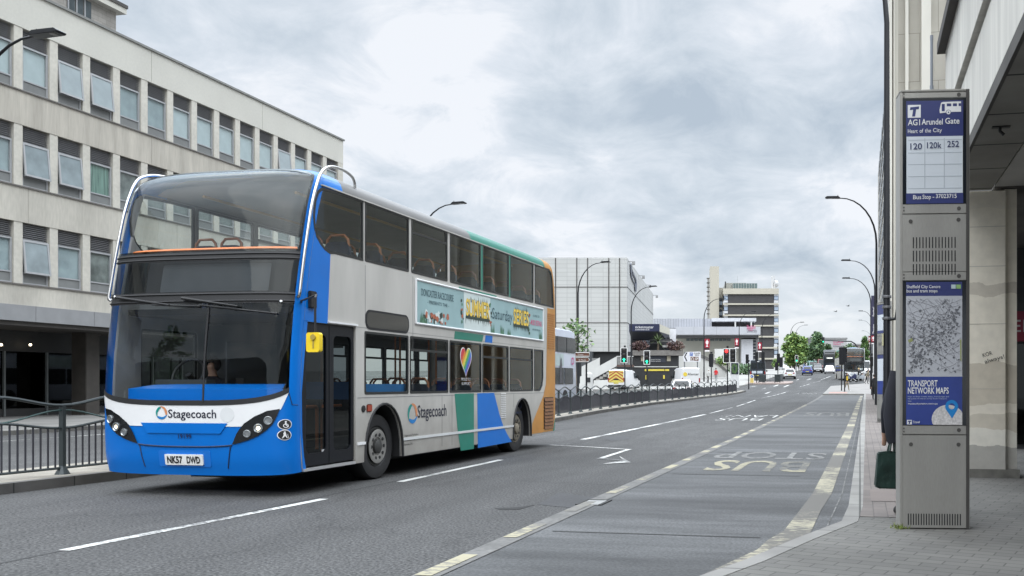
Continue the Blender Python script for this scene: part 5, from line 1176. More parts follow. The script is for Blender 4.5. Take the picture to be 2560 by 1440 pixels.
o, a, b_ = farblock(1640, 1760, 905, 350, M('far_grey', (.28, .28, .28), .85, var=.1), 'grey distant wall behind the university block')
for i in range(6): MB().box(a.x + 1.5 + i * 3, a.x + 3 + i * 3, -.1, 0, a.z - 2.4, a.z - 1).build('window', frd, o, smooth=0)

# ---------------------------------------------------------------- trees and planting
def leafmat(name, c): return M(name, c, .6, var=.45, scale=1.3)
barkm = M('bark', (.09, .07, .05), .9, var=.3, scale=6)
def tree(name, label, base, H, cr, c0, mats, n=2600, leaf=.28, group=None, rng=None, conical=.0, sparse=1.0, tr=.16):
    rng = rng or random.Random(hash(label) % 1000); t = thing(name, label, 'tree', base, 0, group)
    b = MB(); b.tube([(0, 0, -.2), (.05, 0, H * .2), (-.05, .05, H * .5), (0, 0, H * .88)], [tr, tr * .8, tr * .5, tr * .12], 8)
    cl = []
    for k in range(16):
        zz = c0 + (H - c0) * (k + .5) / 16; a = k * 2.4 + rng.random(); f = 1 - conical * (zz - c0) / (H - c0); rr = cr * f * rng.uniform(.45, .95) * sqrt(max(.1, 1 - ((zz - (c0 + H) / 2) / ((H - c0) / 2)) ** 2 * .75))
        e_ = Vector((rr * cos(a), rr * sin(a), zz + rng.uniform(0, .5))); b.tube([(0, 0, max(c0 * .6, zz - rr * .7)), e_ * .6 + Vector((0, 0, (zz - rr * .3) * .4)), e_], [tr * .3, tr * .18, .015], 5)
        cl.append((e_, cr * rng.uniform(.26, .46))); 
        if k % 2: cl.append((Vector((e_.x * .45, e_.y * .45, e_.z + .2)), cr * .42))
    b.build('trunk', barkm, t)
    f = MB()
    for i in range(n):
        c, r = rng.choice(cl); d = Vector((rng.gauss(0, 1), rng.gauss(0, 1), rng.gauss(0, 1))).normalized() * r * rng.random() ** .45 * 1.05; p = c + d
        if p.z < c0 * .8 or rng.random() > sparse: continue
        s = leaf * rng.uniform(.6, 1.3); u = Vector((rng.gauss(0, 1), rng.gauss(0, 1), rng.gauss(0, .6))).normalized(); w = u.cross(Vector((rng.gauss(0, 1), rng.gauss(0, 1), rng.gauss(0, 1)))).normalized()
        f.add([p - u * s, p + w * s * .5, p + u * s, p - w * s * .5], [(0, 1, 2, 3)], rng.randrange(len(mats)))
    f.build('crown', mats, t, smooth=0); return t
gA = [leafmat('leaf_bright', (.23, .32, .08)), leafmat('leaf_mid', (.15, .25, .07)), leafmat('leaf_dark', (.08, .15, .04))]
gB = [leafmat('leaf_deep', (.085, .155, .07)), leafmat('leaf_deep_dark', (.055, .11, .05)), leafmat('leaf_deep_light', (.14, .22, .09))]
tg = 'trees at the far end of the road'
def treepx(px, Z, ytop, ybot, wpx, label, mats, **k):
    q = onground(px, Z, .05); H = P(px, ytop, Z).z - q.z; c0 = max(.8, P(px, ybot, Z).z - q.z); return tree('street_tree', label, q, H, wpx / FPX * Z / 2, c0, mats, group=tg, **k)
treepx(1985, 170, 845, 912, 66, 'bright green tree left of the blue car at the road end', gA, n=3600, leaf=.34)
treepx(2042, 200, 842, 905, 52, 'darker conical tree behind the overhead traffic signal', gB, n=3000, leaf=.36, conical=.55)
treepx(2012, 230, 868, 912, 44, 'mid green tree between the bright tree and the dark conical tree', gA[1:], n=1800, leaf=.4)
treepx(2162, 215, 850, 905, 30, 'conical green tree just left of the right hand lamp posts', gA[1:] + gB[:1], n=1800, leaf=.36, conical=.6)
treepx(2068, 260, 868, 908, 30, 'dark low tree behind the dark far bus', gB, n=1200, leaf=.45)
treepx(2122, 290, 868, 905, 34, 'small dark tree above the roof of the far double decker', gB, n=1200, leaf=.45)
treepx(1942, 240, 905, 925, 24, 'small green tree at the foot of the university tower', gA, n=900, leaf=.4)
q = onground(1440, 76, .05); tree('young_tree', 'sparse young tree against the white arena, behind the white bus', q, 5.6, 1.5, 3.2, gA[1:] + gB[:1], n=330, leaf=.19, tr=.07)
def shrub(name, label, c, rx, ry, rz, mats, n, leaf, cat='shrub', group=None):
    rng = random.Random(hash(label) % 999); t = thing(name, label, cat, c, TH, group); s_ = MB(); f = MB()
    for k in range(9): a = k * .7; s_.tube([(0, 0, 0), (rx * .5 * cos(a), ry * .5 * sin(a), rz * .8), (rx * .9 * cos(a), ry * .9 * sin(a), rz * (1.2 + .5 * rng.random()))], [.04, .03, .01], 5)
    s_.build('stem', barkm, t)
    for i in range(n):
        d = Vector((rng.gauss(0, 1), rng.gauss(0, 1), rng.gauss(0, 1))).normalized() * rng.random() ** .4; p = Vector((d.x * rx, d.y * ry, rz + d.z * rz * (1 + .25 * rng.random()))); u = Vector((rng.gauss(0, 1), rng.gauss(0, 1), rng.gauss(0, 1))).normalized(); w = u.orthogonal(); s = leaf * rng.uniform(.6, 1.3)
        f.add([p - u * s, p + w * s * .5, p + u * s, p - w * s * .5], [(0, 1, 2, 3)], rng.randrange(len(mats)))
    f.build('foliage', mats, t, smooth=0); return t
rD = [leafmat('leaf_purple', (.075, .035, .035)), leafmat('leaf_plum', (.045, .022, .025)), leafmat('leaf_rust', (.13, .075, .06))]
Zp = ZT_ - .4
for i, (px, y, w, hh, m, lb) in enumerate(((1600, 876, 1.3, .75, rD, 'purple leaved shrub at the left end of the terrace planter'), (1683, 876, .9, .75, rD, 'purple leaved shrub right of the palm in the terrace planter'), (1697, 876, .8, .7, [rD[2], leafmat('leaf_ash', (.16, .13, .11))], 'brown feathery shrub at the right end of the terrace planter'))):
    shrub('planter_shrub', lb, P(px, y, Zp), w * .85, .5, hh * .7, m, 380, .14, 'shrub', 'shrubs in the terrace planter')
pm_ = thing('palm', 'green spiky palm in the terrace planter under the navy canopy', 'palm', P(1645, 876, Zp), TH); b = MB(); b.tube([(0, 0, 0), (.03, 0, .5), (0, 0, 1.0)], [.13, .11, .10], 8); b.build('trunk', barkm, pm_)
rng = random.Random(3); f = MB()
for k in range(46):
    a = k * 2.4; el = rng.uniform(-.5, 1.35); L_ = rng.uniform(1.0, 1.6); pts = []
    for i in range(5): t = i / 4; pts.append(Vector((cos(a) * cos(el) * L_ * t, sin(a) * cos(el) * L_ * t, 1.0 + sin(el) * L_ * t - .35 * t * t)))
    w = Vector((-sin(a), cos(a), 0)) * .07
    for i in range(4): f.add([pts[i] - w * (1 - i / 4.5), pts[i] + w * (1 - i / 4.5), pts[i + 1] + w * (1 - (i + 1) / 4.5), pts[i + 1] - w * (1 - (i + 1) / 4.5)], [(0, 1, 2, 3)], k % 2)
f.build('fronds', [leafmat('palm_green', (.11, .16, .06)), leafmat('palm_dark', (.06, .095, .035))], pm_, smooth=0)
shrub('ground_shrub', 'low dark green shrub beside the dark van near the university block', onground(1866, 150, .1), 3.2, 1.2, .9, gB, 700, .25)
shrub('ground_shrub', 'low green bush at the top of the white ramp wall', P(1809, 912, 128), 1.2, .6, .6, gA, 300, .2)

# street behind the photographer: what the bus windscreen mirrors
bb_ = thing('corner_building', 'dark low corner building behind the photographer, mirrored in the bus windscreen', 'building', (-45, -36, 0), .0)
MB().box(-36, 34, -12, 0, 0, 7.5).build('wall', M('mirrored_brick', (.05, .047, .045), .85, var=.2), bb_); MB().prism([(-36.5, 7.5), (34.5, 7.5), (26, 9.6), (-30, 9.6)], -12, .4, lambda a, c, d: (a, d, c)).build('roof', M('slate_roof', (.04, .042, .045), .7), bb_)
for i in range(9): MB().box(-20 + i * 5, -17.6 + i * 5, -.02, .05, 1, 3.6).build('window', frd, bb_, smooth=0)
tree('street_tree', 'tall dark tree behind the photographer, mirrored in the bus windscreen', Vector((-44, -28, 0)), 14, 3.2, 2.5, gB, n=1500, leaf=.4)
# ---------------------------------------------------------------- fence along the median
fen = M('fence_grey_green', (.045, .055, .058), .45, .3, var=.15); fenb = M('fence_bars', (.045, .046, .055), .5, .2, var=.1); fent = M('fence_teal', (.035, .075, .07), .45, .2, var=.1)
fence = thing('median_railing', 'dark wavy topped pedestrian railing running along the median behind the bus', 'railing', (0, 0, 0))
vpost = G(48, 1183, .13).y; PS = 2.1; k0 = -3; nP = int((G(1843, 978, .13).y - vpost) / PS)
fu = lambda v: medu(v) - .42
bar = .116
def wave(t): return .5 - .5 * cos(2 * pi * t)
def panel(ka):
    v0, v1 = vpost + ka * PS, vpost + (ka + 1) * PS; b = MB()
    pt_ = lambda t, z: (fu(v0) + (fu(v1) - fu(v0)) * t, v0 + (v1 - v0) * t, h(v0 + (v1 - v0) * t) + .13 + z)
    T = [i / 12 for i in range(13)]
    b.tube([pt_(t, .985 + .13 * wave(t)) for t in T], .024, 6, 0); b.tube([pt_(t, .66 + .10 * wave(t)) for t in T], .020, 6, 0); b.tube([pt_(t, .92 - .16 * wave(t)) for t in T], .013, 5, 2); b.tube([pt_(0, .09), pt_(1, .09)], .020, 6, 0)
    for i in range(1, 18):
        t = i / 18; b.tube([pt_(t, .09), pt_(t, .65 + .10 * wave(t))], .0135, 5, 1, cap=False)
    return b
for k in range(k0, nP + 1):
    v = vpost + k * PS; u = fu(v); z = h(v) + .13
    b = MB(); b.box(u - .036, u + .036, v - .026, v + .026, z, z + .975); b.lathe([(.10, 0), (.085, .03), (.05, .09), (.04, .12)], (u, v, z), n=10); b.build('post', fen, fence, smooth=30)
    if k < nP: panel(k).build('railing_panel', [fen, fenb, fent], fence, smooth=40)
# ---------------------------------------------------------------- street lamps
blackp = M('column_black', (.010, .011, .014), .35, .2, var=.1); lensg = M('lamp_glass', (.10, .10, .10), .2, var=0)
def lamp(px, Z, H, side, label, arm=2.0, big=1.0, rise=2.6, col=blackp, base=.12, r0=.085):
    q = onground(px, Z, base); o = thing('street_lamp', label, 'street lamp', q, 0, 'curved arm street lamps along the road'); b = MB(); pts = [(0, 0, 0), (0, 0, 1.2), (0, 0, 1.25), (0, 0, H - rise)]; rs = [r0 * 1.15, r0 * 1.15, r0, r0 * .72]
    for i in range(1, 9): t = i / 8 * pi / 2; pts.append((side * arm * (1 - cos(t)), 0, H - rise + rise * sin(t) * .985)); rs.append(r0 * (.72 - .36 * i / 8))
    b.tube(pts, rs, 10); b.build('column', col, o, smooth=50)
    d = MB(); x = side * arm; d.prism([(0, -.05), (.12, .06), (.75, .075), (.86, .01), (.82, -.03), (.1, -.06)], -.15, .15, lambda a, c, w: (x + side * (a - .05) * big, w * big, H + c * big)); d.cyl((x + side * .1, 0, H + .04), (x + side * .1, 0, H + .15), .02, None, 6)
    hd = d.build('lantern', col, o, smooth=30, bevel=.01); MB().box(min(x + side * .2, x + side * .72), max(x + side * .2, x + side * .72), -.11, .11, H - .045, H - .035).build('lens', lensg, hd, smooth=0); return o
def HH(px, Z, y, off=.12): return P(px, y, Z).z - onground(px, Z, off).z
lamp(-72, 25.1, HH(-72, 25.1, 100), 1, 'street lamp arching in at the top left, before the office windows', big=1.1)
lamp(1045, 50.5, HH(1045, 50.5, 512), 1, 'street lamp head showing above the roof of the near bus'); lamp(1445, 77.6, HH(1445, 77.6, 657), 1, 'tall lamp in front of the white arena wall, left one')
lamp(1578, 97.6, HH(1578, 97.6, 717), 1, 'tall lamp at the right corner of the white arena wall'); lamp(1760, 118, HH(1760, 118, 747), 1, 'lamp in front of the university block with the first red banner')
lamp(1848, 150, HH(1848, 150, 780), 1, 'lamp before the overhanging band of the university block'); lamp(1905, 158, HH(1905, 158, 785), 1, 'lamp in front of the dark brick tower')
lgrey = M('column_grey', (.16, .17, .18), .5, .2, var=.1)
lamp(1976, 188, HH(1976, 188, 806), 1, 'first lamp right of the dark tower, above the bright green tree'); lamp(1988, 205, HH(1988, 205, 813), 1, 'second lamp right of the dark tower, above the bright green tree', col=lgrey)
lamp(2023, 255, HH(2023, 255, 831), 1, 'thin grey lamp left of the pale distant university building', col=lgrey); lamp(2014, 262, HH(2014, 262, 839), 1, 'smallest grey lamp between the green trees', col=lgrey)
R1 = lamp(2217, 20.7, 12.0, -1, 'nearest black lamp column, rising out of the picture beside the bus stop sign', rise=2.6, r0=.085)
lamp(2191, 51, HH(2191, 51, 490), -1, 'second lamp on the right pavement, highest complete lantern there'); lamp(2187, 77.6, HH(2187, 77.6, 649), -1, 'third lamp on the right pavement, in front of the navy banner')
lamp(2177, 91, HH(2177, 91, 694), -1, 'fourth lamp on the right pavement, carrying the navy banner'); lamp(2181, 160, HH(2181, 160, 777), -1, 'fifth lamp on the right pavement, thin arm above the birds', arm=1.6); lamp(2179, 200, HH(2179, 200, 800), -1, 'sixth lamp on the right pavement, below the birds', col=lgrey); lamp(2178, 274, HH(2178, 274, 827), -1, 'farthest lamp on the right pavement, above the right tree', col=lgrey)
b = MB(); q = P(2222, 800, 20.7) - R1.location; e_ = P(2238, 797, 20.6) - R1.location; g_ = P(2248, 742, 20.4) - R1.location; b.tube([(0, 0, q.z), e_, (e_.x + .03, e_.y, e_.z + .12), (g_.x, g_.y, g_.z)], .035, 8); b.build('bracket', blackp, R1, smooth=50)
for y in (742, 768, 796): z = P(2217, y, 20.7).z - R1.location.z; MB().lathe([(.10, -.03), (.105, 0), (.10, .03)], (0, 0, z), n=14).build('clamp', M('clamp_steel', (.2, .2, .21), .4, .6), R1)
MB().box(-.11, -.075, -.08, .0, P(2207, 865, 20.7).z - .12, P(2207, 835, 20.7).z - .12).build('column_label', M('label_white', (.5, .48, .3), .6), R1)
# banners
bred = M('banner_red', (.30, .012, .03), .6, var=.08); bwh = M('banner_white', (.72, .70, .70), .6, var=0); bbl = M('banner_maroon', (.03, .006, .01), .6, var=0)
def banner(px0, px1, y0, y1, Z, label):
    a, c = P(px0, y0, Z), P(px1, y1, Z); w = (c - a).length; W = abs(px1 - px0) / FPX * Z; H_ = (y1 - y0) / FPX * Z
    o = thing('lamp_banner', label, 'banner', (a.x, a.y, a.z - H_), TH, 'red banners on the lamp posts'); MB().box(0, W, -.02, .02, 0, H_).build('cloth', bred, o, smooth=0)
    prof = [(.0, .38), (.22, .38), (.20, .42), (.07, .47), (.06, .55), (.22, .62), (.28, .75), (.26, .80), (.10, .83), (.07, .90), (.0, .95)]; pp = [(.5 + x, z) for x, z in prof] + [(.5 - x, z) for x, z in prof[::-1]]
    MB().plate([[(x * W, z * H_) for x, z in pp]], None, .025, lambda x, z, d: (x, -d, z)).build('trophy_emblem', bwh, o, smooth=0)
    MB().box(.02 * W, .98 * W, -.024, -.02, .13 * H_, .30 * H_).build('lower_panel', bbl, o, smooth=0); MB().box(.02 * W, .98 * W, -.026, -.02, .0, .12 * H_).build('foot_panel', bwh, o, smooth=0)
    MB().box(-.1, W, -.03, .03, H_, H_ + .05).build('banner_arm', blackp, o, smooth=0)
banner(1761.5, 1774, 847, 879, 118, 'red trophy banner on the lamp before the left of the university block'); banner(1837, 1847, 846, 871, 150, 'red trophy banner left of the red traffic signal lamp post'); banner(1894.5, 1904, 856, 880, 158, 'red trophy banner before the foot of the dark tower')
banner(1977, 1986, 852, 872, 187, 'red trophy banner on the left edge of the bright green tree'); banner(1989, 1997, 867, 886, 204, 'red trophy banner above the small green traffic signal'); banner(2024, 2030.5, 875, 892, 254, 'smallest red banner, between the two green trees')
banner(2178.5, 2187.5, 839, 860, 90, 'red banner beneath the navy banner on the right pavement'); banner(2171.5, 2176, 841, 859, 92, 'narrow red banner left of the navy banner pole')
nb_ = thing('navy_banner', 'tall navy banner with vertical lettering on the right pavement lamp', 'banner', P(2178, 842, 90.5), TH); W, H_ = 11 / FPX * 90.5, 103 / FPX * 90.5
MB().box(0, W, -.02, .02, 0, H_).build('cloth', M('banner_navy', (.022, .022, .055), .6, var=.08), nb_, smooth=0)
for w, z0, z1 in (('Theatre', .07, .30), ('Festival', .50, .72)): tx = MB(); fittext(tx, w, z0 * H_, z1 * H_, 0, .2, lambda a, c, d: (.33 - c, -.025, a), 0, 0, .01); tx.build('banner_lettering', bwh, nb_, smooth=0)
MB().box(0, W, -.024, -.02, -.32, -.02).build('foot_panel', bwh, nb_, smooth=0)
# ---------------------------------------------------------------- traffic signals
sigw = M('signal_white', (.72, .72, .70), .5, var=.03); lg_ = M('lamp_green_lit', (.02, .8, .35), .4, var=0, emit=2.2); lr_ = M('lamp_red_lit', (.9, .03, .03), .4, var=0, emit=2.5); loff = M('lamp_dark', (.02, .018, .016), .3, var=0)
def sighead(o, x, z0, z1, lit, W=None, arrow=False, back=False, border=True, wf=.46):
    Hh = z1 - z0; W = W or Hh * wf; y = -.0
    hd = MB().box(x - W * .36, x + W * .36, -.02, .22, z0 + .05 * Hh, z1 - .05 * Hh).build('signal_head', blackp, o, smooth=0)
    MB().plate([rrect(x - W / 2, x + W / 2, z0, z1, W * .12, 3)] + ([rrect(x - W / 2 + .06, x + W / 2 - .06, z0 + .06, z1 - .06, W * .08, 3)] if border else []), -.01, .01, lambda a, c, d: (a, d, c)).build('backing_border', sigw if border else blackp, hd, smooth=0)
    if border: MB().plate([rrect(x - W / 2 + .06, x + W / 2 - .06, z0 + .06, z1 - .06, W * .08, 3)], -.008, .008, lambda a, c, d: (a, d, c)).build('backing_board', blackp, hd, smooth=0)
    if back: return
    for i, nm in enumerate('gyr'):
        z = z0 + Hh * (.2 + .3 * i); r = Hh * .115; m = {'g': lg_, 'r': lr_}.get(nm) if nm == lit else loff; b = MB()
        if arrow and nm == 'g' and lit == 'g': b.plate([[(x + r * a, z + r * c) for a, c in ((0, 1.1), (1.0, .1), (.4, .1), (.4, -1), (-.4, -1), (-.4, .1), (-1.0, .1))]], None, -.03, lambda a, c, d: (a, d, c))
        else: b.lathe([(0, -.045), (r * .7, -.04), (r, -.025)], (x, 0, z), 'Y', 14)
        b.build('signal_lamp', m, hd, smooth=0); MB().tube([(x - r * 1.1, -.12, z), (x - r * .8, -.16, z + r * .8), (x, -.18, z + r * 1.15), (x + r * .8, -.16, z + r * .8), (x + r * 1.1, -.12, z)], .02, 4).build('hood', blackp, hd, smooth=0)
def signal(px, Z, heads, label, off=.12, rz=TH, top=None, sens=True, col=None):
    q = onground(px, Z, off); o = thing('traffic_signal', label, 'traffic light', q, rz, 'traffic signals at the junction'); zt = 0
    for (hx, y0, y1, lit, kw) in heads:
        z1, z0 = P(px, y0, Z).z - q.z, P(px, y1, Z).z - q.z; sighead(o, (hx - px) / FPX * Z, z0, z1, lit, **kw); zt = max(zt, z1)
    zt = (P(px, top, Z).z - q.z) if top else zt
    b = MB(); b.cyl((0, .12, -.1), (0, .12, zt - .1), .057, None, 8); b.build('pole', col or blackp, o)
    if sens: MB().box(-.09, .09, .02, .2, zt + .02, zt + .2).build('detector', blackp, o, smooth=0)
    return o
A_ = dict(arrow=True)
signal(1562, 88, [(1560, 869, 907.5, 'g', A_)], 'green arrow signal in front of the chevron van'); signal(1617, 96, [(1617, 876, 911.5, 'g', A_)], 'green arrow signal before the black terrace wall')
signal(1819, 81, [(1816, 871, 907.5, 'r', {}), (1832, 870.5, 907, None, {})], 'red signal with a second dark head beside it, at the end of the railing', off=.13)
signal(1991, 165, [(1991.5, 888, 905, 'g', dict())], 'small green signal on a grey pole beside the white hatchback', col=lgrey)
BK = dict(back=True, border=False, wf=.34)
signal(1780, 105, [(1778, 884, 918, None, BK)], 'dark signal seen from behind, left of the person in red', rz=TH + .6); signal(1945, V0 + 4.2, [(1946, 884, 908, None, BK), (1953, 893, 918, None, BK), (1941, 905, 926, None, BK)], 'cluster of dark signals seen from behind on the small traffic island', top=862)
signal(1892, V0 + 1.4, [(1891.5, 880, 903, None, BK)], 'thin black signal pole on the left end of the traffic island', sens=False); signal(1908, V0 + 3.0, [(1907.5, 880, 905, None, BK)], 'thin black signal pole before the dark van', sens=False); signal(1872, 95, [(1868, 886, 909, None, BK)], 'black signal head beside the advertising panel', top=905)
Zr = G(2105, 979, .12).y / .99
signal(2104.5, Zr, [(2105, 868, 912, None, BK)], 'left of two dark signal poles at the far end of the bus bay', sens=False); signal(2112, Zr - 2.5, [(2111, 868, 905, None, BK)], 'right of two dark signal poles at the bus bay end, with yellow button', sens=False)
q = onground(2112, Zr - 2.6, .12); 
pb_ = thing('push_button_box', 'black push button box with yellow panel on the right dark signal pole', 'crossing button', P(2116, 953, Zr - 2.75), TH); MB().box(-.12, .14, -.12, .1, 0, .55).build('box', blackp, pb_, smooth=0); MB().box(-.02, .12, -.13, -.12, .08, .45).build('panel', M('button_yellow', (.60, .42, .04), .5), pb_, smooth=0)
signal(2180, 75, [(2179, 892, 916, None, BK)], 'dark signal on the right pavement beside the navy banner pole', top=890)
# signal on a curved mast arm over the road
ma = thing('mast_arm_signal', 'green signal hanging from a curved black mast arm over the road end', 'traffic light', onground(2147, 150, .1), TH, 'traffic signals at the junction')
ml = lambda px, py: local(ma, px, py, 150.)
a, b_ = ml(2062, 851), ml(2128, 853.5); MB().tube([(0, 0, 0), (0, 0, ml(2147, 885).z), ml(2146, 876), ml(2143, 867), ml(2137, 859), b_, a], [.14, .13, .12, .12, .11, .10, .08], 8).build('mast_arm', blackp, ma, smooth=60)
a, b_ = ml(2058, 842.5), ml(2058, 857); sighead(ma, a.x, b_.z, a.z, 'g', border=False)
# ---------------------------------------------------------------- signs
ds = thing('direction_sign', 'white direction sign with black chevron and blue parking square behind the white car', 'road sign', R0(1730, 99), TH)
dl = lambda x, y: local(ds, 1600 + x / 8, 820 + y / 8, 99.); D = lambda a, c, d: (a, -d, c)
def dpoly(pts): return [(dl(*p).x, dl(*p).z) for p in pts]
MB().plate([dpoly([(862, 560), (925, 478), (1205, 472), (1218, 485), (1218, 660), (1205, 675), (880, 675), (862, 600)])], 0, .05, D).build('sign_face', M('sign_white', (.62, .62, .64), .5, var=.04), ds, smooth=0)
MB().plate([dpoly([(950, 490), (925, 490), (882, 575), (925, 662), (950, 662), (905, 575)])], None, .06, D).build('chevron', blackp, ds, smooth=0)
ps = MB().plate([dpoly([(995, 490), (1055, 490), (1055, 555), (995, 555)])], None, .06, D).build('parking_square', M('sign_blue', (.015, .09, .38), .5, var=0), ds, smooth=0)
p0, p1 = dl(1010, 545), dl(1040, 500); tx = MB(); fittext(tx, 'P', p0.x, p1.x, p0.z, p1.z - p0.z, lambda a, c, d: (a, -.065, c), 0); tx.build('sign_lettering', wht, ps)
for w, x0, x1, y in (('Arundel', 1070, 1198, 515), ('Gate', 1095, 1180, 550)): p0, p1 = dl(x0, y), dl(x1, y - 28); tx = MB(); fittext(tx, w, p0.x, p1.x, p0.z, p1.z - p0.z, lambda a, c, d: (a, -.062, c), 0); tx.build('sign_lettering', blackp, ds)
brw = M('sign_brown', (.13, .05, .03), .5, var=0); bs_ = MB().plate([dpoly([(1010, 575), (1170, 575), (1170, 655), (1010, 655)])], None, .06, D).build('brown_panel', brw, ds, smooth=0)
MB().plate([dpoly([(1022, 650), (1022, 600), (1052, 585), (1084, 600), (1084, 650)]), dpoly([(1036, 640), (1036, 606), (1052, 600), (1070, 606), (1070, 640)])], None, .066, D).build('museum_symbol', wht, bs_, smooth=0); MB().plate([dpoly([(1105, 590), (1160, 592), (1158, 615), (1130, 645), (1106, 640)]), dpoly([(1118, 604), (1136, 600), (1128, 628), (1116, 630)])], None, .066, D).build('theatre_symbol', wht, bs_, smooth=0)
for x in (890, 1150): p = dl(x, 660); MB().cyl((p.x, .06, 0), (p.x, .06, p.z + 1.0), .06, None, 8).build('sign_post', lgrey, ds)
bsg = thing('tourist_sign', 'brown fingerpost sign with white lettering in front of the white arena', 'road sign', R0(1463, 62), TH); bl_ = lambda x, y: local(bsg, 1380 + x / 6, 800 + y / 6, 62.)
for (x0, x1, y0, y1, w, tip, tx0, tx1) in ((330, 562, 490, 545, 'Theatre', 0, 385, 470), (330, 562, 565, 628, 'St Pauls', 1, 400, 510)):
    pts = [(x0, y0), (x1 - (18 if tip else 0), y0), (x1, (y0 + y1) / 2) if tip else (x1, y0), (x1 - (18 if tip else 0), y1), (x0, y1)]; pp = [(bl_(*p).x, bl_(*p).z) for p in pts]
    f = MB().plate([pp], 0, .04, D).build('sign_blade', brw, bsg, smooth=0); p0, p1 = bl_(tx0, y1 - 18), bl_(tx1, y0 + 14); tx = MB(); fittext(tx, w, p0.x, p1.x, p0.z, (p1.z - p0.z) * .75, lambda a, c, d: (a, -.05, c), 0); tx.build('sign_lettering', wht, f)
    MB().tube([(a, -.045, c) for a, c in pp + [pp[0]]], .025, 4).build('sign_border', wht, f)
p = bl_(515, 620); MB().cyl((p.x, .05, 0), (p.x, .05, bl_(0, 488).z), .06, None, 8).build('sign_post', blackp, bsg)
ap_ = thing('advertising_panel', 'tall advertising panel with dark green poster beside the red signal', 'advert board', R0(1836.5, 100), TH); al = lambda x, y: local(ap_, 1600 + x / 8, 820 + y / 8, 100.)
a, b_ = al(1808, 690), al(1982, 935); MB().box(a.x, b_.x, 0, .25, -.05 + 0 * b_.z, a.z).build('frame', M('advert_frame_white', (.58, .58, .58), .5), ap_, smooth=0); a, b_ = al(1822, 700), al(1968, 925); MB().box(a.x, b_.x, -.02, 0, b_.z, a.z).build('poster', M('poster_navy', (.015, .02, .035), .3, var=.6, scale=1.5), ap_, smooth=0)
a = al(1890, 745); b = MB()
for k in range(9): an = k * .7; b.plate([circ(a.x + .22 * cos(an), a.z - .35 + .42 * sin(an), .16, 7)], None, .03 + k * .001, D)
b.build('poster_artwork', M('poster_green', (.05, .10, .03), .5, var=.5, scale=5), ap_, smooth=0)
kb = thing('keep_left_bollard', 'yellow and white keep left bollard with blue arrow disc on the traffic island', 'bollard', onground(1879.5, V0 + 1.0, .13), TH)
MB().plate([rrect(-.26, .26, 0, 1.08, .2, 5)], -.1, .1, D).build('bollard_body', M('bollard_white', (.62, .60, .52), .5, var=.05), kb); MB().box(-.19, .19, -.115, -.1, .05, .62).build('yellow_panel', M('bollard_yellow', (.55, .42, .12), .5), kb, smooth=0); MB().plate([circ(0, .82, .18)], None, .115, D).build('blue_disc', M('disc_blue', (.02, .08, .35), .4, var=0), kb, smooth=0)
MB().plate([[(-.10, .74), (-.10, .86), (-.06, .82), (.08, .95), (.12, .91), (-.02, .78), (.02, .74)]], None, .12, D).build('arrow', wht, kb, smooth=0)
gr_ = thing('island_guardrail', 'dark pedestrian guardrail on the small traffic island', 'railing', (0, 0, 0)); gv = V0 + 2.2
for (xa, xb, va, solid) in ((1897, 1912, V0 + 1.5, 1), (1908, 1938, V0 + 2.2, 0), (1937, 1950, V0 + 1.6, 1), (1949, 1958, V0 + 3.2, 0)):
    A, B = onground(xa, va, .13), onground(xb, va, .13); b = MB(); n = 8
    b.tube([A + Vector((0, 0, 1.0)), B + Vector((0, 0, 1.0))], .03, 5); b.tube([A + Vector((0, 0, .12)), B + Vector((0, 0, .12))], .025, 5)
    for i in range(n + 1): p = A.lerp(B, i / n); b.tube([p + Vector((0, 0, -.0 if i in (0, n) else .12)), p + Vector((0, 0, 1.0))], .045 if solid else .02, 5)
    b.build('guardrail_panel', fen, gr_, smooth=0)
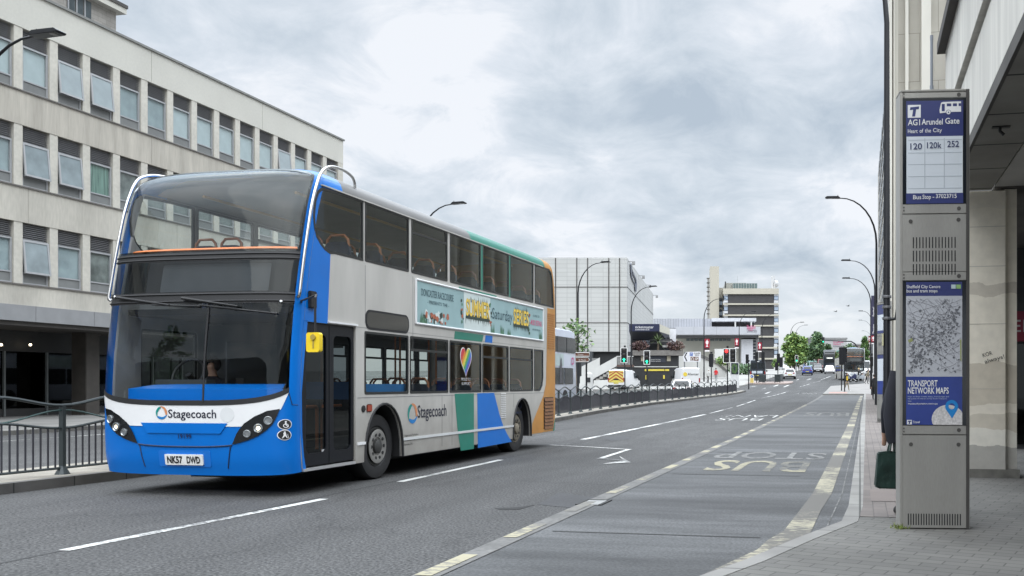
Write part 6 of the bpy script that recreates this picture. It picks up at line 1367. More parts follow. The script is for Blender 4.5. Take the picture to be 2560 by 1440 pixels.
# ---------------------------------------------------------------- bus stop totem
steel = M('brushed_steel', (.36, .35, .325), .45, .5, var=.10, scale=1.2, stretch=(3, 3, .4), fine=.04, fscale=40); steeld = M('steel_dark', (.10, .095, .09), .5, .6, var=.1)  # second, darker steel for edge trim, bolts and hinges
KZ = 8.26; ks = FPX / KZ
ko = P(2337, 1323, KZ)
def totem(loc, rz, label, full=True):
    K = thing('bus_stop_totem', label, 'bus stop sign', loc, rz, 'steel bus stop totems')
    fx = lambda px: (px - 2337) / ks; fz = lambda py: (1323 - py) / ks
    F = lambda a, c, d: (a, -d, c)
    def bx(name, x0, x1, y0, y1, d0, d1, m, par=None, bev=0.): return MB().box(fx(x0), fx(x1), -d1, -d0, fz(y1), fz(y0)).build(name, m, par or K, bevel=bev)
    b = MB(); b.box(fx(2251), fx(2258), 0, .22, 0, fz(229)); b.box(fx(2416), fx(2423), 0, .22, 0, fz(229)); b.box(fx(2258), fx(2416), .05, .20, 0, fz(229)); b.box(fx(2251), fx(2423), .0, .22, fz(229), fz(223)); b.build('cabinet', [steel], K, bevel=.006)
    bx('edge_trim', 2414, 2421.5, 224, 1322, -.01, .004, steeld)
    for y0, y1 in ((231, 245), (510, 534), (680, 701), (1064, 1086)):
        s_ = bx('steel_strip', 2258, 2414, y0, y1, -.05, .003, steel, bev=.004)
        MB().lathe([(.018, -.002), (.017, .004), (.006, .006), (.006, .002), (0, .002)], (fx(2396), -.004, fz((y0 + y1) / 2)), 'Y', 14).build('bolt', steeld, s_)
        for dy in (-4, 4): MB().box(fx(2259), fx(2262), -.006, -.001, fz((y0 + y1) / 2 + dy + 2), fz((y0 + y1) / 2 + dy - 2)).build('hinge', steeld, s_)
    vp = bx('vent_panel', 2258, 2414, 535.5, 679, -.05, .001, steel, bev=.003)
    for r_ in range(3):
        for c in range(14):
            x = fx(2284 + c * 7.9); z0 = fz(594 + r_ * 33.5); 
            if full or not r_: MB().plate([rrect(x - .0045, x + .0045, z0 - .095, z0 + .005 + .13 * 0, .004, 3)], None, .0035, F).build('vent_slot', blackp, vp, smooth=0)
    for px, py in ((2277, 553), (2395, 550)): MB().lathe([(.018, -.002), (.017, .004), (.006, .006), (0, .004)], (fx(px), -.003, fz(py)), 'Y', 14).build('bolt', steeld, vp)
    lp = bx('lower_panel', 2258, 2414, 1088, 1320, -.05, .001, steel, bev=.003)
    for c in range(21): x = fx(2271.5 + c * 6.4); MB().plate([rrect(x - .0045, x + .0045, fz(1313), fz(1284), .004, 3)], None, .0035, F).build('vent_slot', blackp, lp, smooth=0)
    for px, py in ((2278, 1111), (2395, 1111)): MB().lathe([(.018, -.002), (.017, .004), (.006, .006), (0, .004)], (fx(px), -.003, fz(py)), 'Y', 14).build('bolt', steeld, lp)
    tb_ = M('totem_blue', (.032, .042, .150), .35, var=.10, scale=.8, coat=.2); tb2 = M('totem_blue_bright', (.022, .045, .23), .35, var=.15, scale=3, coat=.2); pw = M('totem_white', (.60, .64, .68), .35, var=.04, coat=.2)
    inkb = M('totem_ink', (.03, .04, .11), .5, var=0); gl = M('case_black', (.010, .013, .018), .15, var=0, coat=.4)
    def tx(par, s, x0, x1, y0, hgt, m, d=.0105, bold=.004):
        t = MB(); fittext(t, s, fx(x0), fx(x1), fz(y0), hgt / ks, F, d, 0, bold); return t.build('sign_lettering', m, par, smooth=0)
    # upper case: stop name and routes
    uc = bx('timetable_case', 2258, 2414, 245.5, 510, -.04, .002, gl)
    if not full:
        bx('header_panel', 2266, 2406, 252, 340, .002, .006, tb_, uc); bx('route_panel', 2267, 2406, 340, 483, .002, .006, pw, uc); bx('footer_panel', 2266, 2406, 483, 509, .002, .006, tb_, uc)
        mc = bx('map_case', 2258.5, 2414, 702, 1063, -.04, .002, gl); bx('map_sheet', 2266, 2404, 740, 941, .002, .006, pw, mc); bx('map_header', 2266, 2404, 705, 740, .002, .006, tb_, mc); bx('map_footer', 2266, 2404, 941, 1062, .002, .006, tb2, mc); return K
    hp = bx('header_panel', 2266, 2406.5, 252, 341, .002, .006, tb_, uc)
    rp = bx('route_panel', 2267, 2405.5, 341, 483, .002, .006, pw, uc); fp = bx('footer_panel', 2266, 2406.5, 483, 509, .002, .006, tb_, uc)
    tl_ = bx('logo_tile', 2270, 2302, 262, 294, .006, .008, white, hp)
    MB().plate([[(fx(a), fz(c)) for a, c in ((2276, 268), (2298, 266), (2297, 273), (2290.5, 273.5), (2288, 291), (2280.5, 291), (2283, 274), (2275, 275))]], None, .0095, F).build('logo_letter', tb_, tl_, smooth=0)
    def bpts(*p): return [(fx(a), fz(c)) for a, c in p]
    bsy = MB().plate([bpts((2352, 258), (2356, 256), (2401, 255), (2401, 281), (2380, 281), (2349, 284), (2348, 276)), bpts((2353.5, 261), (2361, 261), (2361, 279), (2353.5, 279)), bpts((2366, 260), (2377, 260), (2377, 267), (2366, 267)), bpts((2381, 260), (2391, 260), (2391, 267), (2381, 267)), bpts((2395, 260), (2401 - .2, 260), (2401 - .2, 267), (2395, 267))], None, .008, F).build('bus_symbol', white, hp, smooth=0)
    MB().plate([circ(fx(2370), fz(282), 6.3 / ks)], None, .009, F).build('symbol_wheel', tb_, bsy, smooth=0); MB().plate([circ(fx(2370), fz(282), 5.2 / ks), circ(fx(2370), fz(282), 1.9 / ks, 10)], None, .0098, F).build('symbol_wheel', white, bsy, smooth=0)
    tx(hp, 'AG1', 2270, 2300, 313, 14.5, white, bold=.012); tx(hp, 'Arundel', 2304, 2356, 312, 14.5, white, bold=.012); tx(hp, 'Gate', 2362, 2397, 310.5, 14.5, white, bold=.012)
    for w, x0, x1, y in (('Heart', 2270, 2294, 332.5), ('of', 2299, 2308, 332), ('the', 2312, 2327, 331.5), ('City', 2332, 2354, 331)): tx(hp, w, x0, x1, y, 10, white, bold=.006)
    for w, x0, x1, y in (('120', 2276, 2305, 373), ('120k', 2317, 2353, 371), ('252', 2367, 2396, 368.5)): tx(rp, w, x0, x1, y, 15, inkb, bold=.014)
    gm_ = M('grid_shade', (.42, .46, .50), .5, var=0)
    for x in (2312, 2360): bx('grid_line', x - 1.2, x + 1.2, 346, 472, .006, .0068, gm_, rp)
    for y in (350, 382, 411, 441, 471): bx('grid_line', 2271, 2403, y - .9, y + .9, .006, .0072, gm_, rp)
    tx(fp, 'Bus', 2283, 2303, 498, 10.5, white, bold=.01); tx(fp, 'Stop', 2306, 2327, 497.5, 10.5, white, bold=.01); tx(fp, '-', 2331, 2335, 497, 10.5, white); tx(fp, '37023715', 2339, 2390, 496, 10.5, white, bold=.01)
    # lower case: map poster
    mc = bx('map_case', 2258.5, 2414, 702, 1063, -.04, .002, gl)
    mh = bx('map_header', 2266, 2404, 705, 740, .002, .006, tb_, mc); ms = bx('map_sheet', 2266, 2404, 740, 941.5, .002, .006, M('map_paper', (.44, .45, .48), .4, var=.03, coat=.2), mc); mf = bx('map_footer', 2266, 2404, 941.5, 1062, .002, .006, tb2, mc)
    tx(mh, 'Sheffield City Centre', 2267, 2350, 720.5, 8, white, bold=.008); tx(mh, 'bus and tram stops', 2267, 2343, 731, 8, white, bold=.008)
    bx('map_badge', 2377, 2388, 712, 722, .006, .008, M('badge_pale', (.45, .55, .55), .5, var=0), mh); bx('map_badge', 2389.5, 2400.5, 712, 722, .006, .008, M('badge_green', (.25, .42, .15), .5, var=0), mh)
    rng = random.Random(11); rd = MB(); bd = MB(); an = .95
    def clipin(x, y): return 2268 < x < 2402 and 746 < y < 936
    for i in range(900):
        u_, v_ = rng.uniform(-1, 1), rng.uniform(-1, 1); x = 2335 + u_ * 68; y = 842 + v_ * 95; dist = abs((x - 2335) * .72 + (y - 850) * .69)
        if rng.random() < min(.93, dist / 55): continue
        w_, h_ = rng.uniform(1.0, 3.4), rng.uniform(.9, 2.6); q = an + rng.choice((0, 0, .12, -.3)); cs, sn = cos(q), sin(q)
        pp = [(x + a * w_ * cs - c * h_ * sn, y - a * w_ * sn - c * h_ * cs) for a, c in ((-1, -1), (1, -1), (1, rng.uniform(.5, 1)), (-1, 1))]
        if all(clipin(*p) for p in pp): bd.plate([bpts(*pp)], None, .0075 + i * 2e-6, F, rng.choice((0, 0, 0, 1)))
    for (x, y, w_, h_) in ((2283, 868, 9, 16), (2300, 893, 14, 12), (2288, 905, 12, 9), (2384, 800, 9, 12), (2278, 842, 5, 6)): bd.plate([bpts((x - w_ * .5, y), (x, y - h_ * .6), (x + w_ * .6, y - h_ * .1), (x + w_ * .1, y + h_ * .6))], None, .0084, F, 0)
    bd.plate([bpts((2398, 850), (2402, 848), (2402, 905), (2399, 900))], None, .0084, F, 2); bd.plate([bpts((2270, 850), (2285, 843), (2283, 852), (2273, 857))], None, .0084, F, 2)
    bd.build('map_blocks', [M('map_grey', (.12, .125, .14), .6, var=0), M('map_mid', (.24, .245, .26), .6, var=0), M('map_green', (.28, .30, .12), .6, var=0)], ms, smooth=0)
    for i in range(110):
        x, y = rng.uniform(2268, 2402), rng.uniform(748, 934); q = rng.choice((an, an + pi / 2, .2, 1.9, 2.6)) + rng.uniform(-.25, .25); pts = []
        for k in range(16):
            if not clipin(x, y): break
            pts.append((fx(x), -.0071, fz(y))); x += 5 * cos(q); y -= 5 * sin(q); q += rng.uniform(-.15, .15)
        if len(pts) > 2: rd.tube(pts, .0013, 4)
    rd.build('map_streets', M('map_line', (.22, .22, .24), .6, var=0), ms, smooth=0)
    tx(mf, 'TRANSPORT', 2270, 2343, 966, 15.5, white, bold=.014); tx(mf, 'NETWORK MAPS', 2270, 2370.5, 984, 15.5, white, bold=.014)
    pale = M('totem_pale_ink', (.38, .43, .55), .5, var=0)
    tx(mf, 'Maps to show routes, stops, interchanges and', 2270, 2371, 993, 3.6, pale, bold=0); tx(mf, 'key points of interest across South Yorkshire.', 2270, 2367, 998, 3.6, pale, bold=0); tx(mf, 'Visit', 2270, 2279, 1004.5, 3.6, pale, bold=0); tx(mf, 'travelsouthyorkshire.com/maps', 2270, 2343, 1011, 4, white, bold=.004)
    MB().plate([[(fx(2404) if a > 2404 else fx(a), fz(1062) if c > 1062 else fz(c)) for a, c in [(2369 + 40 * cos(t), 1048 + 36 * sin(t)) for t in [2 * pi * i / 40 for i in range(40)]] if True]], None, .0072, F).build('map_disc', M('disc_paper', (.55, .53, .52), .5, var=.25, scale=60), mf, smooth=0)
    pin = [(2378 + 16 * cos(t), 1016 + 16 * sin(t)) for t in [radians(150 + i * 12) for i in range(21)]] + [(2379, 1046)]
    MB().plate([bpts(*pin), bpts(*[(2378 + 7.5 * cos(t), 1015.5 + 7.5 * sin(t)) for t in [2 * pi * i / 18 for i in range(18)]])], None, .0085, F).build('map_pin', M('pin_blue', (.01, .20, .52), .4, var=0), mf, smooth=0)
    t_ = bx('logo_tile', 2268, 2280, 1050, 1061, .006, .008, white, mf); MB().plate([bpts((2270, 1052), (2279, 1051.5), (2278.5, 1054), (2276, 1054.2), (2275, 1060), (2272, 1060), (2273, 1054.4), (2270, 1054.6))], None, .0095, F).build('logo_letter', tb_, t_, smooth=0); tx(mf, 'Travel', 2282, 2299, 1058, 6, white, bold=.006)
    b = MB(); b.cyl((fx(2335), .10, fz(226)), (fx(2335), .10, fz(90)), .0125, None, 10); b.cyl((fx(2335), .10, fz(90)), (fx(2335), .10, fz(78)), .014, None, 10); b.cyl((fx(2335), .10, fz(224)), (fx(2335), .10, fz(205)), .017, None, 10); b.build('aerial', M('aerial_blue', (.20, .22, .25), .45, .2, var=.05), K)
    wt = MB()
    for i in range(6):
        pass
    return K
totem(ko, TH - radians(3.5), 'nearest steel bus stop totem with blue AG1 header and city map poster')
totem(onground(2203, 30, .12), TH - 1.32, 'farther bus stop totem half hidden behind the nearest lamp column', full=False)
wd = thing('pavement_weeds', 'tuft of green weed at the foot of the bus stop totem', 'weeds', P(2249, 1320, KZ)); wd['kind'] = 'stuff'; f = MB(); rng = random.Random(2)
for i in range(60): x, y = rng.gauss(0, .03), rng.gauss(0, .05); a = rng.uniform(0, 6.28); f.add([(x, y, 0), (x + .012 * cos(a), y + .012 * sin(a), 0), (x + rng.gauss(0, .02), y + rng.gauss(0, .02), rng.uniform(.015, .05))], [(0, 1, 2)])
f.build('weed_leaves', leafmat('weed_green', (.16, .20, .04)), wd, smooth=0)
# ---------------------------------------------------------------- people
def skin(name, joints, edges, mats, zones, parent, sub=2):
    """one continuous body: joints {name: (x, y, z, r)}; zones(centre) -> material slot"""
    ns = list(joints); me = bpy.data.meshes.new(name); me.from_pydata([joints[n][:3] for n in ns], [(ns.index(a), ns.index(b)) for a, b in edges], []); o = bpy.data.objects.new(name, me); sc.collection.objects.link(o)
    md = o.modifiers.new('skin', 'SKIN'); md.use_smooth_shade = True; md.branch_smoothing = .6
    for i, n in enumerate(ns): r = joints[n][3]; me.skin_vertices[0].data[i].radius = r if isinstance(r, tuple) else (r, r); me.skin_vertices[0].data[i].use_root = (i == 0)
    s2 = o.modifiers.new('sub', 'SUBSURF'); s2.levels = sub; s2.render_levels = sub
    dg = bpy.context.evaluated_depsgraph_get(); m2 = bpy.data.meshes.new_from_object(o.evaluated_get(dg)); bpy.data.objects.remove(o); bpy.data.meshes.remove(me); m2.name = name
    m2.materials.clear()
    for m in mats: m2.materials.append(m)
    for p in m2.polygons: p.material_index = zones(p.center); p.use_smooth = True
    q = bpy.data.objects.new(name, m2); sc.collection.objects.link(q); q.parent = parent; return q
skinm = M('skin', (.48, .29, .21), .55, var=.05)
def cloth(n, c): return M('cloth_' + n, c, .85, var=.18, scale=9)
def person(label, loc, rz, top, legs, hair=(.03, .02, .015), shoes=(.015, .015, .015), stride=.0, H=1.72, coat=False, armL=None, armR=None, group=None, bend=0., hood=False, sit=False):
    """faces -y before turning by rz; arms given as (elbow, hand) points"""
    o = thing('person', label, 'person', loc, rz, group); k = H / 1.72; s = stride
    J = {'pelvis': (0, 0, .92, (.15, .12)), 'waist': (0, -bend * .25, 1.08, (.145, .11)), 'chest': (0, -bend * .7, 1.30, (.175, .125)), 'neck': (0, -bend - .01, 1.47, .058), 'jaw': (0, -bend - .025, 1.545, (.062, .072)), 'head': (0, -bend - .02, 1.62, (.076, .092)), 'crown': (0, -bend - .01, 1.69, (.055, .065)), 'nose': (0, -bend - .105, 1.60, .014)}
    E = [('pelvis', 'waist'), ('waist', 'chest'), ('chest', 'neck'), ('neck', 'jaw'), ('jaw', 'head'), ('head', 'crown'), ('head', 'nose')]
    for sd_, nm, arm, st_ in ((1, 'L', armL, s), (-1, 'R', armR, -s)):
        e_, hnd = arm or ((sd_ * .25, .02 + st_ * .25 - bend * .7, 1.12), (sd_ * .25, -.06 + st_ * .45 - bend * .7, .87))
        J['sh' + nm] = (sd_ * .175, -bend * .8, 1.40, .066); J['el' + nm] = (*e_, .050); J['wr' + nm] = (*hnd, .032); d = (Vector(hnd) - Vector(e_)).normalized(); J['pa' + nm] = (*(Vector(hnd) + d * .06), (.036, .02)); J['fi' + nm] = (*(Vector(hnd) + d * .15), (.026, .014)); J['th' + nm] = (*(Vector(hnd) + d * .07 + Vector((-sd_ * .035, -.03, 0))), .010)
        J['hip' + nm] = (sd_ * .09, 0, .86, .092); J['kn' + nm] = (sd_ * .10, -st_ * .55 - .02, .49, .062); J['an' + nm] = (sd_ * .10, -st_ * 1.05 + (.05 if st_ < 0 else 0), .09 + (.05 if st_ < 0 else 0), .042); J['toe' + nm] = (sd_ * .11, -st_ * 1.05 - .15 + (.05 if st_ < 0 else 0), .035, (.04, .026)); 
        if sit: J['kn' + nm] = (sd_ * .12, -.40, .84, .062); J['an' + nm] = (sd_ * .12, -.42, .44, .042); J['toe' + nm] = (sd_ * .12, -.56, .40, (.04, .026))
        E += [('chest', 'sh' + nm), ('sh' + nm, 'el' + nm), ('el' + nm, 'wr' + nm), ('wr' + nm, 'pa' + nm), ('pa' + nm, 'fi' + nm), ('pa' + nm, 'th' + nm), ('pelvis', 'hip' + nm), ('hip' + nm, 'kn' + nm), ('kn' + nm, 'an' + nm), ('an' + nm, 'toe' + nm)]
    J = {n: (v[0] * k, v[1] * k, v[2] * k, tuple(r * k for r in v[3]) if isinstance(v[3], tuple) else v[3] * k) for n, v in J.items()}
    hands = [Vector(J[n][:3]) for n in ('paL', 'paR', 'fiL', 'fiR')]
    low = .60 if coat else .88
    def zn(c):
        c = Vector(c)
        if c.z > 1.475 * k: return 0
        if min((c - q).length for q in hands) < .085 * k: return 0
        if c.z < (.45 if sit else .085) * k: return 3
        return 1 if (c.z > low * k or abs(c.x) > .215 * k) else 2
    skin('body', J, E, [skinm, top, legs, M('shoe_%.2f' % shoes[0], shoes, .5, var=.1)], zn, o)
    hb = MB(); hb.ball((0, (-bend + .012) * k, 1.645 * k), .094 * k, .108 * k, .108 * k, 14); keep = [f for f in hb.f if not all(hb.v[i][1] < (-bend - .035) * k and hb.v[i][2] < 1.68 * k for i in f) and sum(hb.v[i][2] for i in f) / len(f) > 1.56 * k]
    hb.f = keep; hb.m = [0] * len(keep); hb.build('hood' if hood else 'hair', top if hood else M('hair_%.3f' % hair[0], hair, .6, var=.3, scale=30), o, smooth=60)
    return o
face_cam = 0; away = pi
# the waiting person behind the totem, holding a bag
q = P(2276, 1289, 9.1); q.z = .12
pn = person('person in dark coat holding a green bag, mostly hidden behind the bus stop totem', q, away + TH + .15, cloth('navy_coat', (.012, .013, .02)), cloth('black_trousers', (.010, .010, .012)), H=1.66, coat=True, armR=((-.27, -.02, 1.06), (-.245, -.04, .80)), armL=((.27, 0, 1.08), (.24, -.1, .84)), shoes=(.03, .03, .03))
sl = MB(); RX = lambda p: (Matrix.Rotation(-pn.rotation_euler.z, 4, 'Z') @ (p - pn.location))
cs_ = [RX(P(x, y, 9.0)) for x, y in ((2247, 930), (2236, 985), (2229, 1040), (2231, 1085), (2235, 1106))]
sl.tube([Vector((c.x, c.y, c.z)) for c in cs_], [.085, .088, .082, .070, .062], 14); sl.tube([(0, 0, 1.38), (0, .01, 1.1), (0, .02, .80), (0, .02, .62)], [.175, .19, .215, .23], 18, sq=.72)
sl.build('coat', cloth('navy_coat', (.012, .013, .02)), pn, smooth=60)
bg = thing('shopping_bag', 'dark green shopping bag hanging from the hand of the hidden person', 'bag', P(2217, 1221, 9.0), TH); gb_ = M('bag_green', (.010, .028, .022), .4, var=.4, scale=7, bump=.6, bscale=9)
kx = 9.0 / FPX; B_ = lambda px, py: ((px - 2217) * kx, (1221 - py) * kx)
b = MB(); pts = [B_(2187, 1216), B_(2192, 1220), B_(2240, 1221), B_(2246, 1217), B_(2243, 1130), B_(2225, 1127), B_(2194, 1130)]; b.prism(pts, -.05, .05, lambda x, z, d: (x, d * (1.2 - z), z)); b.build('bag_body', gb_, bg, bevel=.012, smooth=60)
for d in (-.04, .04): (x0, z0), (x1, z1), (x2, z2) = B_(2222, 1128), B_(2231, 1098), B_(2238, 1128); MB().tube([(x0, d, z0), (x1 - .015, d * .5, (z0 + z1) / 2 + .05), (x1, 0, z1), (x1 + .018, d * .5, (z0 + z1) / 2 + .05), (x2, d, z2)], .012, 6).build('bag_handle', gb_, bg)
person('bus driver in dark jacket seated behind the left side of the windscreen', Vector((BX - .68, BY + 1.05, .06)), .1, cloth('navy_coat', (.012, .013, .02)), cloth('black_trousers', (.010, .010, .012)), H=1.72, sit=True, armL=((.28, -.22, 1.13), (.16, -.46, 1.22)), armR=((-.28, -.22, 1.13), (-.16, -.46, 1.22)))
fg = 'people on the far pavements'
def farp(px, Z, label, rz, top, legs, off=.12, **k): person(label, onground(px, Z, off), rz, top, legs, group=fg, **k)
blk_ = cloth('black', (.015, .015, .017)); gry = cloth('grey', (.22, .23, .24)); lgt = cloth('light_grey', (.48, .48, .46)); jean = cloth('denim', (.04, .055, .09)); kh = cloth('khaki', (.20, .17, .12))
farp(1790, 118, 'person in bright red jacket standing by the white ramp wall', 2.9, cloth('red', (.50, .015, .02)), gry, hair=(.02, .015, .01))
farp(1770, 112, 'person in pale grey hooded top walking past the white van', 2.4, lgt, blk_, hood=True, stride=.18, bend=.1)
farp(2003, 185, 'person in white top standing among the group under the bright green tree', .4, cloth('white', (.6, .6, .6)), blk_); farp(1997, 187, 'person in dark grey top left of the white topped person under the tree', 2.6, gry, blk_)
farp(2010, 190, 'person in mid blue top at the right of the group under the tree', 1.2, cloth('blue', (.12, .18, .30)), jean); farp(1983, 190, 'person in black top left of the small green traffic signal', 3, blk_, blk_)
farp(2016, 196, 'person in pale top farthest right of the group near the blue car', 2, lgt, jean); farp(1976, 192, 'person in dark clothes just above the white hatchback', .3, blk_, jean)
Zq = G(2118, 977, .12).y / .99
farp(2117, Zq - 3, 'person in black top and pale shorts just behind the dark signal poles', 1.0, blk_, kh, shoes=(.6, .6, .6), stride=.16)
farp(2146, 112, 'fair haired person in black pushing a pram beside the far bus', 1.35, blk_, gry, hair=(.45, .33, .16), bend=.05, armL=((.22, -.25, 1.15), (.15, -.48, 1.0)), armR=((-.22, -.25, 1.15), (-.15, -.48, 1.0)))
farp(2166, 106, 'person in beige coat leaning forward right of the far bus', 1.7, kh, blk_, bend=.22, stride=.15); farp(2170, 112, 'person in dark clothes behind the leaning person in beige', .2, blk_, blk_)
farp(2186, 62, 'person in black coat standing between the right hand lamp posts', 2.8, blk_, blk_, coat=True)
pr = thing('pram', 'navy pram with silver frame beside the far bus', 'pram', onground(2133, 112, .12), 1.35 + .0); b = MB(); b.prism([(-.35, .45), (.35, .40), (.45, .75), (.10, .72), (-.20, 1.05), (-.42, .85)], -.22, .22, lambda a, c, d: (d, a, c)); b.build('pram_seat', cloth('pram_navy', (.02, .025, .07)), pr, bevel=.03)
b = MB(); b.tube([(-.2, .5, 1.0), (-.2, .1, .6), (-.2, -.4, .15)], .02, 6).tube([(.2, .5, 1.0), (.2, .1, .6), (.2, -.4, .15)], .02, 6).tube([(-.2, .35, .15), (-.2, 0, .5)], .02, 6).tube([(.2, .35, .15), (.2, 0, .5)], .02, 6).tube([(-.2, .5, 1.0), (.2, .5, 1.0)], .02, 6); b.build('pram_frame', alu, pr)
for x in (-.22, .22):
    for y in (-.4, .36): MB().lathe([(.08, -.02), (.11, -.015), (.11, .015), (.08, .02)], (x, y, .11), 'X', 14).build('wheel', rubber, pr)
# ---------------------------------------------------------------- vehicles
def cw(o, x, y, r, w=.2, rim=alu):
    s = 1 if x > 0 else -1; b = MB(); b.lathe([(r * .62, -w * s), (r * .97, -w * s), (r, -w * .8 * s), (r, -w * .15 * s), (r * .95, 0), (r * .66, .005 * s)], (x, y, r), 'X', 20); t = b.build('wheel', rubber, o, smooth=40); MB().lathe([(r * .66, -.01 * s), (r * .6, .004 * s), (r * .2, -.02 * s), (0, -.015 * s)], (x, y, r), 'X', 16).build('rim', rim, t)
carg = glass('car_glass', (.12, .14, .15), 1.5)
tail = M('tail_lamp', (.28, .01, .01), .25, var=0, coat=.4); hlm = M('car_headlamp', (.7, .72, .75), .15, var=0, coat=.4); plw = M('plate_yellow', (.55, .45, .08), .5, var=0)
def loft(name, secs, mats, par, smooth=40, mi=0):
    """sections along y: (y, half-width bottom, half-width top, z0, z1) with chamfered corners"""
    b = MB(); rows = []
    for y, wb, wt_, z0, z1 in secs:
        hgt = z1 - z0; c = min(.12, hgt * .3); rows.append([(-wb * .94, y, z0), (-wb, y, z0 + c), (-(wb * .6 + wt_ * .4) - .01, y, z0 + hgt * .55), (-wt_, y, z1 - c * .6), (-wt_ + c, y, z1), (wt_ - c, y, z1), (wt_, y, z1 - c * .6), (wb * .6 + wt_ * .4 + .01, y, z0 + hgt * .55), (wb, y, z0 + c), (wb * .94, y, z0)])
    k = 10; b.add([p for r in rows for p in r], [(i * k + j, i * k + (j + 1) % k, (i + 1) * k + (j + 1) % k, (i + 1) * k + j) for i in range(len(rows) - 1) for j in range(k)] + [tuple(range(k)), tuple((len(rows) - 1) * k + j for j in range(k))]); return b.build(name, mats, par, smooth=smooth)
def car(label, loc, rz, paint, kind='hatch', L=4.2, W=1.78, Hh=1.48, group='cars on the road'):
    """front towards -y"""
    o = thing('car', label, 'car', loc, rz, group); w = W / 2; f, r = -L / 2, L / 2; sb = .80 if Hh < 1.6 else .95
    rear = [(r - .25, w * .95, w * .90, .28, sb + .10), (r, w * .88, w * .80, .36, sb - .02)] if kind != 'saloon' else [(r - .3, w * .96, w * .9, .28, sb + .10), (r, w * .88, w * .82, .38, sb + .06)]
    loft('body', [(f, w * .80, w * .62, .34, .60), (f + .18, w * .92, w * .80, .24, .70), (f + .9, w, w * .93, .20, sb - .02), (f + 1.5, w, w * .97, .20, sb + .05), (0.2, w, w * .97, .20, sb + .06), (r - .9, w, w * .96, .20, sb + .10)] + rear, paint, o)
    zc = Hh; g0 = f + 1.05; g1 = r - (.12 if kind != 'saloon' else .55)
    gh = loft('greenhouse', [(g0, w * .86, w * .80, sb - .04, sb + .02), (g0 + .75, w * .90, w * .72, sb, zc - .06), (g0 + 1.2, w * .92, w * .72, sb, zc), (g1 - .85, w * .92, w * .72, sb, zc - .02), (g1 - .35, w * .88, w * .70, sb, zc - .12), (g1, w * .84, w * .74, sb, sb + .12)], paint, o)
    def pane(name, pts): MB().add(pts, [(0, 1, 2, 3)]).build(name, MC.get('car_window') or M('car_window', (.014, .018, .02), .10, var=0, spec=.35), o, smooth=0)
    pane('windscreen', [(-w * .74, g0 + .14, sb + .05), (w * .74, g0 + .14, sb + .05), (w * .60, g0 + .66, zc - .12), (-w * .60, g0 + .66, zc - .12)])
    pane('rear_window', [(-w * .68, g1 + .03, sb + .17), (w * .68, g1 + .03, sb + .17), (w * .58, g1 - .32, zc - .14), (-w * .58, g1 - .32, zc - .14)])
    for s in (-1, 1):
        pane('side_window', [(s * (w * .93 + .004), g0 + .42, sb + .08), (s * (w * .93 + .004), g1 - .35, sb + .10), (s * (w * .77), g1 - .7, zc - .13), (s * (w * .77), g0 + .85, zc - .13)])
        for y in (f + .85, r - .8): cw(o, s * (w - .02), y, .32)
        MB().box(s * w * .60 - .16, s * w * .60 + .16, r - .10, r + .015, sb - .12, sb + .04).build('tail_light', tail, o, bevel=.03); MB().box(s * w * .58 - .14, s * w * .58 + .14, f - .01, f + .2, .58, .70).build('headlight', hlm, o, bevel=.03)
        MB().box(s * (w + .02) - .08, s * (w + .02) + .08, g0 + .45, g0 + .60, sb + .05, sb + .18).build('door_mirror', paint, o, bevel=.03)
    MB().box(-.26, .26, r - .0, r + .02, .50, .61).build('number_plate', plw, o); MB().box(-.26, .26, f - .02, f, .42, .52).build('number_plate', white, o); MB().box(-w * .75, w * .75, r - .08, r + .03, .26, .42).build('rear_bumper', mblack, o, bevel=.03)
    return o
def paintm(n, c): return M('car_paint_' + n, c, .3, var=.03, coat=.6)
cwh = paintm('white', (.68, .68, .68))
RD = lambda px, Z: onground(px, Z)
car('white estate car stopped behind the railing in front of the white van', RD(1707, 72), pi + .14, cwh, L=4.4)
car('white hatchback driving away past the traffic island', RD(1973, 131), pi + .12, cwh); car('dark blue saloon driving away under the green trees', RD(2018, 150), pi + .06, paintm('blue', (.03, .06, .26)), 'saloon', L=4.6)
car('black four by four with headlights facing us, right of the blue saloon', RD(2043, 168), .1, paintm('black', (.02, .018, .016)), Hh=1.75, L=4.6, W=1.9); car('white saloon half hidden behind the far double decker', RD(2074, 160), .05, cwh, 'saloon')
car('silver car parked far off left of the bright green tree', RD(1961, 215), .4, paintm('silver', (.40, .41, .42)))
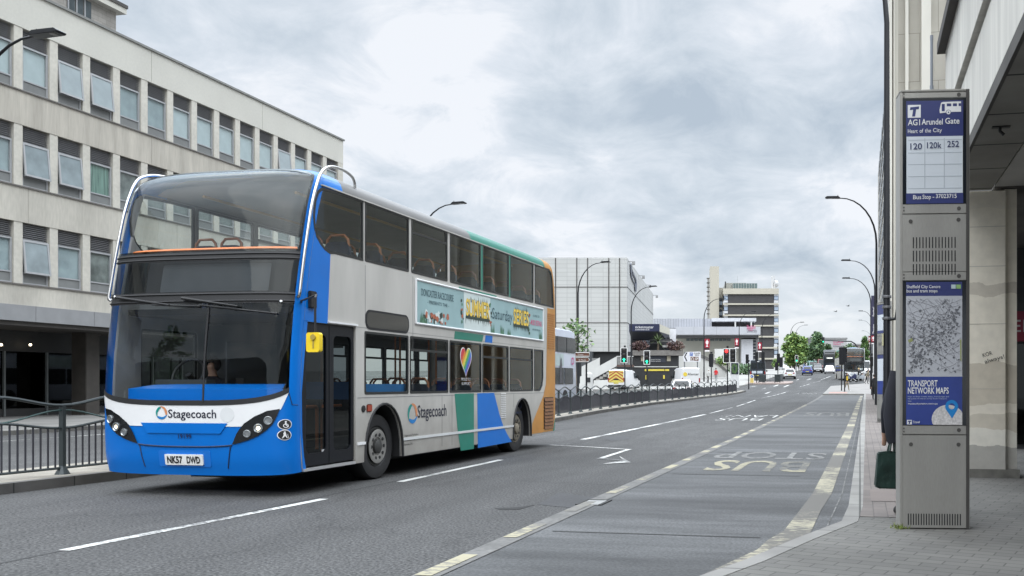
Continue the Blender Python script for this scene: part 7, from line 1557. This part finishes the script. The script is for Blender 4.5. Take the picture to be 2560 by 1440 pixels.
def van(name, label, loc, rz, paint, L=5.2, W=1.95, Hh=2.2, roofh=0., cat='van', group='vans on the far carriageway'):
    o = thing(name, label, cat, loc, rz, group); w = W / 2; f, r = -L / 2, L / 2
    loft('body', [(f, w * .85, w * .70, .40, .85), (f + .25, w * .95, w * .85, .28, 1.0), (f + .95, w, w * .90, .25, 1.18), (f + 1.0, w, w * .90, .25, 1.22), (f + 1.7, w, w * .84, .25, Hh - .08), (f + 2.2, w, w * .86, .25, Hh), (r - .1, w, w * .86, .25, Hh), (r, w * .98, w * .83, .30, Hh - .08)], paint, o)
    MB().add([(-w * .78, f + .98, 1.24), (w * .78, f + .98, 1.24), (w * .72, f + 1.66, Hh - .14), (-w * .72, f + 1.66, Hh - .14)], [(0, 1, 2, 3)]).build('windscreen', MC['car_window'], o, smooth=0)
    for s in (-1, 1):
        MB().add([(s * (w + .012), f + 1.25, 1.20), (s * (w + .012), f + 2.2, 1.20), (s * (w * .90 + .012), f + 2.2, Hh - .28), (s * (w * .92 + .012), f + 1.7, Hh - .30)], [(0, 1, 2, 3)]).build('side_window', MC['car_window'], o, smooth=0)
        for y in (f + .95, r - 1.0): cw(o, s * (w - .02), y, .34)
        MB().box(s * w * .86 - .07, s * w * .86 + .07, r - .05, r + .02, .80, 1.25).build('tail_light', tail, o, bevel=.02); MB().box(s * w * .66 - .16, s * w * .66 + .16, f - .01, f + .2, .78, .95).build('headlight', hlm, o, bevel=.03); MB().box(s * (w + .1) - .08, s * (w + .1) + .08, f + 1.2, f + 1.35, 1.2, 1.5).build('door_mirror', mblack, o, bevel=.02)
    MB().box(-.26, .26, r, r + .02, .62, .74).build('number_plate', plw, o); MB().box(-w * .9, w * .9, r - .05, r + .05, .32, .50).build('rear_bumper', mblack, o, bevel=.02); return o
v1 = van('work_van', 'white works van with yellow and red chevrons on its rear', RD(1562, 97), pi - .12, cwh, Hh=2.05, L=4.9)
yc = M('chevron_yellow', (.62, .55, .12), .5, var=.05); rc = M('chevron_red', (.38, .08, .04), .5, var=0); b = MB(); RY = 2.45
b.box(-.80, .80, RY + .005, RY + .02, .75, 1.95)
v1p = b.build('chevron_panel', yc, v1, smooth=0)
for i in range(4):
    for s in (-1, 1): z = .80 + i * .34; pts = [(0, z + .32), (s * .78, z - .18 + .0), (s * .78, z - .01), (0, z + .49)]; pts = [(x, max(.76, min(1.94, zz))) for x, zz in pts]; MB().add([(x, RY + .024, zz) for x, zz in pts], [(0, 1, 2, 3)]).build('chevron_stripe', rc, v1p, smooth=0)
MB().box(-.7, .7, RY - 1.2, RY - .6, 2.05, 2.13).build('roof_rack', M('roof_rack', (.3, .3, .3), .5), v1); MB().box(-.28, .28, RY + .026, RY + .04, 1.0, 1.12).build('rear_lettering', mblack, v1p)
v2 = van('delivery_van', 'large white van marked Alerter, in front of the black terrace wall', RD(1712, 94), pi + .42, cwh, L=5.4, Hh=2.25, W=2.0)
a_ = -1.0 * 1; tx = MB(); fittext(tx, 'Alerter', -.36, .80, 1.50, .24, lambda a, c, d: (-a, 2.70 + .012 + d, c), 0, 0, .012); tx.build('van_lettering', M('van_ink', (.05, .05, .05), .5, var=0), v2, smooth=0); MB().plate([circ(-.60, 1.60, .21)], None, .013, lambda a, c, d: (-a, 2.70 + d, c)).build('van_logo', M('logo_yellow', (.70, .52, .06), .5, var=0), v2, smooth=0)
navyp = paintm('navy', (.010, .016, .026)); v3 = van('minibus', 'dark navy van seen from behind on the left carriageway by the traffic island', RD(1895, 124), pi + .10, navyp, L=5.6, W=2.15, Hh=2.75)
for s in (-1, 1): MB().box(s * .48 - .40, s * .48 + .40, 2.80, 2.815, 1.55, 2.35).build('rear_window', MC['car_window'], v3, smooth=0)
MB().box(-.62, .78, 2.81, 2.83, .95, 1.28).build('rear_panel', M('panel_pale_blue', (.42, .47, .52), .4, var=.1), v3, smooth=0); MB().box(-.2, .2, 2.79, 2.82, 2.45, 2.56).build('roof_lettering', M('panel_pale', (.5, .5, .5), .5), v3, smooth=0)
van('minibus', 'red people carrier vehicle behind the black four by four', RD(2056, 186), .05, paintm('red', (.20, .015, .018)), Hh=2.5, W=2.1); van('delivery_van', 'small white van to the right of the far double decker', RD(2160, 140), .1, cwh, Hh=2.4)
van('minibus', 'green van almost hidden left of the red people carrier', RD(2030, 205), .2, paintm('green', (.03, .16, .12)), Hh=2.2)
def decker(label, loc, rz, body, lower, L=10.4, W=2.5, Hh=4.3, group=None, trim=None):
    """front towards -y"""
    o = thing('double_decker_bus', label, 'bus', loc, rz, group); w = W / 2
    loft('body', [(0, w * .80, w * .74, .35, 2.6), (.10, w * .93, w * .86, .30, 3.6), (.45, w, w * .93, .28, Hh - .08), (1.0, w, w * .95, .28, Hh), (L - .4, w, w * .95, .28, Hh), (L, w * .96, w * .90, .32, Hh - .12)], body, o, 50)
    wg = MC['car_window']
    for s in (-1, 1):
        for k in range(6): y0 = .55 + k * 1.58; MB().box(s * (w * .985) - .03, s * (w * .985) + .03, y0, y0 + 1.48, 3.0, 3.85).build('window', wg, o, smooth=0)
        for k in range(5): y0 = 1.0 + k * 1.55; MB().box(s * w - .02, s * w + .02, y0, y0 + 1.42, 1.25, 2.15).build('window', wg, o, smooth=0)
        for y in (2.3, L - 2.5): cw(o, s * (w + .01), y, .48, .28)
    MB().add([(-w * .74, .02, 1.15), (w * .74, .02, 1.15), (w * .76, -.02, 2.45), (-w * .76, -.02, 2.45)], [(0, 1, 2, 3)]).build('windscreen', wg, o, smooth=0); MB().add([(-w * .76, -.01, 2.95), (w * .76, -.01, 2.95), (w * .72, .16, 3.85), (-w * .72, .16, 3.85)], [(0, 1, 2, 3)]).build('upper_windscreen', wg, o, smooth=0)
    MB().box(-w * .55, w * .55, -.03, .06, 2.55, 2.85).build('destination_blind', mblack, o); MB().box(-w * .8, w * .8, L - .02, L + .02, 3.0, 3.7).build('rear_window', wg, o, smooth=0)
    for s in (-1, 1): MB().box(s * w * .62 - .15, s * w * .62 + .15, -.02, .1, .70, .90).build('headlight', hlm, o, bevel=.03)
    if lower: MB().box(-w - .006, w + .006, 1.0, L - .6, .30, .95).build('skirt', lower, o, smooth=0)
    return o
lil = paintm('lilac', (.52, .56, .66)); b2 = decker('pale lilac double decker beyond the railing, behind the near bus', Vector((-17.2, U(1440, 960, -15.95).y + .5, h(55))), pi - .02, lil, None)
MB().box(1.252, 1.262, 3.2, 7.4, 2.25, 2.9).build('side_advert', M('advert_grey', (.42, .50, .50), .5, var=.25, scale=1.5), b2, smooth=0); MB().box(-1.264, -1.254, 2.6, 7.4, 2.25, 2.9).build('side_advert', MC['advert_grey'], b2, smooth=0)
b = MB(); b.plate([[(1.55, 1.3), (2.0, 1.3), (1.95, 2.0), (1.85, 2.6), (1.75, 2.72), (1.66, 2.6), (1.6, 2.0)]], None, .03, lambda a, c, d: (-1.25 - d, a + 1.3, c)); b.build('advert_figure', M('figure_dark', (.08, .08, .09), .6, var=.4, scale=4), b2, smooth=0)
MB().plate([circ(1.1, 2.55, .22), circ(1.1, 2.55, .13)], None, .03, lambda a, c, d: (-1.25 - d, a, c)).build('fleet_logo', M('logo_magenta', (.45, .05, .20), .5, var=0), b2, smooth=0)
dkb = decker('dark navy double decker far off, left of the white and blue far bus', RD(2074, 176), .03, navyp, None, L=10); MB().box(-.55, .55, -.05, -.03, 2.6, 2.8).build('destination_lettering', M('led_white', (.8, .8, .75), .5, var=0, emit=.6), dkb, smooth=0)
# the far bus in the same livery as the near one, turned in towards the kerb
q = onground(2135, 121); fb = dup(bus, q, radians(8), 'far blue and white double decker pulled in at the right kerb')
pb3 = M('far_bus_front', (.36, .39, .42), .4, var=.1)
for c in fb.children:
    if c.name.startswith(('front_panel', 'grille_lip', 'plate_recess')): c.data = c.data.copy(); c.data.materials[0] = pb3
    if c.name.startswith(('dashboard', 'dash_top')): c.data = c.data.copy(); c.data.materials[0] = dark_in
# birds
for px, py, Z, lb in ((2089, 779, 60, 'small grey bird in flight, left one of two above the road end'), (2120, 765, 60, 'small grey bird in flight, right one of two above the road end')):
    o = thing('bird', lb, 'bird', P(px, py, Z), .6, 'birds above the road'); b = MB(); b.tube([(-.12, 0, 0), (-.04, 0, .01), (.06, 0, .0), (.12, 0, .015)], [.008, .03, .028, .01], 8); b.build('body', M('bird_grey', (.25, .25, .26), .7), o); w_ = MB()
    for s in (-1, 1): w_.add([(-.03, s * .02, .01), (.05, s * .02, .01), (.03, s * .16, .07), (-.02, s * .15, .07), (-.04, s * .28, .03)], [(0, 1, 2, 3), (3, 2, 4)])
    w_.build('wings', MC['bird_grey'], o, smooth=0)
